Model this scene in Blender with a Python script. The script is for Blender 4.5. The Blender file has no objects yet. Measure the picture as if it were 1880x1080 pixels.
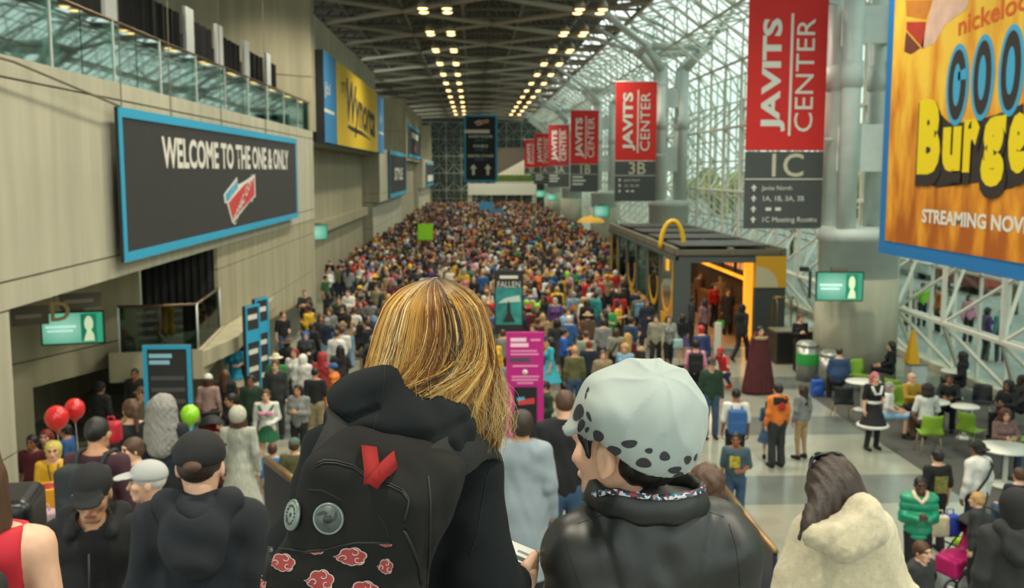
import bpy, bmesh, math, random
import numpy as np
from mathutils import Vector, Matrix
from mathutils.bvhtree import BVHTree

random.seed(7); RNG = np.random.default_rng(7)
SC = bpy.context.scene
COL = SC.collection
PI = math.pi

# ------------------------------------------------------------------ camera
F = 1880.0
CAM = np.array([0.0, 0.0, 5.9])
TH = math.atan(225 / F)
PSI = math.atan(70 / F * math.cos(TH))
cam_data = bpy.data.cameras.new('camera')
cam_data.lens = 36.0; cam_data.sensor_width = 36.0
cam_data.clip_start = 0.05; cam_data.clip_end = 900
cam_data.dof.use_dof = True
cam_data.dof.focus_distance = 1.85
cam_data.dof.aperture_fstop = 7.0
cam = bpy.data.objects.new('camera', cam_data)
cam.location = CAM; cam.rotation_euler = (PI / 2 - TH, 0, -PSI)
COL.objects.link(cam); SC.camera = cam

# ------------------------------------------------------------------ view, world
SC.view_settings.view_transform = 'Standard'
SC.view_settings.look = 'None'
SC.view_settings.gamma = 1.0
SC.view_settings.use_curve_mapping = False
SC.view_settings.exposure = 0.0
SC.cycles.max_bounces = 6; SC.cycles.diffuse_bounces = 3; SC.cycles.glossy_bounces = 3
SC.cycles.transparent_max_bounces = 12; SC.cycles.transmission_bounces = 4
SC.cycles.use_denoising = True
SC.cycles.caustics_reflective = False; SC.cycles.caustics_refractive = False
SC.cycles.sample_clamp_indirect = 4.0
W = bpy.data.worlds.new('overcast_sky'); SC.world = W; W.use_nodes = True
wn = W.node_tree; wn.nodes.clear()
wo = wn.nodes.new('ShaderNodeOutputWorld'); wb = wn.nodes.new('ShaderNodeBackground')
wt = wn.nodes.new('ShaderNodeTexCoord'); ws = wn.nodes.new('ShaderNodeSeparateXYZ')
wr = wn.nodes.new('ShaderNodeValToRGB')
wn.links.new(wt.outputs['Generated'], ws.inputs[0]); wn.links.new(ws.outputs['Z'], wr.inputs[0])
wr.color_ramp.elements[0].position = 0.0; wr.color_ramp.elements[0].color = (0.84, 0.93, 0.87, 1)
wr.color_ramp.elements[1].position = 0.7; wr.color_ramp.elements[1].color = (0.97, 1.07, 1.0, 1)
wn.links.new(wr.outputs[0], wb.inputs[0]); wb.inputs[1].default_value = 2.1
wn.links.new(wb.outputs[0], wo.inputs[0])

def area_light(name, loc, rot, sx, sy, power, col):
    l = bpy.data.lights.new(name, 'AREA'); l.shape = 'RECTANGLE'; l.size = sx; l.size_y = sy
    l.energy = power; l.color = col
    o = bpy.data.objects.new(name, l); o.location = loc; o.rotation_euler = rot; COL.objects.link(o)
    return o

# ------------------------------------------------------------------ pixel <-> place (measuring helpers)
_Fw = np.array([math.sin(PSI) * math.cos(TH), math.cos(PSI) * math.cos(TH), -math.sin(TH)])
_Rt = np.array([math.cos(PSI), -math.sin(PSI), 0])
_Up = np.cross(_Rt, _Fw)
def ray(u, v):
    return _Fw + _Rt * ((u - 940) / F) - _Up * ((v - 540) / F)
def P(u, v, d):                      # point seen at (u,v), d metres down the hall
    r = ray(u, v); return CAM + r * (d / r[1])
def GZ(u, v, z):                     # point seen at (u,v) on height z
    r = ray(u, v); return CAM + r * ((z - CAM[2]) / r[2])
def GX(u, v, x):
    r = ray(u, v); return CAM + r * ((x - CAM[0]) / r[0])

# ------------------------------------------------------------------ materials
def lin(h, a=1.0):
    if not isinstance(h, str): return (h[0], h[1], h[2], a)
    h = h.lstrip('#'); o = []
    for i in (0, 2, 4):
        c = int(h[i:i + 2], 16) / 255
        o.append(c / 12.92 if c <= .04045 else ((c + .055) / 1.055) ** 2.4)
    return (o[0], o[1], o[2], a)
_MATS = {}
def M(name, h, rough=.65, metal=0.0, var=0.0, scale=30.0, bump=0.0, bscale=None, emit=0.0, spec=.5, sheen=0.0, attr=None, stretch=None, detail=4):
    key = name
    if key in _MATS: return _MATS[key]
    m = bpy.data.materials.new(name); m.use_nodes = True; _MATS[key] = m
    nt = m.node_tree; b = nt.nodes['Principled BSDF']
    c = lin(h)
    b.inputs['Base Color'].default_value = c
    b.inputs['Roughness'].default_value = rough; b.inputs['Metallic'].default_value = metal
    b.inputs['Specular IOR Level'].default_value = spec
    if sheen: b.inputs['Sheen Weight'].default_value = sheen
    if emit:
        b.inputs['Emission Color'].default_value = c; b.inputs['Emission Strength'].default_value = emit
    m.diffuse_color = c
    src = None
    if attr:
        a = nt.nodes.new('ShaderNodeAttribute'); a.attribute_name = attr; src = a.outputs['Color']
        nt.links.new(src, b.inputs['Base Color'])
    if var or bump:
        tc = nt.nodes.new('ShaderNodeTexCoord'); mp = nt.nodes.new('ShaderNodeMapping')
        nt.links.new(tc.outputs['Object'], mp.inputs[0])
        if stretch: mp.inputs['Scale'].default_value = stretch
        n = nt.nodes.new('ShaderNodeTexNoise'); n.inputs['Scale'].default_value = scale; n.inputs['Detail'].default_value = detail
        nt.links.new(mp.outputs[0], n.inputs['Vector'])
        if var:
            mx = nt.nodes.new('ShaderNodeMix'); mx.data_type = 'RGBA'; mx.blend_type = 'MULTIPLY'
            mr = nt.nodes.new('ShaderNodeMapRange')
            mr.inputs['From Min'].default_value = .3; mr.inputs['From Max'].default_value = .7
            mr.inputs['To Min'].default_value = 1 - var; mr.inputs['To Max'].default_value = 1 + var * .4
            nt.links.new(n.outputs['Fac'], mr.inputs['Value'])
            cb = nt.nodes.new('ShaderNodeCombineColor')
            for k in range(3): nt.links.new(mr.outputs[0], cb.inputs[k])
            mx.inputs[0].default_value = 1
            if src: nt.links.new(src, mx.inputs[6])
            else: mx.inputs[6].default_value = c
            nt.links.new(cb.outputs[0], mx.inputs[7])
            nt.links.new(mx.outputs[2], b.inputs['Base Color'])
        if bump:
            bn = nt.nodes.new('ShaderNodeBump'); bn.inputs['Strength'].default_value = bump
            bn.inputs['Distance'].default_value = .01
            n2 = n
            if bscale:
                n2 = nt.nodes.new('ShaderNodeTexNoise'); n2.inputs['Scale'].default_value = bscale
                nt.links.new(mp.outputs[0], n2.inputs['Vector'])
            nt.links.new(n2.outputs['Fac'], bn.inputs['Height'])
            nt.links.new(bn.outputs[0], b.inputs['Normal'])
    return m
def glass(name, tint, gloss=.1, rough=.02):
    if name in _MATS: return _MATS[name]
    m = bpy.data.materials.new(name); m.use_nodes = True; _MATS[name] = m
    nt = m.node_tree; nt.nodes.clear()
    o = nt.nodes.new('ShaderNodeOutputMaterial'); mx = nt.nodes.new('ShaderNodeMixShader')
    t = nt.nodes.new('ShaderNodeBsdfTransparent'); g = nt.nodes.new('ShaderNodeBsdfGlossy')
    t.inputs[0].default_value = lin(tint); g.inputs['Roughness'].default_value = rough
    g.inputs[0].default_value = (.9, 1, .97, 1)
    mx.inputs[0].default_value = gloss
    nt.links.new(t.outputs[0], mx.inputs[1]); nt.links.new(g.outputs[0], mx.inputs[2]); nt.links.new(mx.outputs[0], o.inputs[0])
    return m

# ------------------------------------------------------------------ objects
def tag(o, label=None, cat=None, group=None, kind=None):
    if label: o['label'] = label
    if cat: o['category'] = cat
    if group: o['group'] = group
    if kind: o['kind'] = kind
    return o
def empty(name, loc=(0, 0, 0), rz=0, label=None, cat=None, group=None, scale=1):
    o = bpy.data.objects.new(name, None); o.location = loc; o.rotation_euler = (0, 0, rz)
    o.scale = (scale, scale, scale); o.empty_display_size = .1
    COL.objects.link(o); return tag(o, label, cat, group)
def link(name, me, mats, parent=None, smooth=None):
    o = bpy.data.objects.new(name, me)
    if mats is not None:
        for m in (mats if isinstance(mats, (list, tuple)) else [mats]): me.materials.append(m)
    COL.objects.link(o)
    if parent is not None: o.parent = parent
    return o
def shared(name, me, mat, parent, loc=None):          # several objects on one mesh, each with its own material
    o = bpy.data.objects.new(name, me); COL.objects.link(o); o.parent = parent
    if loc is not None: o.location = loc
    if mat is not None:
        if not me.materials: me.materials.append(mat)
        o.material_slots[0].link = 'OBJECT'; o.material_slots[0].material = mat
    return o
def mesh_np(name, v, f, smooth=True):
    me = bpy.data.meshes.new(name)
    me.from_pydata(np.asarray(v, dtype=float).tolist(), [], f.tolist() if hasattr(f, 'tolist') else f)
    if smooth: me.polygons.foreach_set('use_smooth', np.ones(len(me.polygons), dtype=bool))
    me.update(); return me

class MB:                                           # collects shapes into one mesh
    def __init__(s): s.v = []; s.f = []; s.mi = []; s.sm = []
    def add(s, v, f, mi=0, smooth=False):
        n = len(s.v); s.v += [tuple(map(float, p)) for p in v]; s.f += [tuple(n + i for i in q) for q in f]
        s.mi += [mi] * len(f); s.sm += [smooth] * len(f); return s
    def box(s, lo, hi, mi=0):
        x0, y0, z0 = lo; x1, y1, z1 = hi
        v = [(x0, y0, z0), (x1, y0, z0), (x1, y1, z0), (x0, y1, z0), (x0, y0, z1), (x1, y0, z1), (x1, y1, z1), (x0, y1, z1)]
        f = [(0, 3, 2, 1), (4, 5, 6, 7), (0, 1, 5, 4), (1, 2, 6, 5), (2, 3, 7, 6), (3, 0, 4, 7)]
        return s.add(v, f, mi)
    def cbox(s, c, size, mi=0):
        return s.box([c[i] - size[i] / 2 for i in range(3)], [c[i] + size[i] / 2 for i in range(3)], mi)
    def prism(s, pts, z0, z1, mi=0):                 # plan polygon (ccw) extruded in z
        n = len(pts)
        v = [(p[0], p[1], z0) for p in pts] + [(p[0], p[1], z1) for p in pts]
        f = [tuple(reversed(range(n))), tuple(range(n, 2 * n))] + [(i, (i + 1) % n, n + (i + 1) % n, n + i) for i in range(n)]
        return s.add(v, f, mi)
    def tube(s, a, b, r, n=8, r2=None, mi=0, cap=True):
        a = np.asarray(a, float); b = np.asarray(b, float); d = b - a; L = np.linalg.norm(d)
        if L < 1e-9: return s
        d = d / L; t = np.array([0, 0, 1.]) if abs(d[2]) < .9 else np.array([1., 0, 0])
        x = np.cross(d, t); x /= np.linalg.norm(x); y = np.cross(d, x)
        r2 = r if r2 is None else r2
        an = [2 * PI * i / n for i in range(n)]
        v = [a + (x * math.cos(t_) + y * math.sin(t_)) * r for t_ in an] + [b + (x * math.cos(t_) + y * math.sin(t_)) * r2 for t_ in an]
        f = [(i, n + i, n + (i + 1) % n, (i + 1) % n) for i in range(n)]
        if cap: f += [tuple(range(n)), tuple(reversed(range(n, 2 * n)))]
        return s.add(v, f, mi, n > 6)
    def path(s, pts, r, n=8, mi=0, closed=False):
        m = len(pts)
        P_ = [np.asarray(p, float) for p in pts]; rings = []; up = None
        for i in range(m):
            if closed: d = P_[(i + 1) % m] - P_[i - 1]
            else: d = P_[min(i + 1, m - 1)] - P_[max(i - 1, 0)]
            d /= (np.linalg.norm(d) + 1e-12)
            if up is None:
                t = np.array([0, 0, 1.]) if abs(d[2]) < .9 else np.array([1., 0, 0]); up = np.cross(d, t)
            up = up - d * np.dot(up, d); up /= (np.linalg.norm(up) + 1e-12); w = np.cross(d, up)
            rr = r[i] if hasattr(r, '__len__') else r
            rings.append([P_[i] + (up * math.cos(2 * PI * k / n) + w * math.sin(2 * PI * k / n)) * rr for k in range(n)])
        v = [p for g in rings for p in g]; f = []
        for i in range(m if closed else m - 1):
            j = (i + 1) % m
            for k in range(n): f.append((i * n + k, i * n + (k + 1) % n, j * n + (k + 1) % n, j * n + k))
        if not closed: f += [tuple(reversed(range(n))), tuple(range((m - 1) * n, m * n))]
        return s.add(v, f, mi, True)
    def lathe(s, prof, n=24, c=(0, 0, 0), mi=0, sm=True):
        v = []; f = []
        for r, z in prof:
            for k in range(n): v.append((c[0] + r * math.cos(2 * PI * k / n), c[1] + r * math.sin(2 * PI * k / n), c[2] + z))
        for i in range(len(prof) - 1):
            for k in range(n): f.append((i * n + k, i * n + (k + 1) % n, (i + 1) * n + (k + 1) % n, (i + 1) * n + k))
        f += [tuple(reversed(range(n))), tuple(range((len(prof) - 1) * n, len(prof) * n))]
        return s.add(v, f, mi, sm)
    def ball(s, c, r, n=12, m=8, mi=0):
        r = r if hasattr(r, '__len__') else (r, r, r); v = [(c[0], c[1], c[2] - r[2])]; f = []
        for i in range(1, m):
            th = PI * i / m
            for k in range(n): v.append((c[0] + r[0] * math.sin(th) * math.cos(2 * PI * k / n), c[1] + r[1] * math.sin(th) * math.sin(2 * PI * k / n), c[2] - r[2] * math.cos(th)))
        v.append((c[0], c[1], c[2] + r[2])); e = len(v) - 1
        for k in range(n):
            f.append((0, 1 + (k + 1) % n, 1 + k)); f.append((e, 1 + (m - 2) * n + k, 1 + (m - 2) * n + (k + 1) % n))
        for i in range(m - 2):
            for k in range(n): f.append((1 + i * n + k, 1 + i * n + (k + 1) % n, 1 + (i + 1) * n + (k + 1) % n, 1 + (i + 1) * n + k))
        return s.add(v, f, mi, True)
    def quad(s, a, b, c, d, mi=0): return s.add([a, b, c, d], [(0, 1, 2, 3)], mi)
    def poly(s, pts, t=.002, mi=0):                   # xy outline given a small thickness
        n = len(pts)
        return s.add([(p[0], p[1], 0) for p in pts] + [(p[0], p[1], t) for p in pts],
                     [tuple(reversed(range(n))), tuple(range(n, 2 * n))] + [(i, (i + 1) % n, n + (i + 1) % n, n + i) for i in range(n)], mi)
    def mesh(s, name):
        me = bpy.data.meshes.new(name); me.from_pydata(s.v, [], s.f)
        me.polygons.foreach_set('material_index', s.mi); me.polygons.foreach_set('use_smooth', s.sm); me.update(); return me
    def build(s, name, mats, parent=None, loc=None):
        o = link(name, s.mesh(name), mats, parent)
        if loc is not None: o.location = loc
        return o
def frame(o, c, right, up):                           # local x=right, y=up, z=normal
    r = Vector(right).normalized(); u = Vector(up).normalized(); n = r.cross(u)
    o.matrix_world = Matrix(((r.x, u.x, n.x, c[0]), (r.y, u.y, n.y, c[1]), (r.z, u.z, n.z, c[2]), (0, 0, 0, 1)))
    return o
def text(s, h, mat, parent, x, y, z=.0, rot=0, bold=0.0, ext=.006, ax='CENTER', name='lettering', w=None, shear=0.0, sp=1.0):
    cu = bpy.data.curves.new('t', 'FONT'); cu.body = s; cu.size = 1.0; cu.align_x = ax; cu.align_y = 'CENTER'
    cu.offset = bold; cu.extrude = 0; cu.shear = shear; cu.space_character = sp; cu.resolution_u = 3
    o = bpy.data.objects.new('t', cu); COL.objects.link(o)
    dg = bpy.context.evaluated_depsgraph_get(); me = bpy.data.meshes.new_from_object(o.evaluated_get(dg))
    bpy.data.objects.remove(o); bpy.data.curves.remove(cu)
    n = len(me.vertices)
    if n == 0: return None
    a = np.zeros(n * 3); me.vertices.foreach_get('co', a); a = a.reshape(-1, 3)
    cap = a[:, 1].max() - a[:, 1].min()
    if len(s) == 1 or s.upper() == s and ',' not in s: k = h / cap; a[:, 1] -= (a[:, 1].max() + a[:, 1].min()) / 2
    else: k = h / .73
    wx = a[:, 0].max() - a[:, 0].min()
    kx = (w / wx) if w else k
    if ax == 'CENTER': a[:, 0] -= (a[:, 0].max() + a[:, 0].min()) / 2
    a[:, 0] *= kx; a[:, 1] *= k; a[:, 2] = 0
    c, sn = math.cos(rot), math.sin(rot)
    b = np.empty_like(a); b[:, 0] = c * a[:, 0] - sn * a[:, 1]; b[:, 1] = sn * a[:, 0] + c * a[:, 1]; b[:, 2] = ext
    me.vertices.foreach_set('co', b.ravel()); me.name = name; me.materials.clear(); me.update()
    ob = link(name, me, mat, parent); ob.location = (x, y, z)
    return ob
# ------------------------------------------------------------------ smooth solids: round cones and ellipsoids blended, then meshed
def _V(p): return np.asarray(p, dtype=np.float32)
def cone(a, b, ra, rb=None, k=.03, fl=(1, 1, 1)): return ('c', _V(a), _V(b), ra, ra if rb is None else rb, k, _V(fl))
def ell(c, r, k=.03, R=None): return ('e', _V(c), _V(r), k, None if R is None else np.asarray(R, dtype=np.float32))
def rbox(c, hs, r, k=.02, R=None): return ('b', _V(c), _V(hs), r, k, None if R is None else np.asarray(R, dtype=np.float32))
def neg(p): return ('-', p)
def _bb(p):
    if p[0] == '-': return _bb(p[1])
    if p[0] == 'c':
        r = max(p[3], p[4]) * p[6]; return np.minimum(p[1], p[2]) - r, np.maximum(p[1], p[2]) + r
    if p[0] == 'e':
        r = p[2] if p[4] is None else np.full(3, p[2].max()); return p[1] - r, p[1] + r
    r = p[2] if p[5] is None else np.full(3, np.linalg.norm(p[2])); return p[1] - r - p[3], p[1] + r + p[3]
def _ev(p, X):
    if p[0] == 'c':
        fl = p[6]; q = (X - p[1]) / fl; ba = (p[2] - p[1]) / fl; L = float(ba @ ba) + 1e-12
        t = np.clip((q @ ba) / L, 0, 1)
        return (np.linalg.norm(q - t[..., None] * ba, axis=-1) - (p[3] + (p[4] - p[3]) * t)) * float(fl.min())
    if p[0] == 'e':
        q = X - p[1]
        if p[4] is not None: q = q @ p[4]
        k0 = np.linalg.norm(q / p[2], axis=-1); k1 = np.linalg.norm(q / (p[2] * p[2]), axis=-1) + 1e-9
        return k0 * (k0 - 1) / k1
    q = X - p[1]
    if p[5] is not None: q = q @ p[5]
    q = np.abs(q) - p[2]
    return np.linalg.norm(np.maximum(q, 0), axis=-1) + np.minimum(q.max(-1), 0) - p[3]
def solid(prims, h, cuts=(), disp=None):
    lo = np.full(3, 1e9); hi = -lo
    for p in prims:
        if p[0] == '-': continue
        a, b = _bb(p); lo = np.minimum(lo, a); hi = np.maximum(hi, b)
    lo = lo - 2.5 * h; hi = hi + 2.5 * h
    n = np.ceil((hi - lo) / h).astype(int) + 1
    ax = [(lo[i] + h * np.arange(n[i])).astype(np.float32) for i in range(3)]
    D = np.full(n, .5, np.float32)
    for p in prims:
        sub = p[0] == '-'; q = p[1] if sub else p
        k = {'c': 5, 'e': 3, 'b': 4}[q[0]]; k = q[k]
        a, b = _bb(q); pad = 2 * h + k * 1.2
        i0 = np.clip(np.floor((a - pad - lo) / h).astype(int), 0, n); i1 = np.clip(np.ceil((b + pad - lo) / h).astype(int) + 1, 0, n)
        if (i1 <= i0).any(): continue
        sl = tuple(slice(i0[j], i1[j]) for j in range(3))
        X = np.stack(np.meshgrid(*[ax[j][sl[j]] for j in range(3)], indexing='ij'), -1)
        d = _ev(q, X); o = D[sl]
        if sub:
            d = -d; hh = np.maximum(k - np.abs(o - d), 0) / max(k, 1e-6); D[sl] = np.maximum(o, d) + hh * hh * k * .25
        else:
            hh = np.maximum(k - np.abs(o - d), 0) / max(k, 1e-6); D[sl] = np.minimum(o, d) - hh * hh * k * .25
    if cuts or disp:
        X = np.stack(np.meshgrid(*ax, indexing='ij'), -1)
        if disp: D = D + disp(X).astype(np.float32)
        for c in cuts: D = np.maximum(D, c(X).astype(np.float32))
    return nets(D, lo, h)
_ED = [((0, 0, 0), (1, 0, 0)), ((0, 1, 0), (1, 1, 0)), ((0, 0, 1), (1, 0, 1)), ((0, 1, 1), (1, 1, 1)),
       ((0, 0, 0), (0, 1, 0)), ((1, 0, 0), (1, 1, 0)), ((0, 0, 1), (0, 1, 1)), ((1, 0, 1), (1, 1, 1)),
       ((0, 0, 0), (0, 0, 1)), ((1, 0, 0), (1, 0, 1)), ((0, 1, 0), (0, 1, 1)), ((1, 1, 0), (1, 1, 1))]
def nets(D, lo, h):
    D[0] = D[-1] = .1; D[:, 0] = D[:, -1] = .1; D[:, :, 0] = D[:, :, -1] = .1
    n = np.array(D.shape); s = D < 0; m = n - 1
    cnt = np.zeros(m, np.int8); acc = np.zeros((*m, 3), np.float32)
    g = lambda A, o: A[o[0]:o[0] + m[0], o[1]:o[1] + m[1], o[2]:o[2] + m[2]]
    for a, b in _ED:
        cr = g(s, a) != g(s, b); ii = np.nonzero(cr)
        da = g(D, a)[ii]; db = g(D, b)[ii]; t = da / (da - db)
        A = np.array(a, np.float32); B = np.array(b, np.float32)
        acc[ii] += A + (B - A) * t[:, None]; cnt[ii] += 1
    act = cnt > 0; idx = np.full(m, -1, np.int64); ii = np.nonzero(act); idx[ii] = np.arange(len(ii[0]))
    v = lo + h * (np.stack(ii, -1) + acc[ii] / cnt[ii][:, None])
    F_ = []
    for ax_ in range(3):
        u, w = (ax_ + 1) % 3, (ax_ + 2) % 3
        sl0 = [slice(1, -1)] * 3; sl0[ax_] = slice(0, -1); sl1 = list(sl0); sl1[ax_] = slice(1, None)
        s0 = s[tuple(sl0)]; s1 = s[tuple(sl1)]
        c = np.stack(np.nonzero(s0 != s1), -1)
        if not len(c): continue
        flip = s1[tuple(c.T)]
        c = c.copy(); c[:, u] += 1; c[:, w] += 1
        def at(du, dw):
            q = c.copy(); q[:, u] -= du; q[:, w] -= dw; return idx[tuple(q.T)]
        q = np.stack([at(1, 1), at(0, 1), at(0, 0), at(1, 0)], -1)
        q[flip] = q[flip][:, ::-1]; F_.append(q)
    f = np.concatenate(F_); f = f[(f >= 0).all(1)]
    return v, f
def smesh(name, prims, h, cuts=(), disp=None):
    v, f = solid(prims, h, cuts, disp); return mesh_np(name, v, f)
def rotm(rx=0, ry=0, rz=0):
    return np.array((Matrix.Rotation(rz, 3, 'Z') @ Matrix.Rotation(ry, 3, 'Y') @ Matrix.Rotation(rx, 3, 'X')))
def folds(amp, f=38, seed=0):
    k = f / 38
    def d(X):
        x, y, z = X[..., 0] * k, X[..., 1] * k, X[..., 2] * k
        a = np.sin(13 * z + 17 * x + 3.1 * np.sin(9 * x - 7 * z + seed)) * np.sin(12 * x - 9 * z + 11 * y + seed)
        b = np.sin(27 * z - 22 * x + 2.5 * np.sin(17 * x + 11 * y + seed * 2)) * np.sin(19 * x + 8 * z + 14 * y + 1 + seed)
        return amp * (a + .6 * b)
    return d
# ------------------------------------------------------------------ figures, 1.70 m, standing at the origin, facing -y
def joints(pose='stand'):
    J = dict(head=(0, -.012, 1.585), nk=(0, .015, 1.47), sh=[(-.17, .015, 1.40), (.17, .015, 1.40)], el=[(-.215, .035, 1.12), (.215, .035, 1.12)],
             wr=[(-.235, -.03, .885), (.235, -.03, .885)], hd=[(-.01, -.12, -1), (.01, -.12, -1)], hip=[(-.085, .01, .90), (.085, .01, .90)],
             kn=[(-.10, -.015, .49), (.10, -.015, .49)], an=[(-.105, .025, .09), (.105, .025, .09)], toe=[(-.02, -1, 0), (.02, -1, 0)], dz=0.0, lean=0.0)
    if pose == 'bent':
        J['el'][1] = (.22, .05, 1.13); J['wr'][1] = (.12, -.19, 1.08); J['hd'][1] = (-.5, -.8, .25)
        J['kn'][0] = (-.11, -.05, .49); J['an'][0] = (-.15, -.02, .09)
    elif pose == 'phone':
        for i, s in ((0, -1), (1, 1)): J['el'][i] = (s * .20, .0, 1.12); J['wr'][i] = (s * .06, -.24, 1.17); J['hd'][i] = (-s * .25, -.8, .5)
    elif pose == 'cross':
        J['el'] = [(-.235, -.03, 1.14), (.235, -.03, 1.14)]; J['wr'] = [(.03, -.20, 1.12), (-.03, -.185, 1.18)]; J['hd'] = [(1, -.1, .05), (-1, -.05, .05)]
    elif pose == 'walk':
        J['el'] = [(-.215, .09, 1.13), (.215, -.03, 1.12)]; J['wr'] = [(-.22, .08, .90), (.22, -.18, .93)]
        J['kn'] = [(-.09, -.16, .51), (.095, .03, .48)]; J['an'] = [(-.09, -.20, .10), (.095, .30, .14)]; J['toe'] = [(0, -1, .1), (0, -1, -.5)]
    elif pose == 'hips':
        for i, s in ((0, -1), (1, 1)): J['el'][i] = (s * .33, .06, 1.17); J['wr'][i] = (s * .17, -.05, 1.0); J['hd'][i] = (-s * .6, -.5, -.5)
    elif pose == 'strap':
        J['el'][0] = (-.225, -.02, 1.15); J['wr'][0] = (-.13, -.17, 1.28); J['hd'][0] = (.3, -.3, .9)
    elif pose == 'up':
        J['el'][1] = (.27, -.10, 1.50); J['wr'][1] = (.20, -.18, 1.72); J['hd'][1] = (-.1, -.1, 1)
    elif pose in ('sit', 'sittable'):
        J['dz'] = -.42
        for i, s in ((0, -1), (1, 1)):
            J['kn'][i] = (s * .12, -.42, .54); J['an'][i] = (s * .12, -.40, .09)
            if pose == 'sittable': J['el'][i] = (s * .23, -.12, .74); J['wr'][i] = (s * .10, -.32, .77); J['hd'][i] = (-s * .4, -.9, 0)
            else: J['el'][i] = (s * .24, -.0, .72); J['wr'][i] = (s * .13, -.24, .62); J['hd'][i] = (-s * .2, -1, -.1)
    elif pose == 'crouch':
        J['dz'] = -.52; J['lean'] = .35
        J['kn'] = [(-.18, -.36, .50), (.20, -.30, .46)]; J['an'] = [(-.15, -.12, .09), (.17, .02, .12)]
        J['el'] = [(-.26, -.30, .70), (.30, -.28, .78)]; J['wr'] = [(-.22, -.50, .62), (.42, -.46, .72)]; J['hd'] = [(0, -1, -.2), (.8, -.6, 0)]
    dz = J['dz']; ln = J['lean']
    mv = lambda p: (p[0], p[1] - ln * max(0, (p[2] - .9)) * .9, p[2] + dz - ln * ln * .3 * max(0, (p[2] - .9)))
    if dz or ln:
        J['head'] = mv(J['head']); J['nk'] = mv(J['nk']); J['sh'] = [mv(p) for p in J['sh']]; J['hip'] = [mv(p) for p in J['hip']]
    J['mv'] = mv
    return J
def hand_prims(w, d, side, s=1.0, curl=.5, palm=None):
    w = np.asarray(w, float); d = np.asarray(d, float); d = d / np.linalg.norm(d)
    t = np.array([0, -1., 0]) if abs(d[1]) < .8 else np.array([0, 0, 1.])
    if palm is None: palm = np.array([-side, 0, 0.]) if abs(d[0]) < .7 else np.array([0, 1., 0])
    n = palm - d * (palm @ d); n /= np.linalg.norm(n); a = np.cross(n, d); a /= np.linalg.norm(a)
    if a @ t < 0: a = -a                              # a points to the thumb side
    out = [cone(w - d * .03 * s, w + d * .02 * s, .024 * s, .026 * s, .01)]
    for o in (-.026, -.009, .009, .024): out.append(cone(w + d * .02 * s + a * o * .6 * s, w + d * .085 * s + a * o * s, .014 * s, .011 * s, .012))
    for o, L in ((-.029, .055), (-.010, .072), (.009, .078), (.026, .068)):
        b = w + d * .085 * s + a * o * s; m = b + (d * math.cos(curl * .6) + n * math.sin(curl * .6)) * L * .5 * s
        e = m + (d * math.cos(curl * 1.5) + n * math.sin(curl * 1.5)) * L * .55 * s
        out += [cone(b, m, .0095 * s, .0085 * s, .005), cone(m, e, .0085 * s, .007 * s, .005)]
    b = w + d * .025 * s + a * .022 * s; m = b + (d * .6 + a * .65 + n * .3) * .045 * s; e = m + (d * .85 + a * .1 + n * .5) * .035 * s
    out += [cone(b, m, .013 * s, .010 * s, .008), cone(m, e, .010 * s, .008 * s, .005)]
    return out
def head_prims(c, k=1.0, f=1.0):
    c = np.asarray(c, float); o = lambda x, y, z: c + np.array([x, y, z]) * k
    P_ = [ell(o(0, .012, .030), np.array([.076, .096, .088]) * k, .03), ell(o(0, -.018, -.035), np.array([.060, .072, .080]) * k, .03),
          cone(o(-.022, -.060, -.088), o(.022, -.060, -.088), .022 * k, None, .025), cone(o(0, -.088, .012), o(0, -.106, -.030), .009 * k, .014 * k, .012),
          cone(o(-.04, -.078, .034), o(.04, -.078, .034), .013 * k, None, .02), cone(o(-.016, -.090, -.058), o(.016, -.090, -.058), .009 * k, None, .012),
          cone(o(-.045, -.062, -.015), o(-.040, -.060, -.02), .022 * k, None, .02), cone(o(.045, -.062, -.015), o(.040, -.060, -.02), .022 * k, None, .02)]
    for s in (-1, 1): P_.append(ell(o(s * .078, .012, -.005), np.array([.010, .018, .031]) * k, .008))
    return P_
def limb_prims(J, g=0.0, arms=True, upto=1.0, k=.03):
    out = []
    if arms:
        for i in (0, 1):
            s, e, w = (np.array(J[q][i]) for q in ('sh', 'el', 'wr'))
            out.append(cone(s, e, .048 + g, .039 + g, k))
            if upto > .6: out.append(cone(e, w if upto >= 1 else e + (w - e) * (upto - .6) / .4, .039 + g, (.026 if upto >= 1 else .036) + g, k))
    return out
def torso_prims(J, g=0.0, b='m', k=.06, belly=0.0):
    mv = J['mv']; sw = 1.0 if b == 'm' else .92
    sl, sr = np.array(J['sh'][0]), np.array(J['sh'][1])
    ch = np.array(mv((0, .01, 1.29))); wa = np.array(mv((0, .005, 1.06))); pe = np.array(mv((0, .012, .93)))
    hw = {'m': 1.10, 'f': 1.18}[b]
    out = [cone((sl + ch) / 2 * np.array([1, 1, 0]) + np.array([0, 0, sl[2] - .02]), (sr + ch) / 2 * np.array([1, 1, 0]) + np.array([0, 0, sr[2] - .05]), .072 + g, None, k),
           cone(np.array(mv((-.02, .018, 1.425))), sl - np.array([0, 0, .006]), .055 + g * .8, .043 + g * .8, k * .7), cone(np.array(mv((.02, .018, 1.425))), sr - np.array([0, 0, .006]), .055 + g * .8, .043 + g * .8, k * .7),
           cone(ch, wa, .125 + g, (.112 if b == 'm' else .102) + g + belly, k, (1.18 * sw, .80, 1)), cone(wa, pe, (.112 if b == 'm' else .102) + g + belly, .128 + g, k, (hw, .82, 1)),
           cone(np.array(mv((0, .02, 1.36))), np.array(mv((0, .02, 1.43))), .075 + g, .058 + g, k)]
    if b == 'f': out += [ell(np.array(mv((s * .07, -.085, 1.25))), (.068 + g, .055 + g, .065 + g), .04) for s in (-1, 1)]
    return out
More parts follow.
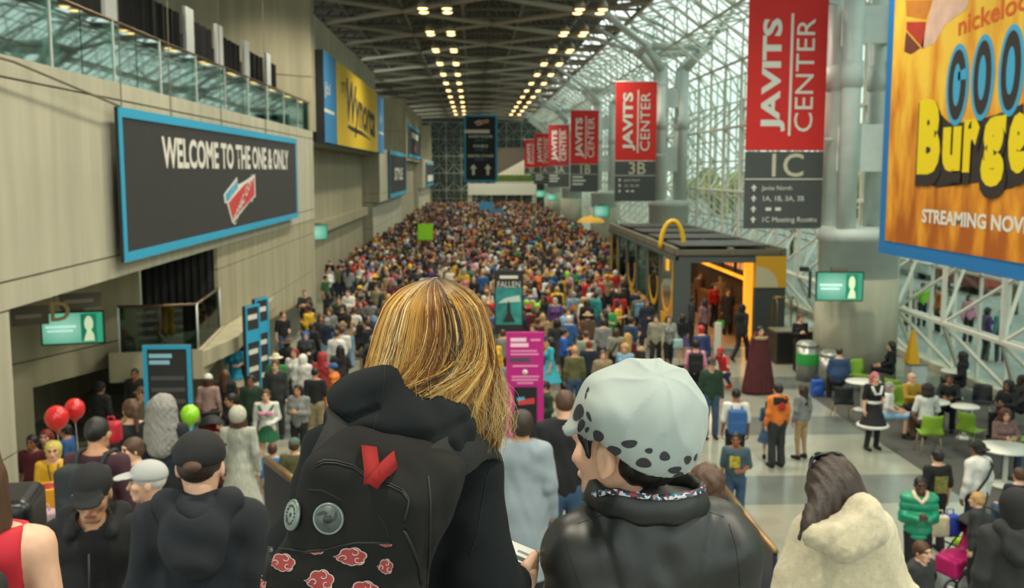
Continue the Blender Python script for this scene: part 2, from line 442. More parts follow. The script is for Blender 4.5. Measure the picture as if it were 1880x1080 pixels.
def leg_prims(J, g=0.0, b='m', upto=1.0, k=.03, flare=0.0):
    out = []
    for i in (0, 1):
        h_, n, a = (np.array(J[q][i]) for q in ('hip', 'kn', 'an'))
        out.append(cone(h_, n if upto > .5 else h_ + (n - h_) * upto * 2, .086 + g, (.056 if upto > .5 else .07) + g, k))
        if upto > .5: out.append(cone(n, a if upto >= 1 else n + (a - n) * (upto - .5) * 2, .056 + g, .040 + g + flare, k))
    return out
def body_mesh(J, b='m', hl=.02, hh=.0085, face=True, headrot=None):
    V = []; Fc = []; MI = []; n = 0
    nk = np.array(J['nk']); hc = np.array(J['head'])
    core = torso_prims(J, 0, b) + limb_prims(J) + leg_prims(J, 0, b) + [cone(nk - np.array([0, 0, .07]), (nk + hc) / 2 + np.array([0, .02, 0]), .056, .052, .03)]
    for i in (0, 1):
        a = np.array(J['an'][i]); t = np.array(J['toe'][i], float); t /= np.linalg.norm(t); core.append(cone(a + np.array([0, .03, -.045]), a + t * .15 + np.array([0, 0, -.05]), .038, .030, .03))
    hp = head_prims(hc) + [cone(nk + np.array([0, .0, -.01]), hc + np.array([0, .02, -.02]), .055, .052, .03)]
    sets = [(core, hl), (hp, hh)] + [(hand_prims(J['wr'][i], J['hd'][i], (-1, 1)[i]), .0075) for i in (0, 1)]
    for j, (pr, h) in enumerate(sets):
        v, f = solid(pr, h)
        if j == 1:
            if headrot is not None: v = (v - hc) @ np.asarray(headrot).T + hc
        V.append(v); Fc.append(f + n); n += len(v)
        mi = np.zeros(len(f), int)
        if j == 1 and face:
            c = (v[f].mean(1) - hc)
            if headrot is not None: c = c @ np.asarray(headrot)
            for s in (-1, 1): mi[(((c[:, 0] - s * .031) / .017) ** 2 + ((c[:, 2] - .012) / .010) ** 2 < 1) & (c[:, 1] < -.04)] = 1
            for s in (-1, 1): mi[(np.abs(c[:, 0] - s * .033) < .02) & (np.abs(c[:, 2] - .034) < .006) & (c[:, 1] < -.05)] = 1
            mi[((c[:, 0] / .026) ** 2 + ((c[:, 2] + .058) / .008) ** 2 < 1) & (c[:, 1] < -.06)] = 2
        MI.append(mi)
    me = mesh_np('body', np.concatenate(V), np.concatenate(Fc)); me.polygons.foreach_set('material_index', np.concatenate(MI))
    return me
def top_mesh(J, kind, b='m', h=.018, belly=0.0, name=None):
    mv = J['mv']; cuts = []; nz = mv((0, 0, 1.455))[2]
    dz = J['dz']
    if kind == 'tee': pr = torso_prims(J, .014, b, belly=belly) + limb_prims(J, .022, upto=.58); hem = .86; am = .004
    elif kind == 'tank': pr = torso_prims(J, .014, b); hem = .86; am = .002; cuts.append(lambda X: np.where(X[..., 2] > 1.22 + J['dz'], np.abs(X[..., 0]) - .150, -1))
    elif kind == 'suit': pr = torso_prims(J, .006, b) + limb_prims(J, .006); hem = .86; am = .001
    elif kind == 'long': pr = torso_prims(J, .016, b, belly=belly) + limb_prims(J, .014); hem = .85; am = .004
    elif kind in ('hoodie', 'jacket', 'coat', 'puffer'):
        g = {'hoodie': .026, 'jacket': .024, 'coat': .024, 'puffer': .045}[kind]
        pr = torso_prims(J, g, b, belly=belly) + limb_prims(J, g * .85); hem = .82; am = .006
        if kind == 'hoodie':
            c = np.array(mv((0, .05, 1.45))); pr += [cone(c + [-.075, .0, .0], c + [.0, .055, -.02], .045, .05, .03), cone(c + [.075, .0, .0], c + [0, .055, -.02], .045, .05, .03), ell(c + [0, .075, -.09], (.10, .045, .10), .04)]; nz += .06
        else:
            c = np.array(mv((0, .015, 1.46))); pr += [cone(c, c + [0, .01, .025], .074, .072, .03)]; nz += .03
        if kind == 'coat':
            hem = .42; w = np.array(mv((0, .01, .95))); pr.append(cone(w, w + [0, .02, -.52], .155, .215, .06, (1.15, .9, 1)))
    elif kind in ('dress', 'gown', 'tunic'):
        pr = torso_prims(J, .012, b) + limb_prims(J, .018, upto=.55 if kind != 'gown' else 1.0); am = .004
        w = np.array(mv((0, .01, 1.02)))
        if kind == 'gown': hem = .04; pr += [cone(w, (0, .03, .06), .12, .40, .05, (1, .95, 1))]
        else: hem = .50 if kind == 'dress' else .72; pr += [cone(w, w + [0, .0, -(1.02 - hem) - .05], .115, .115 + (1.02 - hem) * .42, .05)]
    cn = np.array(mv((0, -.03, 1.50)))
    cuts += [lambda X: (X[..., 2] - nz), lambda X: (hem + dz) - X[..., 2]]
    if kind in ('tee', 'dress', 'tunic', 'long'): cuts.append(lambda X: .085 - np.linalg.norm((X - cn) * np.array([1.1, 1.1, 1.0]), axis=-1))
    if kind in ('hoodie', 'jacket', 'coat', 'puffer'): cuts.append(lambda X: .066 - np.linalg.norm((X - (cn + np.array([0, .01, -.03]))) * np.array([1, 1, .75]), axis=-1))
    ds = folds(am, 38 if kind != 'puffer' else 20, 1.3)
    if kind == 'puffer': ds = lambda X: .022 * (1 - np.abs(np.sin(X[..., 2] * 28))) ** 2
    return smesh(name or kind, pr, h, cuts, ds)
def bottom_mesh(J, kind, b='m', h=.018):
    pe = np.array(J['mv']((0, .012, .93)))
    zc = pe[2] + .05
    if kind in ('trousers', 'wide', 'leggings'):
        g = {'trousers': .015, 'wide': .026, 'leggings': .005}[kind]
        pr = leg_prims(J, g, b, flare=.014 if kind != 'leggings' else 0) + [cone(pe, pe + [0, 0, -.03], .134, .13, .04, (1.1, .85, 1))]
    elif kind == 'shorts': pr = leg_prims(J, .024, b, upto=.55) + [cone(pe, pe + [0, 0, -.03], .134, .13, .04, (1.1, .85, 1))]
    else:
        L = {'mini': .32, 'skirt': .5}[kind]
        pr = [cone(pe + [0, 0, .08], pe + [0, -.0, -L + .08], .118, .245 if kind == 'mini' else .26, .03)]
        zb = pe[2] - L + .10
        return smesh(kind, pr, h * .8, [lambda X: X[..., 2] - zc - .07, lambda X: zb - X[..., 2]], lambda X: .012 * np.sin(16 * np.arctan2(X[..., 1], X[..., 0])) * np.clip((zc - X[..., 2]) * 5, 0, 1))
    return smesh(kind, pr, h, [lambda X: X[..., 2] - zc - .03], folds(.004, 30, .5))
def shoe_mesh(J, i, boot=False):
    a = np.array(J['an'][i]); t = np.array(J['toe'][i], float); t /= np.linalg.norm(t)
    pr = [cone(a + np.array([0, .025, -.045]), a + t * .17 + np.array([0, 0, -.055]), .046, .038, .03), cone(a + [0, 0, -.03], a + [0, 0, .02], .050, .046, .02)]
    if boot: pr.append(cone(a, a + (np.array(J['kn'][i]) - a) * .8, .055, .068, .03))
    lo = a[2] - .09
    return smesh('shoe', pr, .013, [lambda X: lo - X[..., 2]])
def hair_mesh(style, h=.0115):
    o = lambda x, y, z: np.array([x, y, z]); cap = ell(o(0, .020, .036), (.090, .108, .096), .02)
    face = [neg(ell(o(0, -.105, -.035), (.074, .070, .092), .02))]
    pr = [cap]; ds = folds(.003, 60, 2.0)
    if style == 'short': pr += [ell(o(0, .045, -.01), (.083, .078, .075), .02)]; face.append(neg(ell(o(0, -.02, -.10), (.12, .12, .065), .02)))
    elif style == 'buzz': pr = [ell(o(0, .017, .034), (.081, .101, .092), .02)]; face.append(neg(ell(o(0, -.02, -.09), (.12, .12, .07), .02)))
    elif style == 'bob': pr += [cone(o(-.055, .03, .0), o(-.065, .02, -.13), .055, .050, .03), cone(o(.055, .03, .0), o(.065, .02, -.13), .055, .050, .03), cone(o(0, .06, 0), o(0, .05, -.13), .08, .065, .03)]
    elif style == 'long': pr += [cone(o(-.055, .04, .0), o(-.07, .05, -.22), .056, .050, .03), cone(o(.055, .04, .0), o(.07, .05, -.22), .056, .050, .03), cone(o(0, .065, 0), o(0, .095, -.30), .085, .075, .03, (1.1, .8, 1))]
    elif style == 'verylong': pr += [cone(o(-.055, .04, .0), o(-.06, .07, -.30), .056, .05, .03), cone(o(.055, .04, .0), o(.06, .07, -.30), .056, .05, .03), cone(o(0, .07, 0), o(0, .11, -.44), .09, .07, .03, (1.1, .8, 1))]
    elif style == 'tail': pr += [ell(o(0, .045, -.01), (.083, .078, .07), .02), cone(o(0, .12, .04), o(0, .16, -.20), .035, .022, .02)]
    elif style == 'bun': pr += [ell(o(0, .045, -.01), (.083, .078, .07), .02), ell(o(0, .09, .12), (.045, .045, .04), .01)]
    elif style == 'curly':
        pr = [ell(o(0, .03, .03), (.125, .125, .115), .02), ell(o(0, .05, -.08), (.14, .105, .12), .03)]; ds = lambda X: .012 * np.sin(70 * X[..., 0] + 2 * np.sin(50 * X[..., 2])) * np.sin(65 * X[..., 1]) * np.sin(72 * X[..., 2])
    elif style == 'frizzy':
        pr = [ell(o(0, .03, .025), (.115, .125, .112), .02), cone(o(-.06, .05, -.02), o(-.10, .07, -.26), .075, .075, .04), cone(o(.06, .05, -.02), o(.10, .07, -.26), .075, .075, .04), cone(o(0, .08, 0), o(0, .12, -.34), .10, .10, .04, (1.2, .8, 1))]; ds = lambda X: .005 * np.sin(60 * X[..., 0] + 3 * np.sin(22 * X[..., 2])) * np.sin(25 * X[..., 2] + 2 * np.sin(44 * X[..., 1])) + .004 * np.sin(140 * X[..., 0] + 25 * X[..., 2] + 3 * np.sin(60 * X[..., 2]))
    elif style == 'mop':
        pr += [ell(o(0, .03, .03), (.105, .115, .10), .02), ell(o(0, .05, -.05), (.095, .09, .08), .02)]; ds = lambda X: .007 * np.sin(80 * X[..., 0] + 2 * np.sin(50 * X[..., 2])) * np.sin(75 * X[..., 1] + 30 * X[..., 2])
    return smesh('hair', pr + face, h, disp=ds)
def hat_mesh(kind, h=.009):
    o = lambda x, y, z: np.array([x, y, z])
    if kind == 'cap': return smesh('cap', [ell(o(0, .015, .052), (.093, .112, .088), .01), ell(o(0, -.115, .048), (.075, .085, .011), .012, rotm(.16))], h, [lambda X: (.030 - .12 * X[..., 1] * 0) - X[..., 2]])
    if kind == 'capback': return smesh('cap', [ell(o(0, .015, .052), (.093, .112, .088), .01), ell(o(0, .14, .040), (.072, .075, .010), .012, rotm(-.2))], h, [lambda X: .024 - X[..., 2]])
    if kind == 'beanie': return smesh('beanie', [ell(o(0, .015, .050), (.096, .112, .105), .01)], h, [lambda X: .012 - X[..., 2]])
    if kind == 'brimhat': return smesh('brimmed_hat', [ell(o(0, .015, .07), (.092, .108, .085), .015), ell(o(0, .01, .045), (.17, .185, .013), .015)], h)
    if kind == 'hood': return smesh('hood', [ell(o(0, .025, .025), (.112, .125, .122), .02), cone(o(0, .05, -.06), o(0, .04, -.14), .10, .11, .04), neg(ell(o(0, -.13, -.02), (.075, .10, .095), .02))], h)
    if kind == 'ears':
        return smesh('eared_hood', [ell(o(0, .02, .03), (.105, .12, .115), .02), cone(o(-.06, .02, .12), o(-.13, .03, .25), .04, .015, .02), cone(o(.06, .02, .12), o(.13, .03, .25), .04, .015, .02), neg(ell(o(0, -.12, -.03), (.078, .09, .09), .02))], h)
    if kind == 'mask': return smesh('mask', [ell(o(0, .008, .028), (.086, .106, .098), .02), ell(o(0, -.018, -.035), (.070, .084, .09), .03), cone(o(0, .02, -.05), o(0, .025, -.14), .064, .066, .02)], h)
    if kind == 'bonnet': return smesh('bonnet', [ell(o(0, .045, .04), (.112, .125, .125), .02), neg(ell(o(0, -.10, -.04), (.08, .10, .11), .02))], h)

SKINS = [M('skin_light', '#d8a98c', .5, var=.06, scale=40), M('skin_tan', '#bd8a68', .5, var=.06, scale=40), M('skin_brown', '#8a5a3e', .5, var=.06, scale=40), M('skin_dark', '#4f3224', .5, var=.06, scale=40)]
EYE = M('eye_dark', '#1c1512', .4); LIP = M('lips', '#9c5a4e', .5)
HAIRC = {'black': '#15120f', 'dark brown': '#2b1d14', 'brown': '#4d3320', 'blonde': '#b58f55', 'grey': '#8d8a84', 'white': '#c9c6be', 'red': '#7d2c1b', 'pink': '#b7626e', 'pale yellow': '#cdbf62', 'auburn': '#5a2a1b'}
CLOTH = {'black': '#17181a', 'charcoal': '#2d2f31', 'navy': '#1b2638', 'grey': '#7c7f7e', 'white': '#d6d6d0', 'red': '#b02424', 'maroon': '#55191f', 'green': '#2f7f45', 'olive': '#5a5a3a', 'blue': '#2d5b93', 'light blue': '#7fa6c4',
         'yellow': '#d9ac2a', 'orange': '#d9772a', 'pink': '#d48fa4', 'purple': '#5c3f78', 'brown': '#5b4332', 'tan': '#a88c68', 'cream': '#cfc3a6', 'teal': '#1f7f80', 'lime': '#8dc83a', 'denim': '#33506e', 'dark green': '#1f3a2a', 'mustard': '#b08a2c', 'khaki': '#8b7f5f'}
def hairm(c): return M('hair_' + c.replace(' ', '_'), HAIRC[c], .5, var=.35, scale=25, stretch=(6, 6, .6), bump=.3)
def cloth(c): return M('cloth_' + c.replace(' ', '_'), CLOTH[c], .85, var=.16, scale=9, bump=.25, bscale=180)
_TPL = {}
def tpl(key, fn):
    if key not in _TPL: _TPL[key] = fn()
    return _TPL[key]
def person(loc, rz, label, pose='stand', b='m', top=('tee', 'black'), bottom=('trousers', 'denim'), hair=('short', 'black'), skin=0, hat=None, shoes='black', boot=False, scale=1.0, group=None, feet=True, belly=0, fine=False, tilt=0.0, turn=0.0):
    p = empty('person', loc, rz, label, 'person', group, scale)
    J = tpl(('J', pose), lambda: joints(pose)); hl, ht = (.014, .011) if fine else (.021, .018)
    HR = rotm(tilt, 0, turn) if (tilt or turn) else None
    bm = tpl(('body', pose, b, fine, tilt, turn), lambda: body_mesh(J, b, hl, .0065 if fine else .0085, headrot=HR))
    o = shared('body', bm, SKINS[skin], p)
    if len(bm.materials) < 3: bm.materials.append(EYE); bm.materials.append(LIP); o.material_slots[0].link = 'OBJECT'; o.material_slots[0].material = SKINS[skin]
    NM = {'tee': 't_shirt', 'long': 'sweater', 'suit': 'bodysuit', 'puffer': 'puffer_jacket'}
    m = tpl(('top', pose, b, top[0], fine, belly), lambda: top_mesh(J, top[0], b, ht, belly))
    t = shared(NM.get(top[0], top[0]), m, top[1] if not isinstance(top[1], str) else cloth(top[1]), p)
    if bottom:
        m = tpl(('bot', pose, b, bottom[0], fine), lambda: bottom_mesh(J, bottom[0], b, ht))
        shared({'wide': 'trousers', 'mini': 'skirt'}.get(bottom[0], bottom[0]), m, bottom[1] if not isinstance(bottom[1], str) else cloth(bottom[1]), p)
    if feet:
        for i in (0, 1): shared('boot' if boot else 'shoe', tpl(('shoe', pose, i, boot), lambda: shoe_mesh(J, i, boot)), cloth(shoes), p)
    if fine and top[0] == 'hoodie':
        mv = J['mv']; nzz = np.array(mv((0, 0, 0)))
        hm_ = tpl(('hoodhang', pose), lambda: smesh('hood', [cone(np.array(mv((-.085, -.075, 1.425))), np.array(mv((-.105, .05, 1.475))), .034, .045, .04), cone(np.array(mv((.085, -.075, 1.425))), np.array(mv((.105, .05, 1.475))), .034, .045, .04), cone(np.array(mv((-.105, .05, 1.47))), np.array(mv((-.03, .175, 1.30))), .048, .05, .04), cone(np.array(mv((.105, .05, 1.47))), np.array(mv((.03, .175, 1.30))), .048, .05, .04), ell(np.array(mv((0, .135, 1.36))), (.115, .075, .14), .03), neg(ell(np.array(mv((0, .105, 1.52))), (.062, .085, .17), .015))], .009, disp=folds(.005, 45, 2.0)))
        shared('hood', hm_, top[1] if not isinstance(top[1], str) else cloth(top[1]), p)
    hc = np.array(J['head'])
    if hair: shared('hair', tpl(('hair', hair[0]), lambda: hair_mesh(hair[0])), hairm(hair[1]), p, hc).rotation_euler = (tilt, 0, turn)
    if hat:
        m = tpl(('hat', hat[0]), lambda: hat_mesh(hat[0])); shared(m.name.split('.')[0], m, hat[1] if not isinstance(hat[1], str) else cloth(hat[1]), p, hc).rotation_euler = (tilt, 0, turn)
    return p
# ================================================================== THE HALL
def S(o): o['kind'] = 'structure'; return o
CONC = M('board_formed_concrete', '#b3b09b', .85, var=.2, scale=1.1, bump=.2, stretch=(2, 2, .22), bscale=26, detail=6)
CONC2 = M('shade_toned_concrete', '#a49d82', .85, var=.2, scale=1.1, bump=.2, stretch=(2, 2, .22), bscale=26, detail=6)  # darker copy of the concrete, shade put into its colour
JOINT = M('concrete_joint', '#5d574a', .9)
STEELW = M('white_painted_steel', '#d9d7ca', .5, var=.06, scale=4)
STEELG = M('grey_painted_steel', '#ccd5cf', .45, var=.08, scale=3)
STEELD = M('dark_roof_steel', '#6f6a5a', .6)
ROOFD = M('roof_deck', '#2b2923', .8, var=.2, scale=.5)
BLACK = M('black_drape', '#121212', .9, var=.3, scale=3)
GLS = glass('clear_glazing', '#dfe9e5', .06)
GLSLOW = glass('dim_rail_glass', '#8fa39c', .10, .03)
GLSRAIL = glass('green_rail_glass', '#9cc4bd', .38, .03)
FRIT = glass('sloped_glazing', '#d3dfda', .06)

# ---- floor: pale terrazzo with grey cross bands
def floor_mat():
    m = bpy.data.materials.new('terrazzo_floor'); m.use_nodes = True; nt = m.node_tree; b = nt.nodes['Principled BSDF']
    tc = nt.nodes.new('ShaderNodeTexCoord'); sp = nt.nodes.new('ShaderNodeSeparateXYZ'); nt.links.new(tc.outputs['Object'], sp.inputs[0])
    def mth(op, a, v):
        n = nt.nodes.new('ShaderNodeMath'); n.operation = op
        if hasattr(a, 'links'): nt.links.new(a, n.inputs[0])
        else: n.inputs[0].default_value = a
        if hasattr(v, 'links'): nt.links.new(v, n.inputs[1])
        else: n.inputs[1].default_value = v
        return n.outputs[0]
    q = mth('FRACT', mth('DIVIDE', mth('ADD', sp.outputs['Y'], 1.7), 4.8), 0)
    band = mth('LESS_THAN', q, .36)
    n = nt.nodes.new('ShaderNodeTexNoise'); n.inputs['Scale'].default_value = 1.4; n.inputs['Detail'].default_value = 6
    nt.links.new(tc.outputs['Object'], n.inputs['Vector'])
    n2 = nt.nodes.new('ShaderNodeTexNoise'); n2.inputs['Scale'].default_value = 60; nt.links.new(tc.outputs['Object'], n2.inputs['Vector'])
    mx = nt.nodes.new('ShaderNodeMix'); mx.data_type = 'RGBA'; nt.links.new(band, mx.inputs[0])
    mx.inputs[6].default_value = lin('#a9ab9c'); mx.inputs[7].default_value = lin('#7e8580')
    m2 = nt.nodes.new('ShaderNodeMix'); m2.data_type = 'RGBA'; m2.blend_type = 'MULTIPLY'; m2.inputs[0].default_value = .35
    nt.links.new(mx.outputs[2], m2.inputs[6]); nt.links.new(n.outputs['Fac'], m2.inputs[7])
    m3 = nt.nodes.new('ShaderNodeMix'); m3.data_type = 'RGBA'; m3.blend_type = 'MULTIPLY'; m3.inputs[0].default_value = .2
    nt.links.new(m2.outputs[2], m3.inputs[6]); nt.links.new(n2.outputs['Fac'], m3.inputs[7])
    nt.links.new(m3.outputs[2], b.inputs['Base Color']); b.inputs['Roughness'].default_value = .16
    return m
S(MB().box((-16, -12, -.3), (14.2, 175, 0)).build('floor', floor_mat()))
CARPET = M('grey_carpet', '#4d4c47', .95, var=.2, scale=60, bump=.3)
carpet = MB().box((8.87, 9, .0), (13.4, 27.2, .012)).build('carpet', CARPET); tag(carpet, 'dark grey carpet under the cafe tables along the glass wall', 'carpet')

# ---- the stairs the nearest people stand on
def zstair_l(d):
    return float(np.interp(d, [1.2, 1.9, 1.96, 3.8, 7.3, 10, 13.2, 16.6], [4.25, 4.09, 4.0, 3.24, 2.45, 2.02, 1.2, 0]))
def zstair_r(d): return float(np.interp(d, [1.2, 1.85, 3.7, 12.6], [4.25, 4.0, 3.2, 0]))
def tread(d, right=False, r=.17):
    z = (zstair_r if right else zstair_l)(d); return max(0, math.floor(z / r + 1e-6) * r)
STONE = M('stair_stone', '#8f8f86', .5, var=.15, scale=20); NOSE = M('stair_nosing', '#3c3c3a', .6)
for nm, x0, x1, rt in (('stair_flight', -4.3, 1.32, False), ('stair_flight', 1.34, 4.2, True), ('stair_flight', -6.3, -4.32, None)):
    mb = MB(); ds = np.arange(-6 if rt is not None else 8, 17, .02); zs = [(max(0, tread(d) - .34) if rt is None else tread(d, rt)) if d > 1.2 else 4.25 for d in ds]; i = 0
    while i < len(ds):
        j = i
        while j < len(ds) and abs(zs[j] - zs[i]) < 1e-6: j += 1
        if zs[i] > 0:
            y0 = ds[i]; y1 = ds[j] if j < len(ds) else ds[-1]
            mb.box((x0, y0, 0), (x1, y1, zs[i] - .0)); mb.box((x0 + .01, y1 - .05, zs[i]), (x1 - .01, y1 - .005, zs[i] + .004), 1)
        i = j
    S(mb.build(nm, [STONE, NOSE]))

# ---- left: concrete bays with balconies
def layered(mb, x0, x1, y0, y1, zs, gap=.03):
    for a, b in zip(zs[:-1], zs[1:]): mb.box((x0, y0, a + gap / 2), (x1, y1, b - gap / 2))
    mb.box((x0, y0 + .03, zs[0] + .02), (x1 - .03, y1 - .03, zs[-1] - .02), 1)
mb = MB(); layered(mb, -14, -6.4, 6, 41.5, (4.0, 4.4, 7.18, 7.5)); layered(mb, -14, -6.4, 6, 14.2, (-.1, 2.0, 4.0)); S(mb.build('wall_left', [CONC, JOINT]))
def tower(d_end, zt=12.7, z0=7.5):
    mb = MB()
    for a, b in ((z0, 9.6), (9.63, zt)): mb.prism([(-6.4, d_end), (-6.4, d_end + .9), (-14, d_end + .9), (-14, d_end - 4.6), (-11.2, d_end - 4.4)], a, b)
    mb.prism([(-6.44, d_end + .04), (-6.44, d_end + .8), (-13, d_end + .8), (-13, d_end - 4.5), (-11.2, d_end - 4.3)], 9.5, 9.7, 1)
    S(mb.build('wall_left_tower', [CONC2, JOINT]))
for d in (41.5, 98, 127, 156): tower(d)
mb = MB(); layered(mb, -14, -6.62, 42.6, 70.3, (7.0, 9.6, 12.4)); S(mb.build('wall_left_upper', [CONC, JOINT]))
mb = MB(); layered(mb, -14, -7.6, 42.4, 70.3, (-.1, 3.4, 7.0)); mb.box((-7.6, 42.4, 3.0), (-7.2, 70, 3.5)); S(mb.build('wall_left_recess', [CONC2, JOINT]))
mb = MB(); layered(mb, -14, -6.4, 70.3, 98.5, (3.8, 4.4, 7.2, 7.5)); layered(mb, -14, -6.9, 70.3, 98.5, (-.1, 2.0, 3.8)); S(mb.build('wall_left_bay', [CONC, JOINT]))
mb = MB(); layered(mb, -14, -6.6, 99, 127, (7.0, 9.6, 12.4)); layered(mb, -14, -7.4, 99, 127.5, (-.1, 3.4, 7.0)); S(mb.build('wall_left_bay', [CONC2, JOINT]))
mb = MB(); layered(mb, -14, -6.4, 128, 165, (3.8, 4.4, 7.5)); layered(mb, -14, -6.9, 128, 165, (-.1, 2.0, 3.8)); S(mb.build('wall_left_bay', [CONC, JOINT]))
# recess under the first balcony
mb = MB()
for a, b in ((1.5, 2.05), (2.08, 4.0)): mb.prism([(-9.4, 20.0), (-7.85, 24.2), (-8.3, 24.4), (-9.9, 20.0)], a, b)
mb.prism([(-9.4, 20.0), (-9.05, 20.95), (-9.5, 21.2), (-9.9, 20)], -.1, 1.5)
mb.box((-9.4, 19.6, -.1), (-9.2, 20.1, 4.0)); mb.box((-11, 18, -.1), (-10.4, 32, 4.0)); mb.box((-11, 32, -.1), (-6.5, 32.4, 1.3))
for a, b in ((-.1, 1.98), (2.0, 3.45), (3.47, 4.0)): mb.box((-7.2, 25.8, a), (-6.42, 41.5, b))
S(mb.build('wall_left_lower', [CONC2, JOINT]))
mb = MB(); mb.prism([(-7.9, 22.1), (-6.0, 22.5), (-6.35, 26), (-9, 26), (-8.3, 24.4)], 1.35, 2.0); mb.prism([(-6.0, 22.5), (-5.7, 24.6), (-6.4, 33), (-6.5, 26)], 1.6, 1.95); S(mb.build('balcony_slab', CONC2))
mb = MB()
for i in range(40):
    t = i / 40; t2 = (i + 1) / 40
    f = lambda t: (-7.85 + 1.36 * t, 24.3 + 1.4 * t + .05 * math.sin(t * 60))
    a, b = f(t), f(t2); mb.quad((a[0], a[1], 2.0), (b[0], b[1], 2.0), (b[0], b[1], 3.98), (a[0], a[1], 3.98)); 
o = mb.build('curtain', BLACK); tag(o, 'black curtain filling the opening behind the low glass balcony', 'curtain')
r = empty('glass_railing', (-6.9, 22.5, 2.0), 0, 'low glass balcony railing in front of the black curtained opening', 'railing')
BRASS = M('bronze_handrail', '#6f5d47', .35, .7)
for a, b in (((-7.7, 22.2), (-6.1, 22.55)), ((-6.1, 22.55), (-6.4, 25.7))):
    mb = MB(); A = (a[0] + 6.9, a[1] - 22.5); B = (b[0] + 6.9, b[1] - 22.5)
    mb.prism([(A[0], A[1]), (B[0], B[1]), (B[0], B[1] + .02), (A[0], A[1] + .02)], 0, .98); mb.build('glass_pane', GLSLOW, r)
    MB().tube((*A, 1.0), (*B, 1.0), .03).build('handrail', BRASS, r)
for q in ((-.79, -.3), (.8, .05), (.52, 3.2)): MB().tube((*q, 0), (*q, 1.02), .022).build('post', STEELG, r)
# long balcony railing, posts, curtains and white columns above
r = empty('glass_railing', (-6.5, 8, 7.5), 0, 'long green glass railing along the concrete balcony above the welcome banner', 'railing')
for i in range(12):
    y0, y1 = i * 2.78, (i + 1) * 2.78 - .03
    MB().box((-.01, y0, .0), (.01, y1, 1.05)).build('glass_pane', GLSRAIL, r)
    MB().box((-.02, y0 - .035, -.5), (.03, y0 + .005, 1.1)).build('post', STEELG, r)
MB().tube((0, 0, 1.1), (0, 33.4, 1.1), .03).build('handrail', BRASS, r)
COLW = M('white_pilaster', '#b7bbb8', .5)
cols = [9.5, 12.5, 15.5, 18.3, 21.5, 27.4, 30.6, 34.2, 37.8]
for i, d in enumerate(cols):
    o = MB().box((-7.5, d, 7.5), (-7.42, d + .75, 10.15)).build('pilaster', COLW); S(o)
for i, (a, b) in enumerate(zip(cols, cols[1:] + [41.0])):
    a += .75; n = int((b - a) * 14); mb = MB(); pts = []
    for k in range(n + 1):
        t = k / n; pts.append((-7.62 + .07 * math.sin(k * 1.9) + .03 * math.sin(k * .7 + i), a + (b - a) * t))
    for p, q in zip(pts[:-1], pts[1:]):
        mb.add([(p[0], p[1], 7.52), (q[0], q[1], 7.52), (q[0], q[1], 9.95), (p[0], p[1], 9.95)], [(0, 1, 2, 3)], 0, True)
    o = mb.build('curtain', BLACK)
    tag(o, f'black drape hanging behind the upper glass railing between white pilasters', 'curtain', 'black drapes along the upper balcony')
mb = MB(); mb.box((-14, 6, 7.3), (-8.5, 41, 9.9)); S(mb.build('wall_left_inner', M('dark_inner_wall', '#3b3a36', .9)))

# ---- roof: dark deck under a deep space frame
S(MB().box((-16, -12, 16.6), (9.2, 170, 16.9)).build('ceiling', ROOFD))
def lattice(mb, nx, ny, pt, r, rd, diag=True, off=None, skip2=False):
    for i in range(nx):
        for j in range(ny):
            a = pt(i, j)
            if i + 1 < nx: mb.tube(a, pt(i + 1, j), r, 5, cap=False)
            if j + 1 < ny: mb.tube(a, pt(i, j + 1), r, 5, cap=False)
            if off and i + 1 < nx and j + 1 < ny:
                c = off(i, j)
                for q in ((i, j), (i + 1, j), (i, j + 1), (i + 1, j + 1)): mb.tube(pt(*q), c, rd, 4, cap=False)
                if i + 2 < nx: mb.tube(c, off(i + 1, j), rd, 4, cap=False)
                if j + 2 < ny: mb.tube(c, off(i, j + 1), rd, 4, cap=False)
mb = MB(); gx, gy = 3.05, 3.05
lattice(mb, 9, 57, lambda i, j: (-15.8 + i * gx, -4 + j * gy, 14.2), .085, .055, off=lambda i, j: (-14.27 + i * gx, -2.47 + j * gy, 16.2))
S(mb.build('ceiling_truss', STEELD))
mb = MB()                                             # heavy bottom chords on the diagonal
for k in range(-3, 20):
    for s in (1, -1):
        y0 = k * 9.15 - 4; a = (-15.8, y0, 14.1); b = (8.6, y0 + 24.4, 14.1)
        if s < 0: a, b = (8.6, y0, 14.1), (-15.8, y0 + 24.4, 14.1)
        if -6 < y0 < 150: mb.tube(a, b, .15, 6, cap=False)
S(mb.build('ceiling_chord', M('roof_chord_steel', '#a39c89', .55)))

# ---- right: glass wall with white space frame
mb = MB()
mb.box((13.98, 2, 0.0), (14.0, 166, 11.0)); S(mb.build('window_1', GLS))
mb = MB(); mb.add([(14, 2, 11), (14, 166, 11), (8.7, 166, 14.3), (8.7, 2, 14.3)], [(0, 1, 2, 3)]); S(mb.build('window_2', FRIT))
mb = MB()
for j in range(0, 110): mb.box((13.9, 2 + j * 1.5 - .035, 0), (13.98, 2 + j * 1.5 + .035, 11))
for z in (0.1, 1.5, 3.05, 4.6, 6.1, 7.6, 9.15, 10.9): mb.box((13.9, 2, z - .035), (13.98, 166, z + .035))
sl = lambda t: (14 - 5.3 * t, 11 + 3.3 * t)
for j in range(0, 110):
    y = 2 + j * 1.5; a, b = sl(0), sl(1); mb.tube((a[0], y, a[1] - .05), (b[0], y, b[1] - .05), .03, 4)
for t in (.25, .5, .75): a = sl(t); mb.tube((a[0], 2, a[1] - .05), (a[0], 166, a[1] - .05), .03, 4)
S(mb.build('trim_mullions', STEELW))
mb = MB()
lattice(mb, 4, 54, lambda i, j: (12.4, 2 + j * 3.05, 1.9 + i * 3.05), .075, .05, off=lambda i, j: (13.7, 3.52 + j * 3.05, 3.4 + i * 3.05))
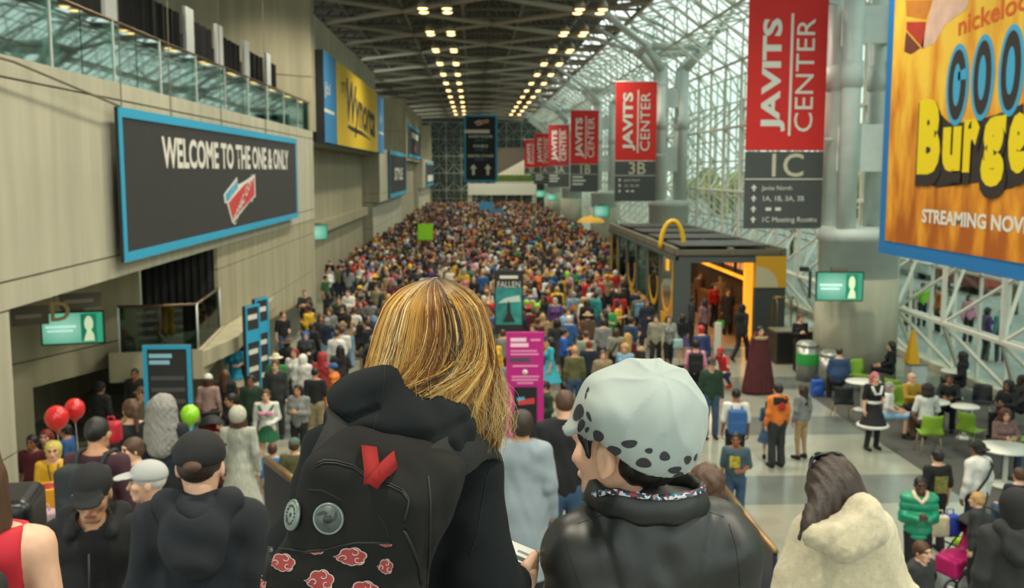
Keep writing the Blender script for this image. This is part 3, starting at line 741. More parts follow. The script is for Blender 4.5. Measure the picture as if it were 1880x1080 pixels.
for j in range(53):                                    # feet of the frame
    mb.tube((12.4, 2 + j * 3.05, 1.9), (13.7, 3.52 + j * 3.05, .15), .06, 5); mb.tube((12.4, 5.05 + j * 3.05, 1.9), (13.7, 3.52 + j * 3.05, .15), .06, 5)
sp = lambda i, j: (12.4 - 3.9 * i / 2, 2 + j * 3.05, 11.05 + 2.9 * i / 2)
lattice(mb, 3, 54, sp, .07, .045, off=lambda i, j: (13.0 - 3.9 * (i + .5) / 2 - .0, 3.52 + j * 3.05, 12.1 + 2.9 * (i + .5) / 2 - .2))
S(mb.build('trim_space_frame', STEELW))
S(MB().box((13.75, 2, 0), (14.2, 166, .18)).build('trim_kerb', CONC))

# ---- far end
mb = MB(); mb.box((-14, 166, 0), (14.2, 166.3, 16.6)); S(mb.build('wall_back', M('far_dark_glazing', '#3a4a43', .25)))
mb = MB(); lattice(mb, 12, 6, lambda i, j: (-14 + i * 2.4, 164.6, .2 + j * 2.7), .09, .07, off=lambda i, j: (-12.8 + i * 2.4, 165.8, 1.55 + j * 2.7))
S(mb.build('trim_back_frame', M('far_frame_steel', '#878e82', .6)))
o = MB().box((-.9, 150, 2.5), (9.1, 151, 4.15)).build('portal_beam', M('pale_portal', '#d2d2c2', .7)); S(o)
for x in (-.9, 8.5): S(MB().box((x, 150.1, 0), (x + .6, 150.9, 2.5)).build('portal_pillar', CONC))
o = MB().prism([(-1.5, 0), (7, 0), (7, 4.6)], 0, .5).build('escalator', M('pale_escalator_side', '#cfccbb', .6)); o.matrix_world = Matrix.Translation((3.6, 161, 4.6)) @ Matrix.Rotation(PI / 2, 4, 'X')
tag(o, 'pale sloping side of a far escalator beyond the hanging black sign', 'escalator')
S(MB().box((3.2, 157, 4.2), (13.8, 160, 4.6)).build('upper_floor', CONC2)); S(MB().box((2, 163.5, 4.6), (13.8, 164, 9.6)).build('wall_back_inner', M('far_brown_wall', '#5a5347', .8)))
hed = smesh('hedge', [rbox((6.1, 155.5, 4.9), (2.6, .4, .35), .15, .05)], .12, disp=lambda X: .06 * np.sin(X[..., 0] * 9) * np.sin(X[..., 2] * 8))
o = link('hedge', hed, M('hedge_leaves', '#5a7030', .9, var=.5, scale=6)); tag(o, 'green hedge strip on the far ledge beside the black sign', 'hedge')
S(MB().box((3.2, 155, 3.9), (9.0, 156.2, 4.45)).build('trim_ledge', CONC))

# ---- columns along the glass wall
def column(y, x=11.0):
    mb = MB(); mb.lathe([(1.16, 0), (1.16, 2.0), (1.15, 2.02), (1.15, 2.9)], 40, (x, y, 0)); S(mb.build('column_base', CONC))
    mb = MB(); mb.lathe([(1.1, 2.9), (1.1, 3.95), (1.16, 3.95), (1.16, 4.3), (1.0, 4.32)], 40, (x, y, 0))
    for sx in (-1, 1):
        for sy in (-1, 1):
            c = (x + sx * .62, y + sy * .62)
            mb.tube((*c, 4.3), (*c, 11.5), .27, 16); mb.tube((*c, 11.45), (x + sx * 1.55, y + sy * 1.55, 12.55), .25, 14)
            mb.tube((*c, 8.2), (*c, 8.9), .31, 16)
    for z0, z1 in ((5.9, 7.2), (9.4, 10.4)): mb.box((x - .55, y - .62, z0), (x + .55, y - .56, z1)); mb.box((x - .62, y - .55, z0), (x - .56, y + .55, z1)); mb.box((x + .56, y - .55, z0), (x + .62, y + .55, z1))
    for sx, sy, tx, ty in ((-1, -1, 1, -1), (1, -1, 1, 1), (1, 1, -1, 1), (-1, 1, -1, -1)):
        mb.tube((x + sx * 1.6, y + sy * 1.6, 12.6), (x + tx * 1.6, y + ty * 1.6, 12.6), .2, 12); mb.ball((x + sx * 1.6, y + sy * 1.6, 12.6), .28)
    for sx in (-1, 1):
        for sy in (-1, 1):
            mb.tube((x + sx * 1.6, y + sy * 1.6, 12.6), (x + sx * 3.4 - 1.2, y + sy * 5, 14.1), .11, 8); mb.tube((x + sx * 1.6, y + sy * 1.6, 12.6), (x - 3 + sx, y + sy * 2, 14.1), .1, 8)
    S(mb.build('column_shaft', STEELG))
for k in range(5): column(28.9 + 28.8 * k)

# ---- lamps under the roof, in pairs of rows
LAMPM = M('lamp_housing', '#9a927c', .5, .3); GLOW = M('warm_lamp_glow', '#ffcf85', .5, emit=5)
def lamp(): 
    a = MB().lathe([(.08, .50), (.13, .42), (.24, .25), (.28, .0), (.25, .0), (.23, .18)], 16); b = MB().lathe([(.13, -.05), (.22, -.02), (.25, .04)], 16)
    return a.mesh('housing'), b.mesh('lens')
LH, LL = lamp(); LH.materials.append(LAMPM); LL.materials.append(GLOW)
def pair(x, y, z, label, group, n=2):
    t = empty('ceiling_lamp', (x, y, z), 0, label, 'lamp', group)
    for k in range(n):
        for nm, me in (('housing', LH), ('lens', LL)):
            o = bpy.data.objects.new(nm, me); COL.objects.link(o); o.parent = t; o.location = (0, (k - .5) * 1.2 if n > 1 else 0, 0)
    MB().tube((0, 0, .5), (0, 0, 1.0), .03, 6).build('stem', STEELD, t)
for x, lb, g in ((-2.4, 'warm round twin lamp in the left row of the left ceiling double row', 'ceiling lamps, left double row, left side'), (-1.25, 'warm round twin lamp in the right row of the left ceiling double row', 'ceiling lamps, left double row, right side'),
                 (5.1, 'warm round twin lamp in the left row of the right ceiling double row', 'ceiling lamps, right double row, left side'), (6.2, 'warm round twin lamp in the right row of the right ceiling double row', 'ceiling lamps, right double row, right side')):
    for k in range(12): pair(x, 50.7 + 8.2 * k, 13.6, lb, g)
for (u, v, d) in ((538, 8, 44.5), (585, 55, 58), (592, 88, 62)): q = P(u, v, d); pair(q[0], q[1], q[2], f'warm twin lamp above the concrete tower, {"nearest the frame top" if v < 20 else "upper of the two" if v < 70 else "lower of the two"}', None)
def spot_light(x, y, z, e, col=(1, .92, .74)):
    l = bpy.data.lights.new('lamp_and_fill_light', 'SPOT'); l.energy = e; l.color = col; l.spot_size = 2.4; l.spot_blend = .8; l.shadow_soft_size = .35
    o = bpy.data.objects.new('lamp_and_fill_light', l); o.location = (x, y, z); COL.objects.link(o)
for y in (2, 12, 22, 32, 42, 54.8, 71.2, 87.6, 104, 120.4, 136.8, 147, 158):  # final rows are fill added beyond the lamps to brighten the far end
    for x in (-1.8, 5.6): spot_light(x, y, 13.5, 2600)
for y in (18, 28, 38): spot_light(-5.2, y, 13.3, 1400)

# ---- the street outside
S(MB().box((14.2, -60, -.3), (120, 240, -.02)).build('ground', M('street_paving', '#9a9d98', .9, var=.15, scale=1)))
def facade(h, col, wcol, nm, loc, size, label):
    t = empty(nm, loc, 0, label, 'building'); sx, sy = size
    MB().box((0, 0, 0), (sx, sy, h)).build('wall', M('facade_' + col, col, .8), t)
    mb = MB(); wm = M('facade_glass_' + wcol, wcol, .3)
    for j in range(int(sy / 3.2)):
        for k in range(int(h / 3.4)): mb.box((-.06, j * 3.2 + .6, k * 3.4 + 1.0), (.0, j * 3.2 + 2.6, k * 3.4 + 2.9))
    o = mb.build('window', wm, t); o['kind'] = 'stuff'
facade(26, '#d2cdc2', '#9fb0b6', 'building', (62, 10, 0), (20, 34), 'pale stone building across the street, nearest behind the glass wall')
facade(34, '#cfd8d8', '#aec4c8', 'building', (66, 50, 0), (20, 40), 'blue grey glass building across the street behind the food kiosk')
facade(30, '#cdbcae', '#a9adab', 'building', (62, 96, 0), (20, 60), 'brownish building across the street, farthest behind the glass wall')
LEAF = M('yellow_green_leaves', '#a8a83c', .9, var=.5, scale=3); TRUNK = M('tree_bark', '#5a4a3a', .9)
for i, (x, y, s, w) in enumerate(((22, 48, 1.0, 'second from the right'), (21.5, 58, 1.15, 'third from the right'), (22, 70, 1.0, 'fourth from the right'), (21.5, 84, 1.1, 'farthest of the row'), (22.5, 41.5, .9, 'first from the right, under the billboard'))):
    t = empty('street_tree', (x, y, 0), i, f'yellow green street tree outside the glass wall, {w}', 'tree', scale=s)
    MB().path([(0, 0, 0), (.05, 0, 1.4), (0, .1, 2.9), (.1, 0, 4.2)], [.16, .13, .1, .05], 8).build('trunk', TRUNK, t)
    rr = np.random.default_rng(i); pr = [ell((*(rr.normal(0, .9, 2)), 3.6 + rr.uniform(-.7, 1.6)), (.95, .95, .8), .3) for _ in range(9)]
    link('foliage', smesh('foliage', pr, .12, disp=lambda X: .14 * np.sin(X[..., 0] * 11) * np.sin(X[..., 1] * 12) * np.sin(X[..., 2] * 10)), LEAF, t)
def car(x, y, col, cname, label, h=1.5, L=4.6):
    t = empty('car', (x, y, 0), 0, label, 'car'); bm_ = M('car_paint_' + cname, col, .3)
    pr = [rbox((0, 0, .62), (.78, L / 2 - .2, .22), .14, .05), rbox((0, -.15, 1.0), (.62, L * .26, h - 1.18), .16, .2)]
    link('body', smesh('body', pr, .06), bm_, t)
    MB().box((-.79, -L * .27, 1.02), (.79, L * .22, h - .12)).build('window', M('car_glass', '#1c2226', .1), t)
    for sx in (-.8, .8):
        for sy in (-L * .31, L * .31): MB().tube((sx - .1, sy, .33), (sx + .1, sy, .33), .33, 16).build('wheel', M('tyre', '#161616', .8), t)
car(25, 50, '#a33b35', 'red', 'red car on the street beyond the glass wall'); car(27, 64, '#c8a12a', 'yellow', 'yellow taxi on the street beyond the trees'); car(25.5, 57, '#d5d7d6', 'white', 'white van on the street behind the tables', 2.1, 5.2)
# ================================================================== SIGNS
RED = M('banner_red', '#cf2723', .75, var=.04, scale=2); DRED = M('banner_dark_red', '#9c2328', .75)
SIGNGREY = M('sign_dark_grey', '#474b4a', .7); LETTER = M('letter_white', '#d9d7cd', .7); LGREY = M('letter_cream', '#c3bda2', .7)
SBLACK = M('sign_black', '#2b2c2c', .85, var=.1, scale=2); CYAN = M('sign_cyan', '#2b9dc6', .6); TBLUE = M('letter_blue', '#2a7da0', .6)
LOGOB = M('logo_blue', '#4aa5c9', .6); LOGOR = M('logo_red', '#c23a3e', .6)
def board(name, c, right, up, w, h, mat, label, cat='sign', t=.05, group=None):
    o = MB().box((-w / 2, -h / 2, -t / 2), (w / 2, h / 2, t / 2)).build(name, mat); frame(o, c, right, up); return tag(o, label, cat, group)
def rect(o, name, x0, x1, y0, y1, mat, z0=.026, z1=.032, kind=None):
    r = MB().box((x0, y0, z0), (x1, y1, z1)).build(name, mat, o)
    if kind: r['kind'] = kind
    return r
def border(o, w, h, b, mat, z=.026, t=.02):
    m = MB()
    m.box((-w / 2, h / 2 - b, z), (w / 2, h / 2, z + t)); m.box((-w / 2, -h / 2, z), (w / 2, -h / 2 + b, z + t)); m.box((-w / 2, -h / 2 + b, z), (-w / 2 + b, h / 2 - b, z + t)); m.box((w / 2 - b, -h / 2 + b, z), (w / 2, h / 2 - b, z + t))
    return m.build('border', mat, o)
def poly(o, name, pts, mat, z=.03, t=.008):
    r = MB().poly(pts, t).build(name, mat, o); r.location = (0, 0, z); return r
def arrow(o, x, y, s, mat, a=0):
    pts = [(-.12, -.5), (.12, -.5), (.12, .08), (.34, .08), (0, .5), (-.34, .08), (-.12, .08)]; c, sn = math.cos(a), math.sin(a)
    return poly(o, 'arrow', [(x + s * (p[0] * c - p[1] * sn), y + s * (p[0] * sn + p[1] * c)) for p in pts], mat)
def logo(o, x, y, w, h):                              # slanted blue over red block with a pale edge
    q = lambda pts: [(x + w * a, y + h * b) for a, b in pts]
    poly(o, 'logo', q([(-.5, .12), (-.10, .46), (-.08, .30), (.12, .36), (.5, .52), (.5, .0), (.42, -.02), (.36, -.12), (.34, -.06), (-.28, -.50), (-.42, -.06), (-.48, -.06)]), LETTER, .03, .006)
    poly(o, 'logo', q([(-.46, .12), (-.11, .40), (-.09, .24), (-.40, -.02), (-.44, -.02)]), LOGOB, .036, .006)
    poly(o, 'logo', q([(-.38, -.06), (.10, .28), (.14, .30), (.46, .44), (.46, .04), (-.27, -.42)]), LOGOR, .036, .006)
    text('NEW YORK', h * .10, LETTER, o, x - w * .26, y + h * .17, .042, .65)
    text('COMIC CON', h * .20, LETTER, o, x + w * .06, y - h * .02, .043, .45, bold=.02, w=w * .72)

# ---- hanging hall banners
def hall_banner(d, code, label, dark=False, x=8.8):
    t = empty('hanging_banner', (x, d, 10.7), 0, label, 'banner', None)
    rd = MB().box((-1.12, -.02, -4.21), (1.12, .02, 0)).build('fabric_panel', DRED if dark else RED, t)
    gp = MB().box((-1.12, -.025, -6.42), (1.12, .025, -4.24)).build('direction_panel', SIGNGREY, t)
    for q in (rd, gp): pass
    f = empty('lettering_mount', (0, 0, 0)); bpy.data.objects.remove(f)
    def T(s, h, m, x_, z_, rot=0, par=rd, **k):
        o = text(s, h, m, par, 0, 0, 0, rot, **k)
        o.matrix_local = Matrix(((1, 0, 0, x_), (0, 0, -1, -.03), (0, 1, 0, z_), (0, 0, 0, 1))); return o
    T('JAVITS', .70, LETTER, -.37, -2.10, PI / 2, bold=.035, w=3.13, ax='LEFT')
    T('CENTER', .52, LETTER, .50, -2.10, PI / 2, w=3.13, ax='LEFT')
    for o in [o for o in rd.children]: 
        xs = [v.co.y for v in o.data.vertices]; o.location.z = -2.12 - (max(xs) + min(xs)) / 2
    MB().box((.075, -.035, -3.8), (.145, -.02, -.42)).build('rule_line', LETTER, rd)
    T(code, .66, LGREY, .10, -4.62, par=gp, bold=.008)
    MB().box((-1.12, -.035, -5.03), (1.12, -.025, -5.0)).build('rule_line', LETTER, gp)
    if d < 60:
        rows = (('Javits North', .13), ('1A, 1B, 3A, 3B', .15), ('', 0), ('1C Meeting Rooms', .15)) if code == '1C' else (('Javits North', .13), ('1A, 1B, 3A', .14), ('', 0))
        for k, (s, h) in enumerate(rows):
            z = -5.27 - k * .30
            if s: o = T(s, h, LETTER, -.62, z, par=gp, ax='LEFT')
            else:
                for q in (-.5, -.22): MB().box((q, -.035, z - .04), (q + .16, -.025, z + .05)).build('pictogram', LETTER, gp)
            a = MB().poly([(-.03, -.08), (.03, -.08), (.03, .0), (.09, .0), (0, .1), (-.09, .0), (-.03, .0)], .006).build('arrow', LETTER, gp)
            a.matrix_local = Matrix(((1, 0, 0, -.85), (0, 0, -1, -.028), (0, 1, 0, z), (0, 0, 0, 1)))
            MB().box((-.62, -.03, z - .16), (.9, -.025, z - .15)).build('rule_line', SIGNGREY, gp)
        if code == '1C': T('1C', .10, LETTER, .80, -5.27 - .9, par=gp)
    else:
        for k in range(3): MB().box((-.95, -.035, -5.3 - k * .28), (-.1 + .2 * (k % 2), -.025, -5.18 - k * .28)).build('text_line', LETTER, gp)
    mb = MB()
    for z in (-.1, -3.9): mb.tube((1.1, .05, z), (1.75, .5, z), .05, 8)
    mb.tube((-1.2, 0, .03), (1.2, 0, .03), .03, 8); mb.build('bracket', STEELG, t)
    return t
hall_banner(29, '1C', 'nearest tall red hall banner, marked 1C, beside the big concrete column')
hall_banner(56, '3B', 'second tall red hall banner, marked 3B below')
hall_banner(82, '1B', 'third tall red hall banner, marked 1B below')
hall_banner(107, '3A', 'fourth hall banner in darker red, marked 3A below', True)
hall_banner(131, '1A', 'fifth hall banner, partly hidden behind the darker red one')
hall_banner(157, '3D', 'farthest and smallest red hall banner')

# ---- welcome banner on the left wall
def left_board(name, x, d0, d1, z0, z1, mat, label, cat='banner', b=None, bm_=None, t=.06):
    o = board(name, (x, (d0 + d1) / 2, (z0 + z1) / 2), (0, 1, 0), (0, 0, 1), d1 - d0, z1 - z0, mat, label, cat, t)
    if b: border(o, d1 - d0, z1 - z0, b, bm_ or CYAN)
    return o
wb_ = left_board('welcome_banner', -6.2, 18.25, 36.2, 4.3, 7.02, SBLACK, 'long black welcome banner with bright blue border on the left concrete wall', b=.17)
LW = lambda u, v: (GX(u, v, -6.17)[1] - (18.25 + 36.2) / 2, GX(u, v, -6.17)[2] - 5.66)
a0, a1 = LW(297, 279), LW(529, 289)
text('WELCOME TO THE ONE & ONLY', .64, LETTER, wb_, (a0[0] + a1[0]) / 2, .62, .03, 0, bold=.03, w=a1[0] - a0[0])
lo_ = LW(411, 365); hi_ = LW(469, 365); logo(wb_, (lo_[0] + hi_[0]) / 2, -.47, hi_[0] - lo_[0], 1.22)
for y_ in (18.45, 21.4, 25.6, 31): MB().tube((y_ - 27.22, 1.36, .03), (y_ - 27.22, 8.5, .06), .012, 5).build('cable', STEELD, wb_)
MB().path([(-8.9, 1.37, .04), (-13, 1.7, .05), (-15.5, 1.75, .05)], .02, 6).build('hanging_wire', STEELD, wb_)
YB = M('banner_yellow', '#dcb91f', .7); BB = M('banner_blue', '#2f7fb5', .7)
o = left_board('advertising_banner', -6.33, 42.5, 70.25, 7.1, 10.8, BB, 'large yellow and blue banner with black brush script on the left wall', t=.5)
rect(o, 'yellow_panel', -9.9, 9.3, -1.85, 1.85, YB, .25, .262)
BRUSH = M('brush_black', '#26272a', .8)
text('Wynorca', 2.0, BRUSH, o, .6, .1, .262, -.03, w=14, shear=.25, bold=.03)
text('my', .8, BRUSH, o, -7.3, .95, .262, .1, w=2.2, shear=.2)
poly(o, 'brush_stroke', [(-6.2, -.95), (-6.0, -.8), (0, -.88), (5.5, -1.25), (0, -1.1), (-4.5, -1.05)], BRUSH, .262, .006)
for x0, w in ((-12.4, 3.2), (12.0, 3.6)):
    text('jbl', .55, LETTER, o, x0 - .4, .35, .255, w=1.6); rect(o, 'text_line', x0 - 1.5, x0 + 1.6, -.62, -.48, LETTER, .25, .258)
MB().box((-13.92, -1.85, -.27), (-13.89, 1.85, .27)).build('end_panel', SBLACK, o)
o = left_board('wall_banner', -6.3, 77, 96, 3.9, 7.5, SBLACK, 'black blue edged banner beyond the yellow one, with large pale letters', b=.32)
text('STYLE', 1.0, LETTER, o, 0, 0, .03, w=9, bold=.03)
o = left_board('wall_banner', -6.5, 103.5, 126, 7.35, 10.7, SBLACK, 'upper far black banner with a small pink mark, beneath the far tower', b=.3)
rect(o, 'text_line', -6, 6, .4, 1.0, LETTER); rect(o, 'mark', -1.5, 1.5, -1.0, -.3, M('mark_pink', '#b5446a', .7))
o = left_board('wall_banner', -6.3, 137, 162, 3.9, 7.1, SBLACK, 'farthest low black banner with blue edge at the end of the left wall', b=.28)
rect(o, 'text_line', -9, 9, -1.0, -.1, LETTER)

# ---- hanging black sign at the far end
o = board('hanging_sign', (.47, 70, 7.45), (1, 0, 0), (0, 0, 1), 2.26, 4.52, SBLACK, 'black hanging sign with blue border and two up arrows over the crowd')
border(o, 2.26, 4.52, .13, CYAN); logo(o, .05, 1.72, .95, .42); rect(o, 'text_line', -1.1, .6, 1.02, 1.25, LETTER, .05, .056)
for s, y, m, w, h in (('SHOW FLOOR', .80, LETTER, 1.6, .19), ('LEVEL 3', .54, TBLUE, .8, .16), ('PANELS', .16, LETTER, .98, .19), ('LEVEL 1', -.10, TBLUE, .8, .16), ('EMPIRE STAGE', -.50, LETTER, 1.72, .19), ('LEVEL 1', -.74, TBLUE, .8, .16)): text(s, h, m, o, 0, y, .03, w=w, bold=.02)
for x in (-.5, .48): arrow(o, x, -1.42, .72, LETTER)
for x in (-1, 1): MB().tube((x, 2.26, 0), (x, 6.85, 0), .012, 5).build('cable', STEELD, o)

# ---- big film billboard hung along the hall on the right
FRY = bpy.data.materials.new('golden_fries_print'); FRY.use_nodes = True
nt = FRY.node_tree; b_ = nt.nodes['Principled BSDF']; tc = nt.nodes.new('ShaderNodeTexCoord'); mp = nt.nodes.new('ShaderNodeMapping'); mp.inputs['Scale'].default_value = (1.6, .55, 1); mp.inputs['Rotation'].default_value = (0, 0, .25)
nz = nt.nodes.new('ShaderNodeTexNoise'); nz.inputs['Scale'].default_value = 1.5; nz.inputs['Detail'].default_value = 5; rp = nt.nodes.new('ShaderNodeValToRGB')
nt.links.new(tc.outputs['Object'], mp.inputs[0]); nt.links.new(mp.outputs[0], nz.inputs['Vector']); nt.links.new(nz.outputs['Fac'], rp.inputs[0]); nt.links.new(rp.outputs[0], b_.inputs['Base Color'])
sx = nt.nodes.new('ShaderNodeSeparateXYZ'); nt.links.new(tc.outputs['Object'], sx.inputs[0])
mr = nt.nodes.new('ShaderNodeMapRange'); mr.inputs['From Min'].default_value = -3; mr.inputs['From Max'].default_value = 1.5; mr.inputs['To Min'].default_value = -.22; mr.inputs['To Max'].default_value = .16
ad = nt.nodes.new('ShaderNodeMath'); nt.links.new(sx.outputs['Y'], mr.inputs['Value']); nt.links.new(nz.outputs['Fac'], ad.inputs[0]); nt.links.new(mr.outputs[0], ad.inputs[1]); nt.links.new(ad.outputs[0], rp.inputs[0])
e = rp.color_ramp.elements; e[0].position = .22; e[0].color = lin('#a8591a'); e[1].position = .72; e[1].color = lin('#f2c748'); k = e.new(.45); k.color = lin('#e0942a')
BLUEF = M('billboard_blue', '#1b6fb0', .6)
bb = board('film_billboard', (8.8, 14.85, 7.3), (0, -1, 0), (0, 0, 1), 13.7, 6.26, BLUEF, 'huge blue edged golden film billboard hanging at the right edge', 'billboard', .2)
o = MB().box((-6.5, -2.85, .1), (6.5, 2.85, .115)).build('printed_panel', FRY, bb)
BL = lambda u, v: (14.85 - GX(u, v, 8.68)[1], GX(u, v, 8.68)[2] - 7.3)
INK = M('letter_dark_brown', '#2c2420', .7); YEL = M('letter_yellow', '#e8cf12', .6); CY2 = M('letter_cyan', '#3fa3cf', .6); ORG = M('letter_orange', '#d8611d', .6)
def blet(s, u0, u1, v0, v1, mat, z, grow=0.0, bold=.03, sh=0.0):
    a = BL(u0, v1); b = BL(u1, v0); c = BL((u0 + u1) / 2, (v0 + v1) / 2)
    d = 8.68 / ((u0 + u1) / 2 - 870) * F; hh = (v1 - v0) / F * d * .97
    return text(s, hh + grow, mat, bb, c[0], c[1], z, 0, bold=bold + grow * .02, w=(b[0] - a[0]) + grow, shear=sh)
# dark splash behind the letters, then outlines, then faces
pts = [BL(u, v) for u, v in ((1700, 300), (1722, 205), (1742, 225), (1780, 225), (1830, 210), (1879, 190), (1879, 330), (1860, 345), (1815, 355), (1800, 335), (1720, 345), (1690, 330))]
poly(bb, 'letter_backing', pts[::-1], INK, .116, .004)
def ring(u0, u1, v0, v1, mat, z, g, cut=None, n=28, lw=None):
    a = BL(u0, v1); b = BL(u1, v0); cx, cy = (a[0] + b[0]) / 2, BL((u0 + u1) / 2, (v0 + v1) / 2)[1]; rx = (b[0] - a[0]) / 2 + g; d = 8.68 / ((u0 + u1) / 2 - 870) * F; ry = (v1 - v0) / F * d / 2 + g
    return cx, cy, rx, ry
for u0, u1, v0, v1 in ((1739, 1777, 92, 220), (1785, 1824, 75, 210), (1835, 1879, 57, 202), (1888, 1938, 38, 192)):
    cx, cy, rx, ry = ring(u0, u1, v0, v1, None, 0, 0)
    el = lambda s, g: [(cx + (rx * s + g) * math.cos(2 * PI * k / 32), cy + (ry * s + g) * math.sin(2 * PI * k / 32)) for k in range(32)]
    poly(bb, 'letter_outline', el(1, .10), CY2, .120, .005); poly(bb, 'letter', el(1, 0), INK, .125, .005)
    inner = [(cx + rx * .42 * math.cos(2 * PI * k / 32), cy + ry * .60 * math.sin(2 * PI * k / 32)) for k in range(32)]
    poly(bb, 'letter_counter', inner, CY2, .130, .004)
    if u0 == 1739: poly(bb, 'letter_counter', [(cx + rx * .1, cy + ry * .12), (cx + rx * .1, cy + ry * .36), (cx + rx * 1.05, cy + ry * .44), (cx + rx * 1.08, cy + ry * .12)][::-1], CY2, .130, .004)
for s, u0, u1, v0, v1 in (('B', 1684, 1732, 180, 322), ('u', 1730, 1768, 232, 318), ('r', 1768, 1802, 216, 318), ('g', 1800, 1850, 212, 345), ('e', 1850, 1893, 205, 320), ('r', 1895, 1930, 195, 320)):
    o = blet(s, u0, u1, v0 + 12, v1 + 14, INK, .131, .16, .06); o.name = 'letter_shadow'
    blet(s, u0, u1, v0, v1, YEL, .138, 0, .07)
sn = BL(1693, 394); text('STREAMING NOVEMBER', .27, LETTER, bb, sn[0] + 2.55, sn[1] - .02, .116, 0, bold=.035, w=5.1)
nk = BL(1757, 55); text('nickelodeon', .34, ORG, bb, nk[0] + 1.75, nk[1] + .12, .116, .05, bold=.02, w=3.4)
for pl, col, nm in (([(1662, 0), (1664, 30), (1700, 36), (1712, 0)], '#c77c25', 'bun_print'), ([(1664, 40), (1664, 55), (1695, 90), (1700, 40)], '#b5341f', 'tomato_print'), ([(1663, 58), (1660, 95), (1672, 100), (1690, 88)], '#6d3524', 'patty_print'), ([(1713, 0), (1690, 90), (1715, 80), (1735, 45), (1775, 15), (1778, 0)], '#dcb7a2', 'finger_print')):
    poly(bb, nm, [BL(u, v) for u, v in pl], M(nm, col, .7, var=.2, scale=3), .116, .003)
for y in (-5.5, 0, 5.5): MB().tube((y, 3.13, 0), (y, 7, 0), .02, 5).build('cable', STEELD, bb)

# ---- free standing and small signs
def stand_sign(name, u, v0, d, w, h, mat, label, yaw=0, bcol=None, b=.05):
    c = P(u, v0, d); t = board(name, (c[0], c[1], c[2] - h / 2), (math.cos(yaw), math.sin(yaw), 0), (0, 0, 1), w, h, mat, label, 'sign', .08)
    if bcol: border(t, w, h, b, bcol, .04)
    zb = -(c[2] - h) - h / 2
    MB().box((-w / 2, zb, -.25), (w / 2, zb + .04, .25)).build('base', STEELD, t)
    if zb < -h / 2 - .06:
        for s in (-1, 1): MB().box((s * w * .45 - .02, zb, -.03), (s * w * .45 + .02, -h / 2 + .01, .03)).build('post', bcol or STEELD, t)
    return t
def bars(o, rows, mat, z=.041):
    for x0, x1, y0, y1 in rows: rect(o, 'text_line', x0, x1, y0, y1, mat, z, z + .006)
s_ = stand_sign('directory_sign', 307, 633, 17.2, .80, 2.3, SBLACK, 'black directory board in a bright blue frame near the low balcony', 0, CYAN, .07)
bars(s_, [(-.3, .08, .93, 1.0), (-.3, .04, .82, .89)], M('letter_pale_blue', '#8fc3d8', .6)); bars(s_, [(-.28, .28, .55 - k * .2, .62 - k * .2) for k in range(6)], M('letter_dim', '#4a4d4c', .7))
for u, v, d, w_ in ((460, 560, 24.5, 'left'), (477, 547, 25.8, 'right')):
    s_ = stand_sign('tall_sign', u, v, d, .62, 2.7, SBLACK, f'tall narrow blue edged sign standing by the stairs, {w_} of the pair', 1.22, CYAN, .06)
    bars(s_, [(-.2, .2, 1.0 - k * .42, 1.12 - k * .42) for k in range(6)], LETTER); rect(s_, 'blue_block', -.25, .25, .45, .75, CYAN, .042, .05)
s_ = stand_sign('magenta_sign', 964, 610, 18.6, .69, 2.6, M('sign_magenta', '#b3127c', .6), 'magenta information sign with a phone picture behind the fair haired person', 0)
bars(s_, [(-.27, .02, 1.13, 1.2), (-.27, .06, 1.03, 1.1)], M('letter_pink_white', '#f0c9df', .6)); bars(s_, [(.1, .28, 1.14, 1.18), (-.27, .22, .94, .97), (-.27, .25, .88, .91), (-.23, .24, .66, .69), (-.25, .26, .46, .49), (-.25, .24, .40, .43), (-.15, .15, .34, .37)], M('letter_pink', '#e091bd', .6))
rect(s_, 'dark_strip', -.3, .1, .75, .83, M('strip_grey', '#4a4550', .6), .041, .046); MB().lathe([(.05, .041), (.05, .05)], 20, (0, .56, 0)).build('round_mark', LETTER, s_)
rect(s_, 'phone_picture', -.2, .22, -1.0, .28, M('phone_black', '#14161a', .4), .041, .05); poly(s_, 'phone_mark', [(-.16, .08), (-.02, .1), (0, .05), (-.14, .02)], LOGOB, .051); poly(s_, 'phone_mark', [(-.14, .02), (.17, .08), (.18, -.03), (-.12, -.06)], LOGOR, .051)
s_ = stand_sign('film_poster', 934, 497, 28, .80, 1.75, SBLACK, 'dark teal film poster on a stand in the middle of the crowd', 0)
rect(s_, 'picture', -.36, .36, -.62, .42, M('poster_teal', '#2f8f8c', .6, var=.5, scale=5), .041, .046); text('FALLEN', .16, LETTER, s_, 0, .5, .045, w=.62); bars(s_, [(-.25, .25, .66, .74)], LETTER)
poly(s_, 'figure_mark', [(-.05, -.3), (-.16, -.55), (.18, -.55), (.06, -.3), (.04, -.05), (.0, .05), (-.05, -.05)], SBLACK, .047); poly(s_, 'cloud_mark', [(-.3, -.02), (-.1, .12), (.3, .2), (.32, .02), (.05, .0)], M('poster_pale', '#bcd0c4', .7), .0465, .002)
def held_board(u, v, d, w, h, mat, label, pole=True):
    c = P(u, v, d); t = board('held_sign', c, (1, 0, 0), (0, 0, 1), w, h, mat, label, 'sign', .03)
    if pole: MB().tube((0, -h / 2, -.03), (0, -h / 2 - .8, -.03), .015, 6).build('stick', STEELD, t)
    return t
held_board(781, 426, 60, .88, .95, M('lime_board', '#86c91f', .6), 'lime green board held up over the crowd near the left wall')
held_board(893, 378, 112, 1.5, .9, M('blue_board', '#3f86b5', .6), 'blue board held up in the far crowd'); held_board(913, 388, 104, 1.3, .45, M('pale_blue_board', '#5c9cc2', .6), 'low pale blue board held up in the far crowd')
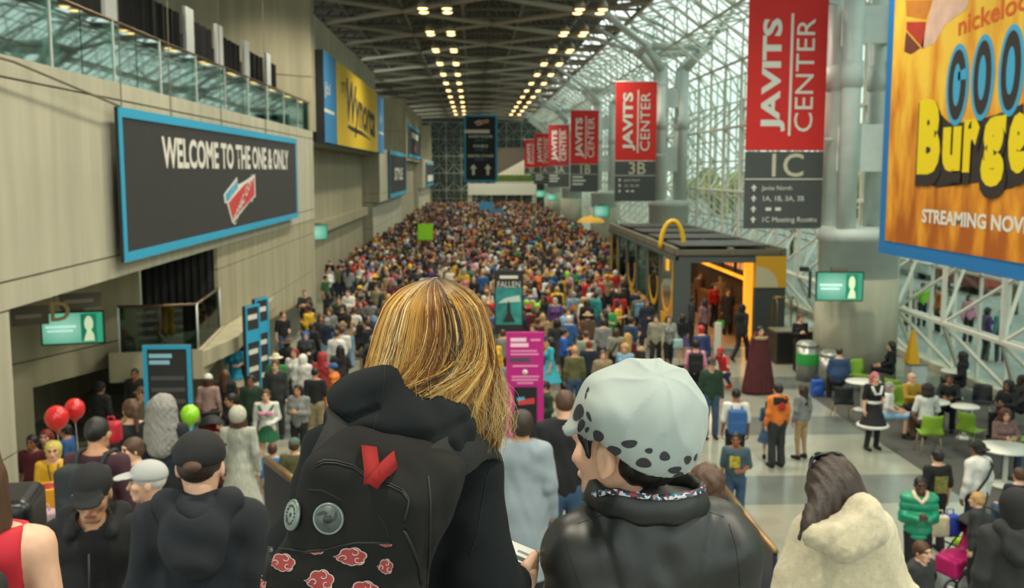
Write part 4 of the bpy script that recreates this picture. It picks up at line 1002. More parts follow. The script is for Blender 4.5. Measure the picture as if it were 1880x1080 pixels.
def tv(c, yaw, w, h, label, pic=True):
    t = board('wall_screen', c, (math.cos(yaw), math.sin(yaw), 0), (0, 0, 1), w, h, M('screen_bezel', '#17201c', .4), label, 'screen', .08)
    m = bpy.data.materials.get('screen_green')
    if not m:
        m = bpy.data.materials.new('screen_green'); m.use_nodes = True; n_ = m.node_tree; bs = n_.nodes['Principled BSDF']; t_ = n_.nodes.new('ShaderNodeTexCoord'); g = n_.nodes.new('ShaderNodeTexGradient'); g.gradient_type = 'SPHERICAL'
        mp_ = n_.nodes.new('ShaderNodeMapping'); mp_.inputs['Location'].default_value = (.25, .0, 0); mp_.inputs['Scale'].default_value = (1.5, 2.2, 1); r_ = n_.nodes.new('ShaderNodeValToRGB'); r_.color_ramp.elements[0].color = lin('#2fae84'); r_.color_ramp.elements[1].color = lin('#b5ecd2')
        n_.links.new(t_.outputs['Object'], mp_.inputs[0]); n_.links.new(mp_.outputs[0], g.inputs[0]); n_.links.new(g.outputs['Fac'], r_.inputs[0]); n_.links.new(r_.outputs[0], bs.inputs['Emission Color']); bs.inputs['Emission Strength'].default_value = .75; bs.inputs['Base Color'].default_value = (.02, .05, .04, 1); bs.inputs['Roughness'].default_value = .3
    rect(t, 'display', -w / 2 + .03, w / 2 - .03, -h / 2 + .03, h / 2 - .03, m, .04, .046)
    if pic:
        rect(t, 'picture_panel', w * .13, w * .38, -h * .42, h * .42, M('screen_dark_green', '#12795a', .4, emit=.55), .046, .05)
        pts = [(.255 + .07 * math.sin(k * .5236) * (1 - .2 * (k in (5, 6, 7))), .12 + .24 * math.cos(k * .5236)) for k in range(12)]
        poly(t, 'pale_bust', [(w * a, h * b) for a, b in pts][::-1], M('screen_pale', '#cfe0b8', .4, emit=.6), .05); poly(t, 'pale_bust', [(w * .17, -h * .40), (w * .34, -h * .40), (w * .33, -h * .2), (w * .28, -h * .05), (w * .235, -h * .05), (w * .2, -h * .22)], M('screen_pale', '#cfe0b8', .4), .05)
        bars(t, [(-w * .42, w * .05, h * .02, h * .08), (-w * .4, w * .0, -h * .1, -h * .05)], M('screen_letters', '#bdeedd', .4, emit=.8), .047)
    MB().box((-.2, h * .45, -.3), (.2, h * .62, -.04)).build('bracket', STEELD, t)
    return t
tv(P(134, 602, 20.4), .25, 1.17, .66, 'green wall screen with pale bust under the left concrete overhang')
tv(P(1541, 526, 27.2), -.12, 1.25, .80, 'green screen with pale bust mounted on the big concrete column')
o = tv(P(1487, 520, 28.2), 1.25, .85, .75, 'dark screen seen edge on beside the concrete column', False); o.children[0].data.materials.clear(); o.children[0].data.materials.append(M('screen_off', '#15181a', .3))
tv(P(585, 427, 41.9), .9, .9, .62, 'small green screen at the corner of the first concrete bay', False); tv(P(1104, 388, 66), 0, 1.0, .75, 'small green screen hung above the far end of the food kiosk', False)
tv(P(1013, 362, 110), 0, 1.1, .7, 'tiny green screen below the far hanging banners', False); tv(P(993, 356, 122), 0, 1.2, .8, 'tiniest green screen below the far hanging banners', False)
for (u, v, d, w, h, lb) in ((55, 580, 18.5, .62, .34, 'grey overhead sign panel under the overhang, left of the gold figure'), (148, 552, 19.5, .75, .28, 'grey overhead sign panel under the overhang, right of the gold figure')):
    o = board('overhead_sign', P(u, v, d), (.85, .53, .0), (0, 0, 1), w, h, M('sign_brown_grey', '#5b564b', .7), lb); bars(o, [(-w * .4, w * .3, -.04, .03)], M('letter_tan', '#8d8675', .7), .027)
o = empty('gate_number_sign', P(100, 572, 18.9), 0, 'gold gate figure hanging above the green screen at left', 'sign'); o.rotation_euler = (PI / 2, 0, .5); text('1D', .36, M('gold_letter', '#a38c5b', .5, .4), o, 0, 0, 0, bold=.02, ext=.03)
MB().tube((0, .18, 0), (0, .6, 0), .015, 5).build('rod', STEELD, o)

# ================================================================== KIOSK
KST = M('kiosk_dark_steel', '#3c403f', .5); KFR = M('kiosk_grey_panel', '#4d5453', .55); KYE = M('kiosk_yellow', '#d9a21f', .55); KOR = M('kiosk_lit_yellow', '#ffae2e', .5, emit=1.0); KWH = M('kiosk_cream', '#c9bf9d', .6)
kx0, kx1, ky0, ky1, kh = 6.75, 10.5, 34.0, 51.0, 3.05
K = empty('food_kiosk', (kx0, ky0, .004), 0, 'dark steel food kiosk with yellow panels and an arch on its roof', 'kiosk')
kw, kl = kx1 - kx0, ky1 - ky0
mb = MB(); mb.box((0, 0, 0), (.52, .12, kh - .01)); mb.box((.52, 0, kh - .2), (2.72, .15, kh - .01)); mb.build('front_frame', KFR, K)
MB().box((2.72, .0, 0), (kw, .3, 2.0)).build('dark_panel', KST, K); MB().box((2.72, -.01, 2.0), (kw + .01, .3, kh + .02)).build('yellow_panel', KYE, K)
o = MB().poly([(2.74, 2.02)] + [(2.74 + .75 * math.sin(a), 2.02 + .7 * math.cos(a)) for a in np.linspace(0, PI / 2, 12)], .008).build('cream_curve', KWH, K); o.matrix_local = Matrix(((1, 0, 0, 0), (0, 0, 1, -.022), (0, 1, 0, 0), (0, 0, 0, 1)))
mb = MB()
for j in range(7): mb.box((-.04, j * 2.7 - .09 + .1, 0), (.08, j * 2.7 + .09 + .1, kh))
mb.box((-.05, 0, kh - .12), (.1, kl, kh)); mb.box((kw - .1, 0, kh - .12), (kw, kl, kh)); mb.box((kw - .1, kl - .2, 0), (kw, kl, kh)); mb.build('side_frame', KFR, K)
mb = MB()
for j in range(1, 6): mb.box((.01, j * 2.7 + .2, 0), (.03, j * 2.7 + 2.6, kh - .15))
mb.build('side_glass', glass('kiosk_glass', '#9aa8a2', .12), K)
for j, (a, b, z0, z1) in enumerate(((.35, .5, 0, 2.9), (.5, 2.5, 0, .9), (5.6, 7.9, 0, 1.0), (8.2, 10.5, 0, .9), (15.9, 16.3, .2, 2.9), (13.7, 14.0, .2, 2.8))): MB().box((-.02, a, z0), (.0, b, z1)).build('yellow_panel', KYE, K)
for j in (1.5, 4.2, 9.6): # curved yellow brush strokes on the side glass
    pts = [(-.02, j + .9 * math.cos(t), 1.7 + .7 * math.sin(t)) for t in np.linspace(2.6, 6.6, 14)]; MB().path(pts, [.05 + .07 * math.sin(PI * k / 13) for k in range(14)], 6).build('yellow_stroke', KYE, K).scale = (.15, 1, 1)
mb = MB(); mb.box((0, .02, kh), (kw, kl, kh + .04)); mb.build('roof', M('kiosk_roof_dark', '#232423', .7), K)
mb = MB()
for j in range(9): mb.box((0, j * 2.1 + .1, kh + .05), (kw, j * 2.1 + .22, kh + .22))
for x in (0, kw * .5, kw - .12): mb.box((x, 0, kh + .05), (x + .12, kl, kh + .28))
mb.build('roof_beam', M('kiosk_roof_beam', '#6d6757', .6), K)
mb = MB()
for j in range(4): mb.box((.3, j * 4 + .6, kh + .3), (kw - .4, j * 4 + 3.4, kh + .34))
mb.build('roof_louvre', M('kiosk_louvre', '#33322e', .6), K)
mb = MB(); mb.path([(.05 + .42 * math.cos(t) * -1, 0, kh + .1 + 1.0 * math.sin(t)) for t in np.linspace(0.02, PI - .02, 18)], .085, 8); o = mb.build('arch_sign', M('arch_yellow', '#e3b521', .5), K); o.location = (.25, 2.2, 0)
# inside: lit boards, counter, back wall
MB().box((kw - .2, .4, 0), (kw - .1, kl - .3, kh)).build('back_wall', M('kiosk_back_wall', '#4a3524', .7), K)
MB().box((2.66, 1.2, .0), (3.04, 1.3, 2.75)).build('lit_panel', KOR, K)
for j in range(4): 
    MB().box((2.95, 1.8 + j * 1.9, 2.15), (3.02, 3.5 + j * 1.9, 2.85)).build('menu_board', M('menu_dark', '#201713', .5), K); MB().box((2.9, 1.8 + j * 1.9, 2.02), (3.02, 3.5 + j * 1.9, 2.12)).build('light_strip', KOR, K)
    for k in range(3): MB().box((2.94, 1.95 + j * 1.9 + k * .5, 2.35), (2.95, 2.3 + j * 1.9 + k * .5, 2.65)).build('menu_picture', M('menu_glow', '#d88a4a', .5, emit=.7), K)
MB().box((2.6, 1.6, 0), (2.9, 10, 1.05)).build('counter', M('kiosk_counter', '#6d4a2c', .5), K)
MB().box((.5, 4.0, 2.2), (.55, 4.4, 2.6)).build('light_strip', KOR, K)
MB().box((0, .05, .0), (kw, kl, .02)).build('floor_panel', M('kiosk_floor', '#8a6a4a', .4), K)
for y in (1.5, 4.5, 8, 12):
    l = bpy.data.lights.new('kiosk_light', 'AREA'); l.shape = 'RECTANGLE'; l.size = 1.2; l.size_y = .3; l.energy = 60; l.color = (1, .68, .35); o = bpy.data.objects.new('kiosk_light', l); o.location = (kx0 + 1.5, ky0 + y, kh - .1); COL.objects.link(o)
MB().box((0, 0, 0), (.19, .19, .98)).build('queue_post', LETTER); o = bpy.data.objects['queue_post']; o.location = GZ(1313, 648, 0); tag(o, 'white waist high post at the kiosk entrance', 'post')
o = board('hanging_tag_sign', P(1322, 596, 33), (1, 0, 0), (0, 0, 1), .26, .26, M('tag_green', '#3f9a2c', .6), 'small bright green square sign by the kiosk entrance'); MB().tube((0, -.13, 0), (0, -.95, 0), .02, 6).build('pole', STEELG, o)

# ================================================================== CAFE FURNITURE AND BINS
TOPW = M('table_white', '#d2d1c6', .35); GRN = M('chair_green', '#7ea32c', .5); TAN = M('chair_tan_metal', '#a08f66', .4, .3); CBLK = M('chair_black', '#1b1e21', .55)
def table(p, r, label):
    t = empty('cafe_table', (p[0], p[1], .012), 0, label, 'table')
    MB().lathe([(r, .70), (r + .01, .715), (r, .735)], 36).build('table_top', TOPW, t); MB().lathe([(.05, .03), (.045, .70)], 14).build('pedestal', STEELW, t); MB().lathe([(r * .55, .0), (r * .5, .03), (.06, .06)], 28).build('base', TOPW, t)
    return t
T3 = GZ(1848, 822, .74); table(T3, .52, 'white round cafe table at the right edge behind the white hoodie'); T1 = GZ(1712, 737, .74); table(T1, .37, 'white round cafe table in front of the yellow sweater sitter')
T2 = GZ(1772, 746, .74); table(T2, .30, 'white round cafe table beside the empty green chair'); T4 = GZ(1585, 700, .74); table(T4, .42, 'white round cafe table by the man in blue'); T5 = GZ(1756, 681, .74); table(T5, .38, 'white cafe table close to the glass wall')
def seat_shell():
    v = []; f = []; n = 9; m = 13
    for j in range(m):
        t = j / (m - 1)
        if t < .5: y = -.21 + .42 * t * 2; z = .45 + .012 * math.cos(t * 9)
        else: q = (t - .5) * 2; y = .21 + .09 * q; z = .45 + .40 * q ** 1.15 + .02 * q
        for i in range(n):
            s = (i / (n - 1) - .5); v.append((s * (.45 - .06 * abs(t - .5)), y - (.05 * (1 - 4 * s * s) * 0 if t < .5 else -.0) - (.10 * (s * 2) ** 2 if t > .62 else 0), z + (.03 * (s * 2) ** 2 if t < .5 else 0)))
    for j in range(m - 1):
        for i in range(n - 1): f.append((j * n + i, j * n + i + 1, (j + 1) * n + i + 1, (j + 1) * n + i))
    k = len(v); v += [(x, y + .012, z - .014) for x, y, z in v]; f += [tuple(k + i for i in reversed(q)) for q in f]
    rim = [i for i in range(n)] + [j * n + n - 1 for j in range(1, m)] + [(m - 1) * n + i for i in range(n - 2, -1, -1)] + [j * n for j in range(m - 2, 0, -1)]
    f += [(rim[i], k + rim[i], k + rim[(i + 1) % len(rim)], rim[(i + 1) % len(rim)]) for i in range(len(rim))]
    cut_s = [q for q in f if max(q) < 0]
    return v, f
SV, SF = seat_shell(); SHELL = mesh_np('seat_shell', SV, SF)
LEGS = [MB().path([(sx * .17, sy * .15, .44), (sx * .22, sy * .22, 0)], .012, 6).mesh('leg') for sx in (-1, 1) for sy in (-1, 1)]
def chair(p, rz, col, label, leg=TAN, group=None):
    t = empty('cafe_chair', (p[0], p[1], .016 if p[0] > 8.87 else 0), rz, label, 'chair', group); shared('seat_shell', SHELL, col, t)
    for l in LEGS: shared('leg', l, leg, t)
    return t
def ch(u, v, rz, col, label, z=.8, leg=TAN): return chair(GZ(u, v, z), rz, col, label, leg)
ch(1707, 766, PI - .1, GRN, 'green cafe chair nearest the camera, under the curly haired sitter'); ch(1786, 762, 2.0, GRN, 'empty green cafe chair turned sideways beside the round table'); ch(1583, 668, .4, GRN, 'green cafe chair against the concrete column behind the man in blue')
ch(1647, 700, 2.2, GRN, 'green cafe chair behind the pink haired woman'); ch(1876, 778, -1.7, GRN, 'green cafe chair at the right edge of the picture'); ch(1547, 712, PI - .15, CBLK, 'tan framed cafe chair under the man in blue'); ch(1804, 716, -.5, CBLK, 'black cafe chair in front of the glass wall frame', leg=STEELG); ch(1665, 718, .2, GRN, 'green cafe chair under the yellow sweater sitter')
def bin_(p, label, col, h=1.0, r=.31, band=True):
    t = empty('litter_bin', (p[0], p[1], 0), 0, label, 'bin'); st = M('bin_steel', '#9a9b94', .3, .6)
    MB().lathe([(r, 0), (r, h)], 28).build('body', st, t); MB().lathe([(r + .02, h), (r + .02, h + .03), (r * .8, h + .12), (r * .35, h + .14)], 28).build('lid', st, t)
    if band: MB().lathe([(r + .004, h * .45), (r + .006, h * .46), (r + .006, h * .78), (r + .004, h * .79)], 28).build('label_band', col, t)
    return t
bin_(GZ(1481, 698, 0), 'steel litter bin with a green band beside the black counter', M('bin_green', '#2f9a45', .5)); bin_(GZ(1530, 700, 0) + np.array([-.5, -1.1, 0]), 'plain steel litter bin in front of the concrete column', None, .95, .3, False)
p = GZ(1680, 705, 0); o = empty('planter_bin', (p[0], p[1], .012), 0, 'grey square bin under the yellow warning cone', 'bin'); MB().box((-.22, -.22, 0), (.22, .22, .55)).build('body', STEELG, o); MB().box((-.24, -.24, .55), (.24, .24, .58)).build('lid', STEELD, o)
t = empty('warning_cone', (p[0] - .12, p[1], .592), 0, 'tall yellow warning cone against the glass wall', 'cone'); mb = MB()
mb.add([(-.16, -.16, 0), (.16, -.16, 0), (.16, .16, 0), (-.16, .16, 0), (-.05, -.05, .86), (.05, -.05, .86), (.05, .05, .86), (-.05, .05, .86)], [(3, 2, 1, 0), (4, 5, 6, 7), (0, 1, 5, 4), (1, 2, 6, 5), (2, 3, 7, 6), (3, 0, 4, 7)]); mb.build('body', M('cone_yellow', '#e0a817', .5), t); MB().box((-.05, -.05, .86), (.05, .05, .92)).build('handle', M('cone_yellow', '#e0a817'), t)
p = GZ(1455, 668, 0); o = empty('service_counter', (p[0], p[1], 0), 0, 'black service counter with bronze edges between kiosk and column', 'counter'); MB().box((-.55, -.1, .02), (.55, .75, .98)).build('body', M('counter_black', '#191a18', .4), o); MB().box((-.58, -.13, .98), (.58, .78, 1.03)).build('worktop', M('counter_top', '#6a6553', .4), o)
mb = MB()
for x in (-.55, .55): mb.box((x - .02, -.12, 0), (x + .02, -.1, .98))
mb.box((-.55, -.12, 0), (.55, -.1, .04)); mb.build('edge_trim', BRASS, o)
q = P(1447, 640, 32.0); o = empty('luggage_trolley', (q[0] - .1, 32.2, 0), 0, 'brass arched luggage trolley behind the black counter', 'trolley'); GOLD = M('trolley_brass', '#8d7437', .35, .7)
for x in (-.32, .32): MB().path([(x, -.3, .25)] + [(x, .3 * -math.cos(a), 1.65 + .25 * math.sin(a)) for a in np.linspace(0, PI, 10)] + [(x, .3, .25)], .022, 8).build('arch', GOLD, o)
MB().tube((-.32, 0, 1.9), (.32, 0, 1.9), .02, 8).build('rail', GOLD, o); MB().box((-.4, -.45, .18), (.4, .45, .26)).build('deck', M('trolley_deck', '#4a2a22', .8), o)
for sx in (-.32, .32):
    for sy in (-.36, .36): MB().tube((sx - .02, sy, .09), (sx + .02, sy, .09), .09, 12).build('wheel', CBLK, o)
def bag(name, p, size, col, label, cat='bag', rz=0):
    t = empty(name, p, rz, label, cat); w, d, h = size
    link('body', smesh('body', [rbox((0, 0, h * .45), (w / 2 - .03, d / 2 - .03, h * .42 - .03), .04, .03), ell((0, -d * .3, h * .35), (w * .35, d * .4, h * .25), .05)], .016, disp=folds(.004, 40)), col, t)
    MB().path([(-w * .2, 0, h * .85), (-w * .17, 0, h * 1.12), (w * .17, 0, h * 1.12), (w * .2, 0, h * .85)], .009, 6).build('handle', col, t); return t
bag('shopping_bag', GZ(1500, 728, 0), (.3, .2, .5), M('bag_blue', '#2450a8', .5), 'bright blue bag on the floor beside the seated man in blue')
bag('red_bag', P(206, 812, 10.5), (.17, .13, .24), M('bag_red', '#b5172c', .6), 'crimson bag carried by the woman in black near the escalator')
def balloon(u, v, d, r, col, label, string=1.2):
    c = P(u, v, d); t = empty('balloon', c, 0, label, 'balloon'); m = M('balloon_' + col, {'red': '#cf2026', 'lime': '#8fcf1d'}[col], .2, spec=.7)
    link('body', smesh('body', [ell((0, 0, 0), (r, r, r * 1.08), .01), cone((0, 0, -r * .7), (0, 0, -r * 1.25), r * .5, r * .06, .06), cone((0, 0, -r * 1.25), (0, 0, -r * 1.36), .006, .02, .005)], r / 12), m, t)
    MB().path([(0, 0, -r * 1.3), (.03, 0, -r * 1.3 - string * .5), (0, .02, -r * 1.3 - string)], .003, 5).build('string', LETTER, t)
balloon(104, 767, 13, .145, 'red', 'red balloon, lower left of the pair over the escalator'); balloon(137, 751, 13.4, .13, 'red', 'red balloon, upper right of the pair over the escalator'); balloon(349, 761, 11.5, .105, 'lime', 'lime green balloon beside the blue framed board')
def stroller(p, rz, label, canopy, seat):
    t = empty('pushchair', p, rz, label, 'pushchair'); fr = M('pushchair_frame', '#1a1a1c', .4)
    mb = MB()
    for s in (-.24, .24): mb.path([(s, -.42, .14), (s, -.1, .5), (s, .25, .85), (s, .42, 1.05)], .014, 6); mb.path([(s, .35, .16), (s, .05, .5), (s, -.2, .62)], .014, 6)
    mb.path([(-.24, .42, 1.05), (-.2, .46, 1.08), (.2, .46, 1.08), (.24, .42, 1.05)], .016, 6); mb.build('frame', fr, t)
    link('seat', smesh('seat', [rbox((0, -.05, .45), (.19, .2, .03), .03, .03), rbox((0, .16, .65), (.19, .03, .22), .03, .03, rotm(-.4)), rbox((0, -.3, .34), (.17, .06, .1), .03, .03)], .02), seat, t)
    link('canopy', smesh('canopy', [ell((0, .14, .82), (.26, .36, .27), .02), neg(ell((0, -.02, .72), (.235, .36, .26), .02))], .02, [lambda X: .70 - X[..., 2]]), canopy, t)
    for x, y in ((-.25, .35), (.25, .35), (-.2, -.45), (.2, -.45)):
        w = empty('wheel', (0, 0, 0)); bpy.data.objects.remove(w)
        r = .155 if y > 0 else .11; o = MB().path([(x, y + r * math.cos(a), r + .012 + r * .97 * math.sin(a)) for a in np.linspace(0, 2 * PI, 21)[:-1]], .02, 6, closed=True).build('wheel', CBLK, t); MB().tube((x - .03, y, r), (x + .03, y, r), .03, 8).build('hub', LETTER, o)
    return t
PINK = M('pushchair_pink', '#c4166f', .6); p = GZ(1775, 1000, .62); stroller((p[0], p[1], 0), -1.25, 'black pushchair with hot pink seat below the white hoodie', M('pushchair_black', '#161718', .7), PINK)
bag('lime_pouch', P(1764, 1000, 14.42), (.22, .13, .12), M('pouch_lime', '#9fcf2a', .7), 'lime green pouch on the pink pushchair', 'pouch')
p = GZ(390, 792, .8); stroller((p[0], p[1], 0), .3, 'black pushchair with red lining near the lime balloon', M('pushchair_black', '#161718'), M('pushchair_red', '#a3151f', .6))
# balustrades
def balustrade(a, b, h, label, panel, art=False):
    a = np.array(a); b = np.array(b); t = empty('balustrade', a, 0, label, 'balustrade'); d = b - a
    mb = MB(); n = np.cross(d, [0, 0, 1.]); n /= np.linalg.norm(n); n *= .03; H = np.array([0, 0, -h])
    q = [n * -1, d - n, d + n, n]; mb.add([*(q), *[p_ + H for p_ in q]], [(0, 1, 2, 3), (7, 6, 5, 4), (0, 4, 5, 1), (1, 5, 6, 2), (2, 6, 7, 3), (3, 7, 4, 0)]); mb.build('panel', panel, t)
    MB().path([(0, 0, .02), tuple(d + [0, 0, .02])], .045, 8).build('handrail', M('rail_bronze', '#8a6f4c', .35, .6), t); return t
balustrade((3.87, 16.6, 1.0), (3.87, 12.6, 1.0), .98, 'balustrade with dark blue printed panel and bronze rail beside the fur coat', M('panel_night_blue', '#1c2440', .4, var=.8, scale=2))
p0 = P(488, 846, 12.0); p1 = P(565, 905, 9.9); o = balustrade(p0, p1, .95, 'dark navy side panel of the stairs beside the hoodie wearer', M('panel_navy', '#232840', .5))
balustrade(P(60, 915, 12.6), P(196, 800, 17.0), .5, 'lower sloping escalator rail in front of the red balloons', M('escalator_glass_dark', '#4a4a40', .3)); balustrade(P(160, 845, 15.8), P(275, 722, 19.8), .35, 'upper sloping escalator rail behind the red balloons', M('escalator_glass_dark', '#4a4a40'))
balustrade((-6.34, 27, 1.5), (-6.34, 37, 1.1), .9, 'low grey stair rail along the foot of the left concrete wall', M('panel_grey_glass', '#5c6158', .3))
p = P(1085, 400, 74); o = empty('umbrella', p, 0, 'yellow umbrella beneath the small green screen near the kiosk', 'umbrella'); MB().lathe([(1.05, -.32), (.85, -.12), (.5, .05), (.05, .16)], 8, sm=False).build('canopy', KYE, o); MB().tube((0, 0, -2.4), (0, 0, .2), .025, 6).build('pole', STEELG, o)
# ================================================================== PEOPLE ON THE HALL FLOOR AND THE STAIRS
B_, F_, L_, R_ = PI, 0.0, -PI / 2, PI / 2            # seen from behind, facing us, facing left, facing right
def backpack(loc, rz, sc, col, label, straps=True):
    t = empty('backpack', (loc[0], loc[1], loc[2]), rz, label, 'backpack', scale=sc)
    m = cloth(col) if isinstance(col, str) else col
    me = tpl('bp', lambda: smesh('body', [rbox((0, .235, 1.19), (.125, .055, .19), .045, .02), rbox((0, .31, 1.10), (.095, .015, .09), .03, .02)], .014)); shared('body', me, m, t)
    if straps: 
        for s in (-1, 1): 
            me = tpl(('bps', s), lambda: MB().path([(s * .08, .19, 1.36), (s * .10, .10, 1.475), (s * .11, -.03, 1.47), (s * .125, -.13, 1.36), (s * .14, -.12, 1.2), (s * .16, .02, 1.08), (s * .11, .19, 1.04)], .016, 6).mesh('strap')); shared('strap', me, m, t)
    return t
PEOPLE = []                                            # occupied floor spots
def put(u, v, rz, label, sc=1.0, zf=0.0, seat=0.0, **k):
    q = GZ(u, v, zf + (1.70 - seat) * sc)
    if 22 < q[1] < 42.4 and q[0] < -6.05: q[0] = -6.05
    PEOPLE.append((q[0], q[1]))
    return person((q[0], q[1], zf + (.012 if 8.87 < q[0] < 13.4 and 9 < q[1] < 27.2 and zf == 0 else 0)), rz, label, scale=sc, **k)
def put_d(u, v, d, rz, label, right=False, zf=None, **k):          # someone on the stairs: depth known, feet on the tread
    q = P(u, v, d); z0 = tread(d, right) if zf is None else zf; sc = (q[2] - z0) / 1.70; sc = min(max(sc, .72), 1.12); PEOPLE.append((q[0], d))
    return person((q[0], d, z0), rz, label, scale=sc, **k), (q[0], d, z0), sc
JEANS = ('trousers', 'denim'); BLK = ('trousers', 'black'); GRY = ('trousers', 'charcoal')
# ---- right side, open floor
put(1429, 705, B_ + .25, 'person in an orange jacket with black yoke and red dot, back turned', pose='stand', top=('jacket', 'orange'), bottom=('wide', 'charcoal'), hair=('short', 'black'))
q = GZ(1429, 705, 1.7); o = MB().ball((0, .165, 1.27), (.085, .02, .085)).build('back_patch', cloth('red'), bpy.data.objects[bpy.context.scene.objects[-1].name] if 0 else None); o.location = (q[0], q[1], 0)
pj = [x for x in COL.objects if x.name.startswith('person') and x.get('label', '').startswith('person in an orange jacket')][0]; o.parent = pj; o.location = (0, 0, 0)
yk = smesh('yoke', torso_prims(tpl(('J', 'stand'), lambda: joints('stand')), .030), .016, [lambda X: X[..., 2] - 1.46, lambda X: 1.30 - X[..., 2], lambda X: .07 - np.linalg.norm(X[..., :2], axis=-1) - (1.44 - X[..., 2]) * 3]); link('yoke', yk, cloth('black'), pj)
put(1413, 733, B_ - .3, 'child in a blue denim dress beside the orange jacket', .74, b='f', top=('dress', 'denim'), bottom=None, hair=('long', 'dark brown'))
put(1474, 706, B_ + .5, 'woman in grey coat and beige trousers right of the orange jacket', .92, b='f', top=('jacket', 'grey'), bottom=('leggings', 'tan'), hair=('long', 'dark brown'))
put(1352, 714, B_ - .1, 'man in white t-shirt, back turned, wearing a small blue backpack', 1.05, top=('tee', 'white'), bottom=BLK, hair=('buzz', 'black'), skin=2); q = GZ(1352, 714, 1.7 * 1.05); backpack((q[0], q[1], 0), B_ - .1, 1.0, 'blue', 'small blue backpack with green pattern on the white t-shirt')
put(1352, 795, F_ - .35, 'man in slate t-shirt with yellow print and dark waist bag', .97, pose='bent', top=('tee', M('cloth_slate', '#3f5560', .85)), bottom=JEANS, hair=('short', 'black'), skin=2)
MB().box((-.085, -.150, 1.13), (.085, -.138, 1.33)).build('chest_print', M('print_yellow', '#b9ae3c', .8, var=.6, scale=25), [x for x in COL.objects if x.get('label', '').startswith('man in slate')][0])
put(1307, 660, F_, 'person in open olive jacket over grey jeans, partly behind the white hat', 1.05, top=('jacket', 'dark green'), bottom=JEANS, hair=('short', 'dark brown'), hat=('cap', 'charcoal'))
SUIT = M('suit_red', '#b1262c', .55); SUITB = M('suit_blue', '#25335f', .6)
put(1332, 641, F_ - .9, 'crouching person in a red and blue full bodysuit', 1.0, seat=.62, pose='crouch', top=('suit', SUIT), bottom=('leggings', SUITB), hair=None, hat=('mask', SUIT), shoes='red')
put(1288, 598, B_ + .1, 'standing person in a red and blue full bodysuit, back turned', 1.05, top=('suit', SUITB), bottom=('leggings', SUITB), hair=None, hat=('mask', SUIT), shoes='red')
p_ = put(1396, 600, F_ + .2, 'person under a long maroon cloak with pale fur collar', 1.06, top=('coat', 'maroon'), bottom=('trousers', 'maroon'), hair=('short', 'black'))
link('cloak', smesh('cloak', [cone((0, .02, 1.42), (0, .02, .06), .17, .38, .05, (1.15, .8, 1)), cone((-.14, .02, 1.40), (.14, .02, 1.40), .09, None, .05)], .025, [lambda X: .02 - X[..., 2], lambda X: .10 - np.linalg.norm(X - np.array([0, -.04, 1.5]), axis=-1)], lambda X: .014 * np.sin(14 * np.arctan2(X[..., 1], X[..., 0]))), M('cloak_maroon', '#4d161b', .8, var=.3, scale=4), p_); MB().path([(.17 * math.cos(a), .02 + .14 * math.sin(a), 1.42) for a in np.linspace(0, 2 * PI, 20)[:-1]], .05, 8, closed=True).build('fur_collar', cloth('tan'), p_)
put(1363, 560, R_ + .7, 'person all in black with hood up, striding past the kiosk', 1.05, pose='walk', top=('hoodie', 'black'), bottom=BLK, hair=None, hat=('hood', 'black'), skin=2)
put(1607, 684, F_ + .15, 'pink haired woman in black and white frilled dress and black boots', .98, b='f', pose='bent', top=('dress', 'black'), bottom=None, hair=('long', 'pink'), boot=True)
pg = [x for x in COL.objects if x.get('label', '').startswith('pink haired')][0]
MB().path([(.34 * math.cos(a) * .92, .01 + .34 * math.sin(a) * .92, .53) for a in np.linspace(0, 2 * PI, 30)[:-1]], .035, 8, closed=True).build('frill', cloth('white'), pg); MB().path([(.15 * math.cos(a), .0 + .125 * math.sin(a), 1.05) for a in np.linspace(0, 2 * PI, 20)[:-1]], .035, 8, closed=True).build('sash', cloth('white'), pg); MB().path([(-.12, -.10, 1.42), (-.06, -.15, 1.25), (.06, -.15, 1.25), (.12, -.10, 1.42)], .03, 8).build('collar', cloth('white'), pg)
put(1541, 640, B_ - .15, 'heavy man in navy blue shirt sitting with his back to us', 1.08, seat=.42, pose='sit', top=('tee', M('cloth_dusk_blue', '#2c4468', .85)), bottom=BLK, hair=('buzz', 'dark brown'), belly=.05)
put(1637, 620, L_ - .3, 'woman with very long black hair seated against the column', 1.0, seat=.30, b='f', pose='sit', top=('long', 'black'), bottom=BLK, hair=('verylong', 'black'))
put(1768, 632, L_ - .4, 'person in black hunched by the glass wall behind the frame', 1.0, seat=.2, pose='sit', top=('hoodie', 'black'), bottom=BLK, hair=('curly', 'black'), skin=2)
put(1674, 686, F_ + .3, 'bald man in mustard yellow sweater sitting at the round table', 1.0, seat=.42, pose='sittable', top=('long', 'mustard'), bottom=BLK, hair=None, skin=0)
put(1703, 706, B_ - .1, 'person with curly brown hair in white top, sitting in the green chair', 1.04, seat=.42, b='f', pose='sit', top=('long', 'white'), bottom=('trousers', 'brown'), hair=('curly', 'dark brown'), skin=1)
put(1744, 688, F_ - .5, 'person in black jersey with orange scarf sitting at the table', .98, seat=.42, pose='sittable', top=('long', 'black'), bottom=BLK, hair=('short', 'black'), skin=2)
put(1634, 703, R_ - .6, 'person in white and red top and shorts sitting behind the pink haired woman', .95, seat=.42, pose='sit', top=('tee', 'white'), bottom=('shorts', 'light blue'), hair=('bob', 'grey'))
put(1846, 753, F_ - .1, 'woman with big curly auburn hair and plaid shirt at the right table', .98, seat=.42, b='f', pose='sittable', top=('long', M('cloth_plaid', '#8d6a66', .85, var=.7, scale=40)), bottom=JEANS, hair=('curly', 'auburn'))
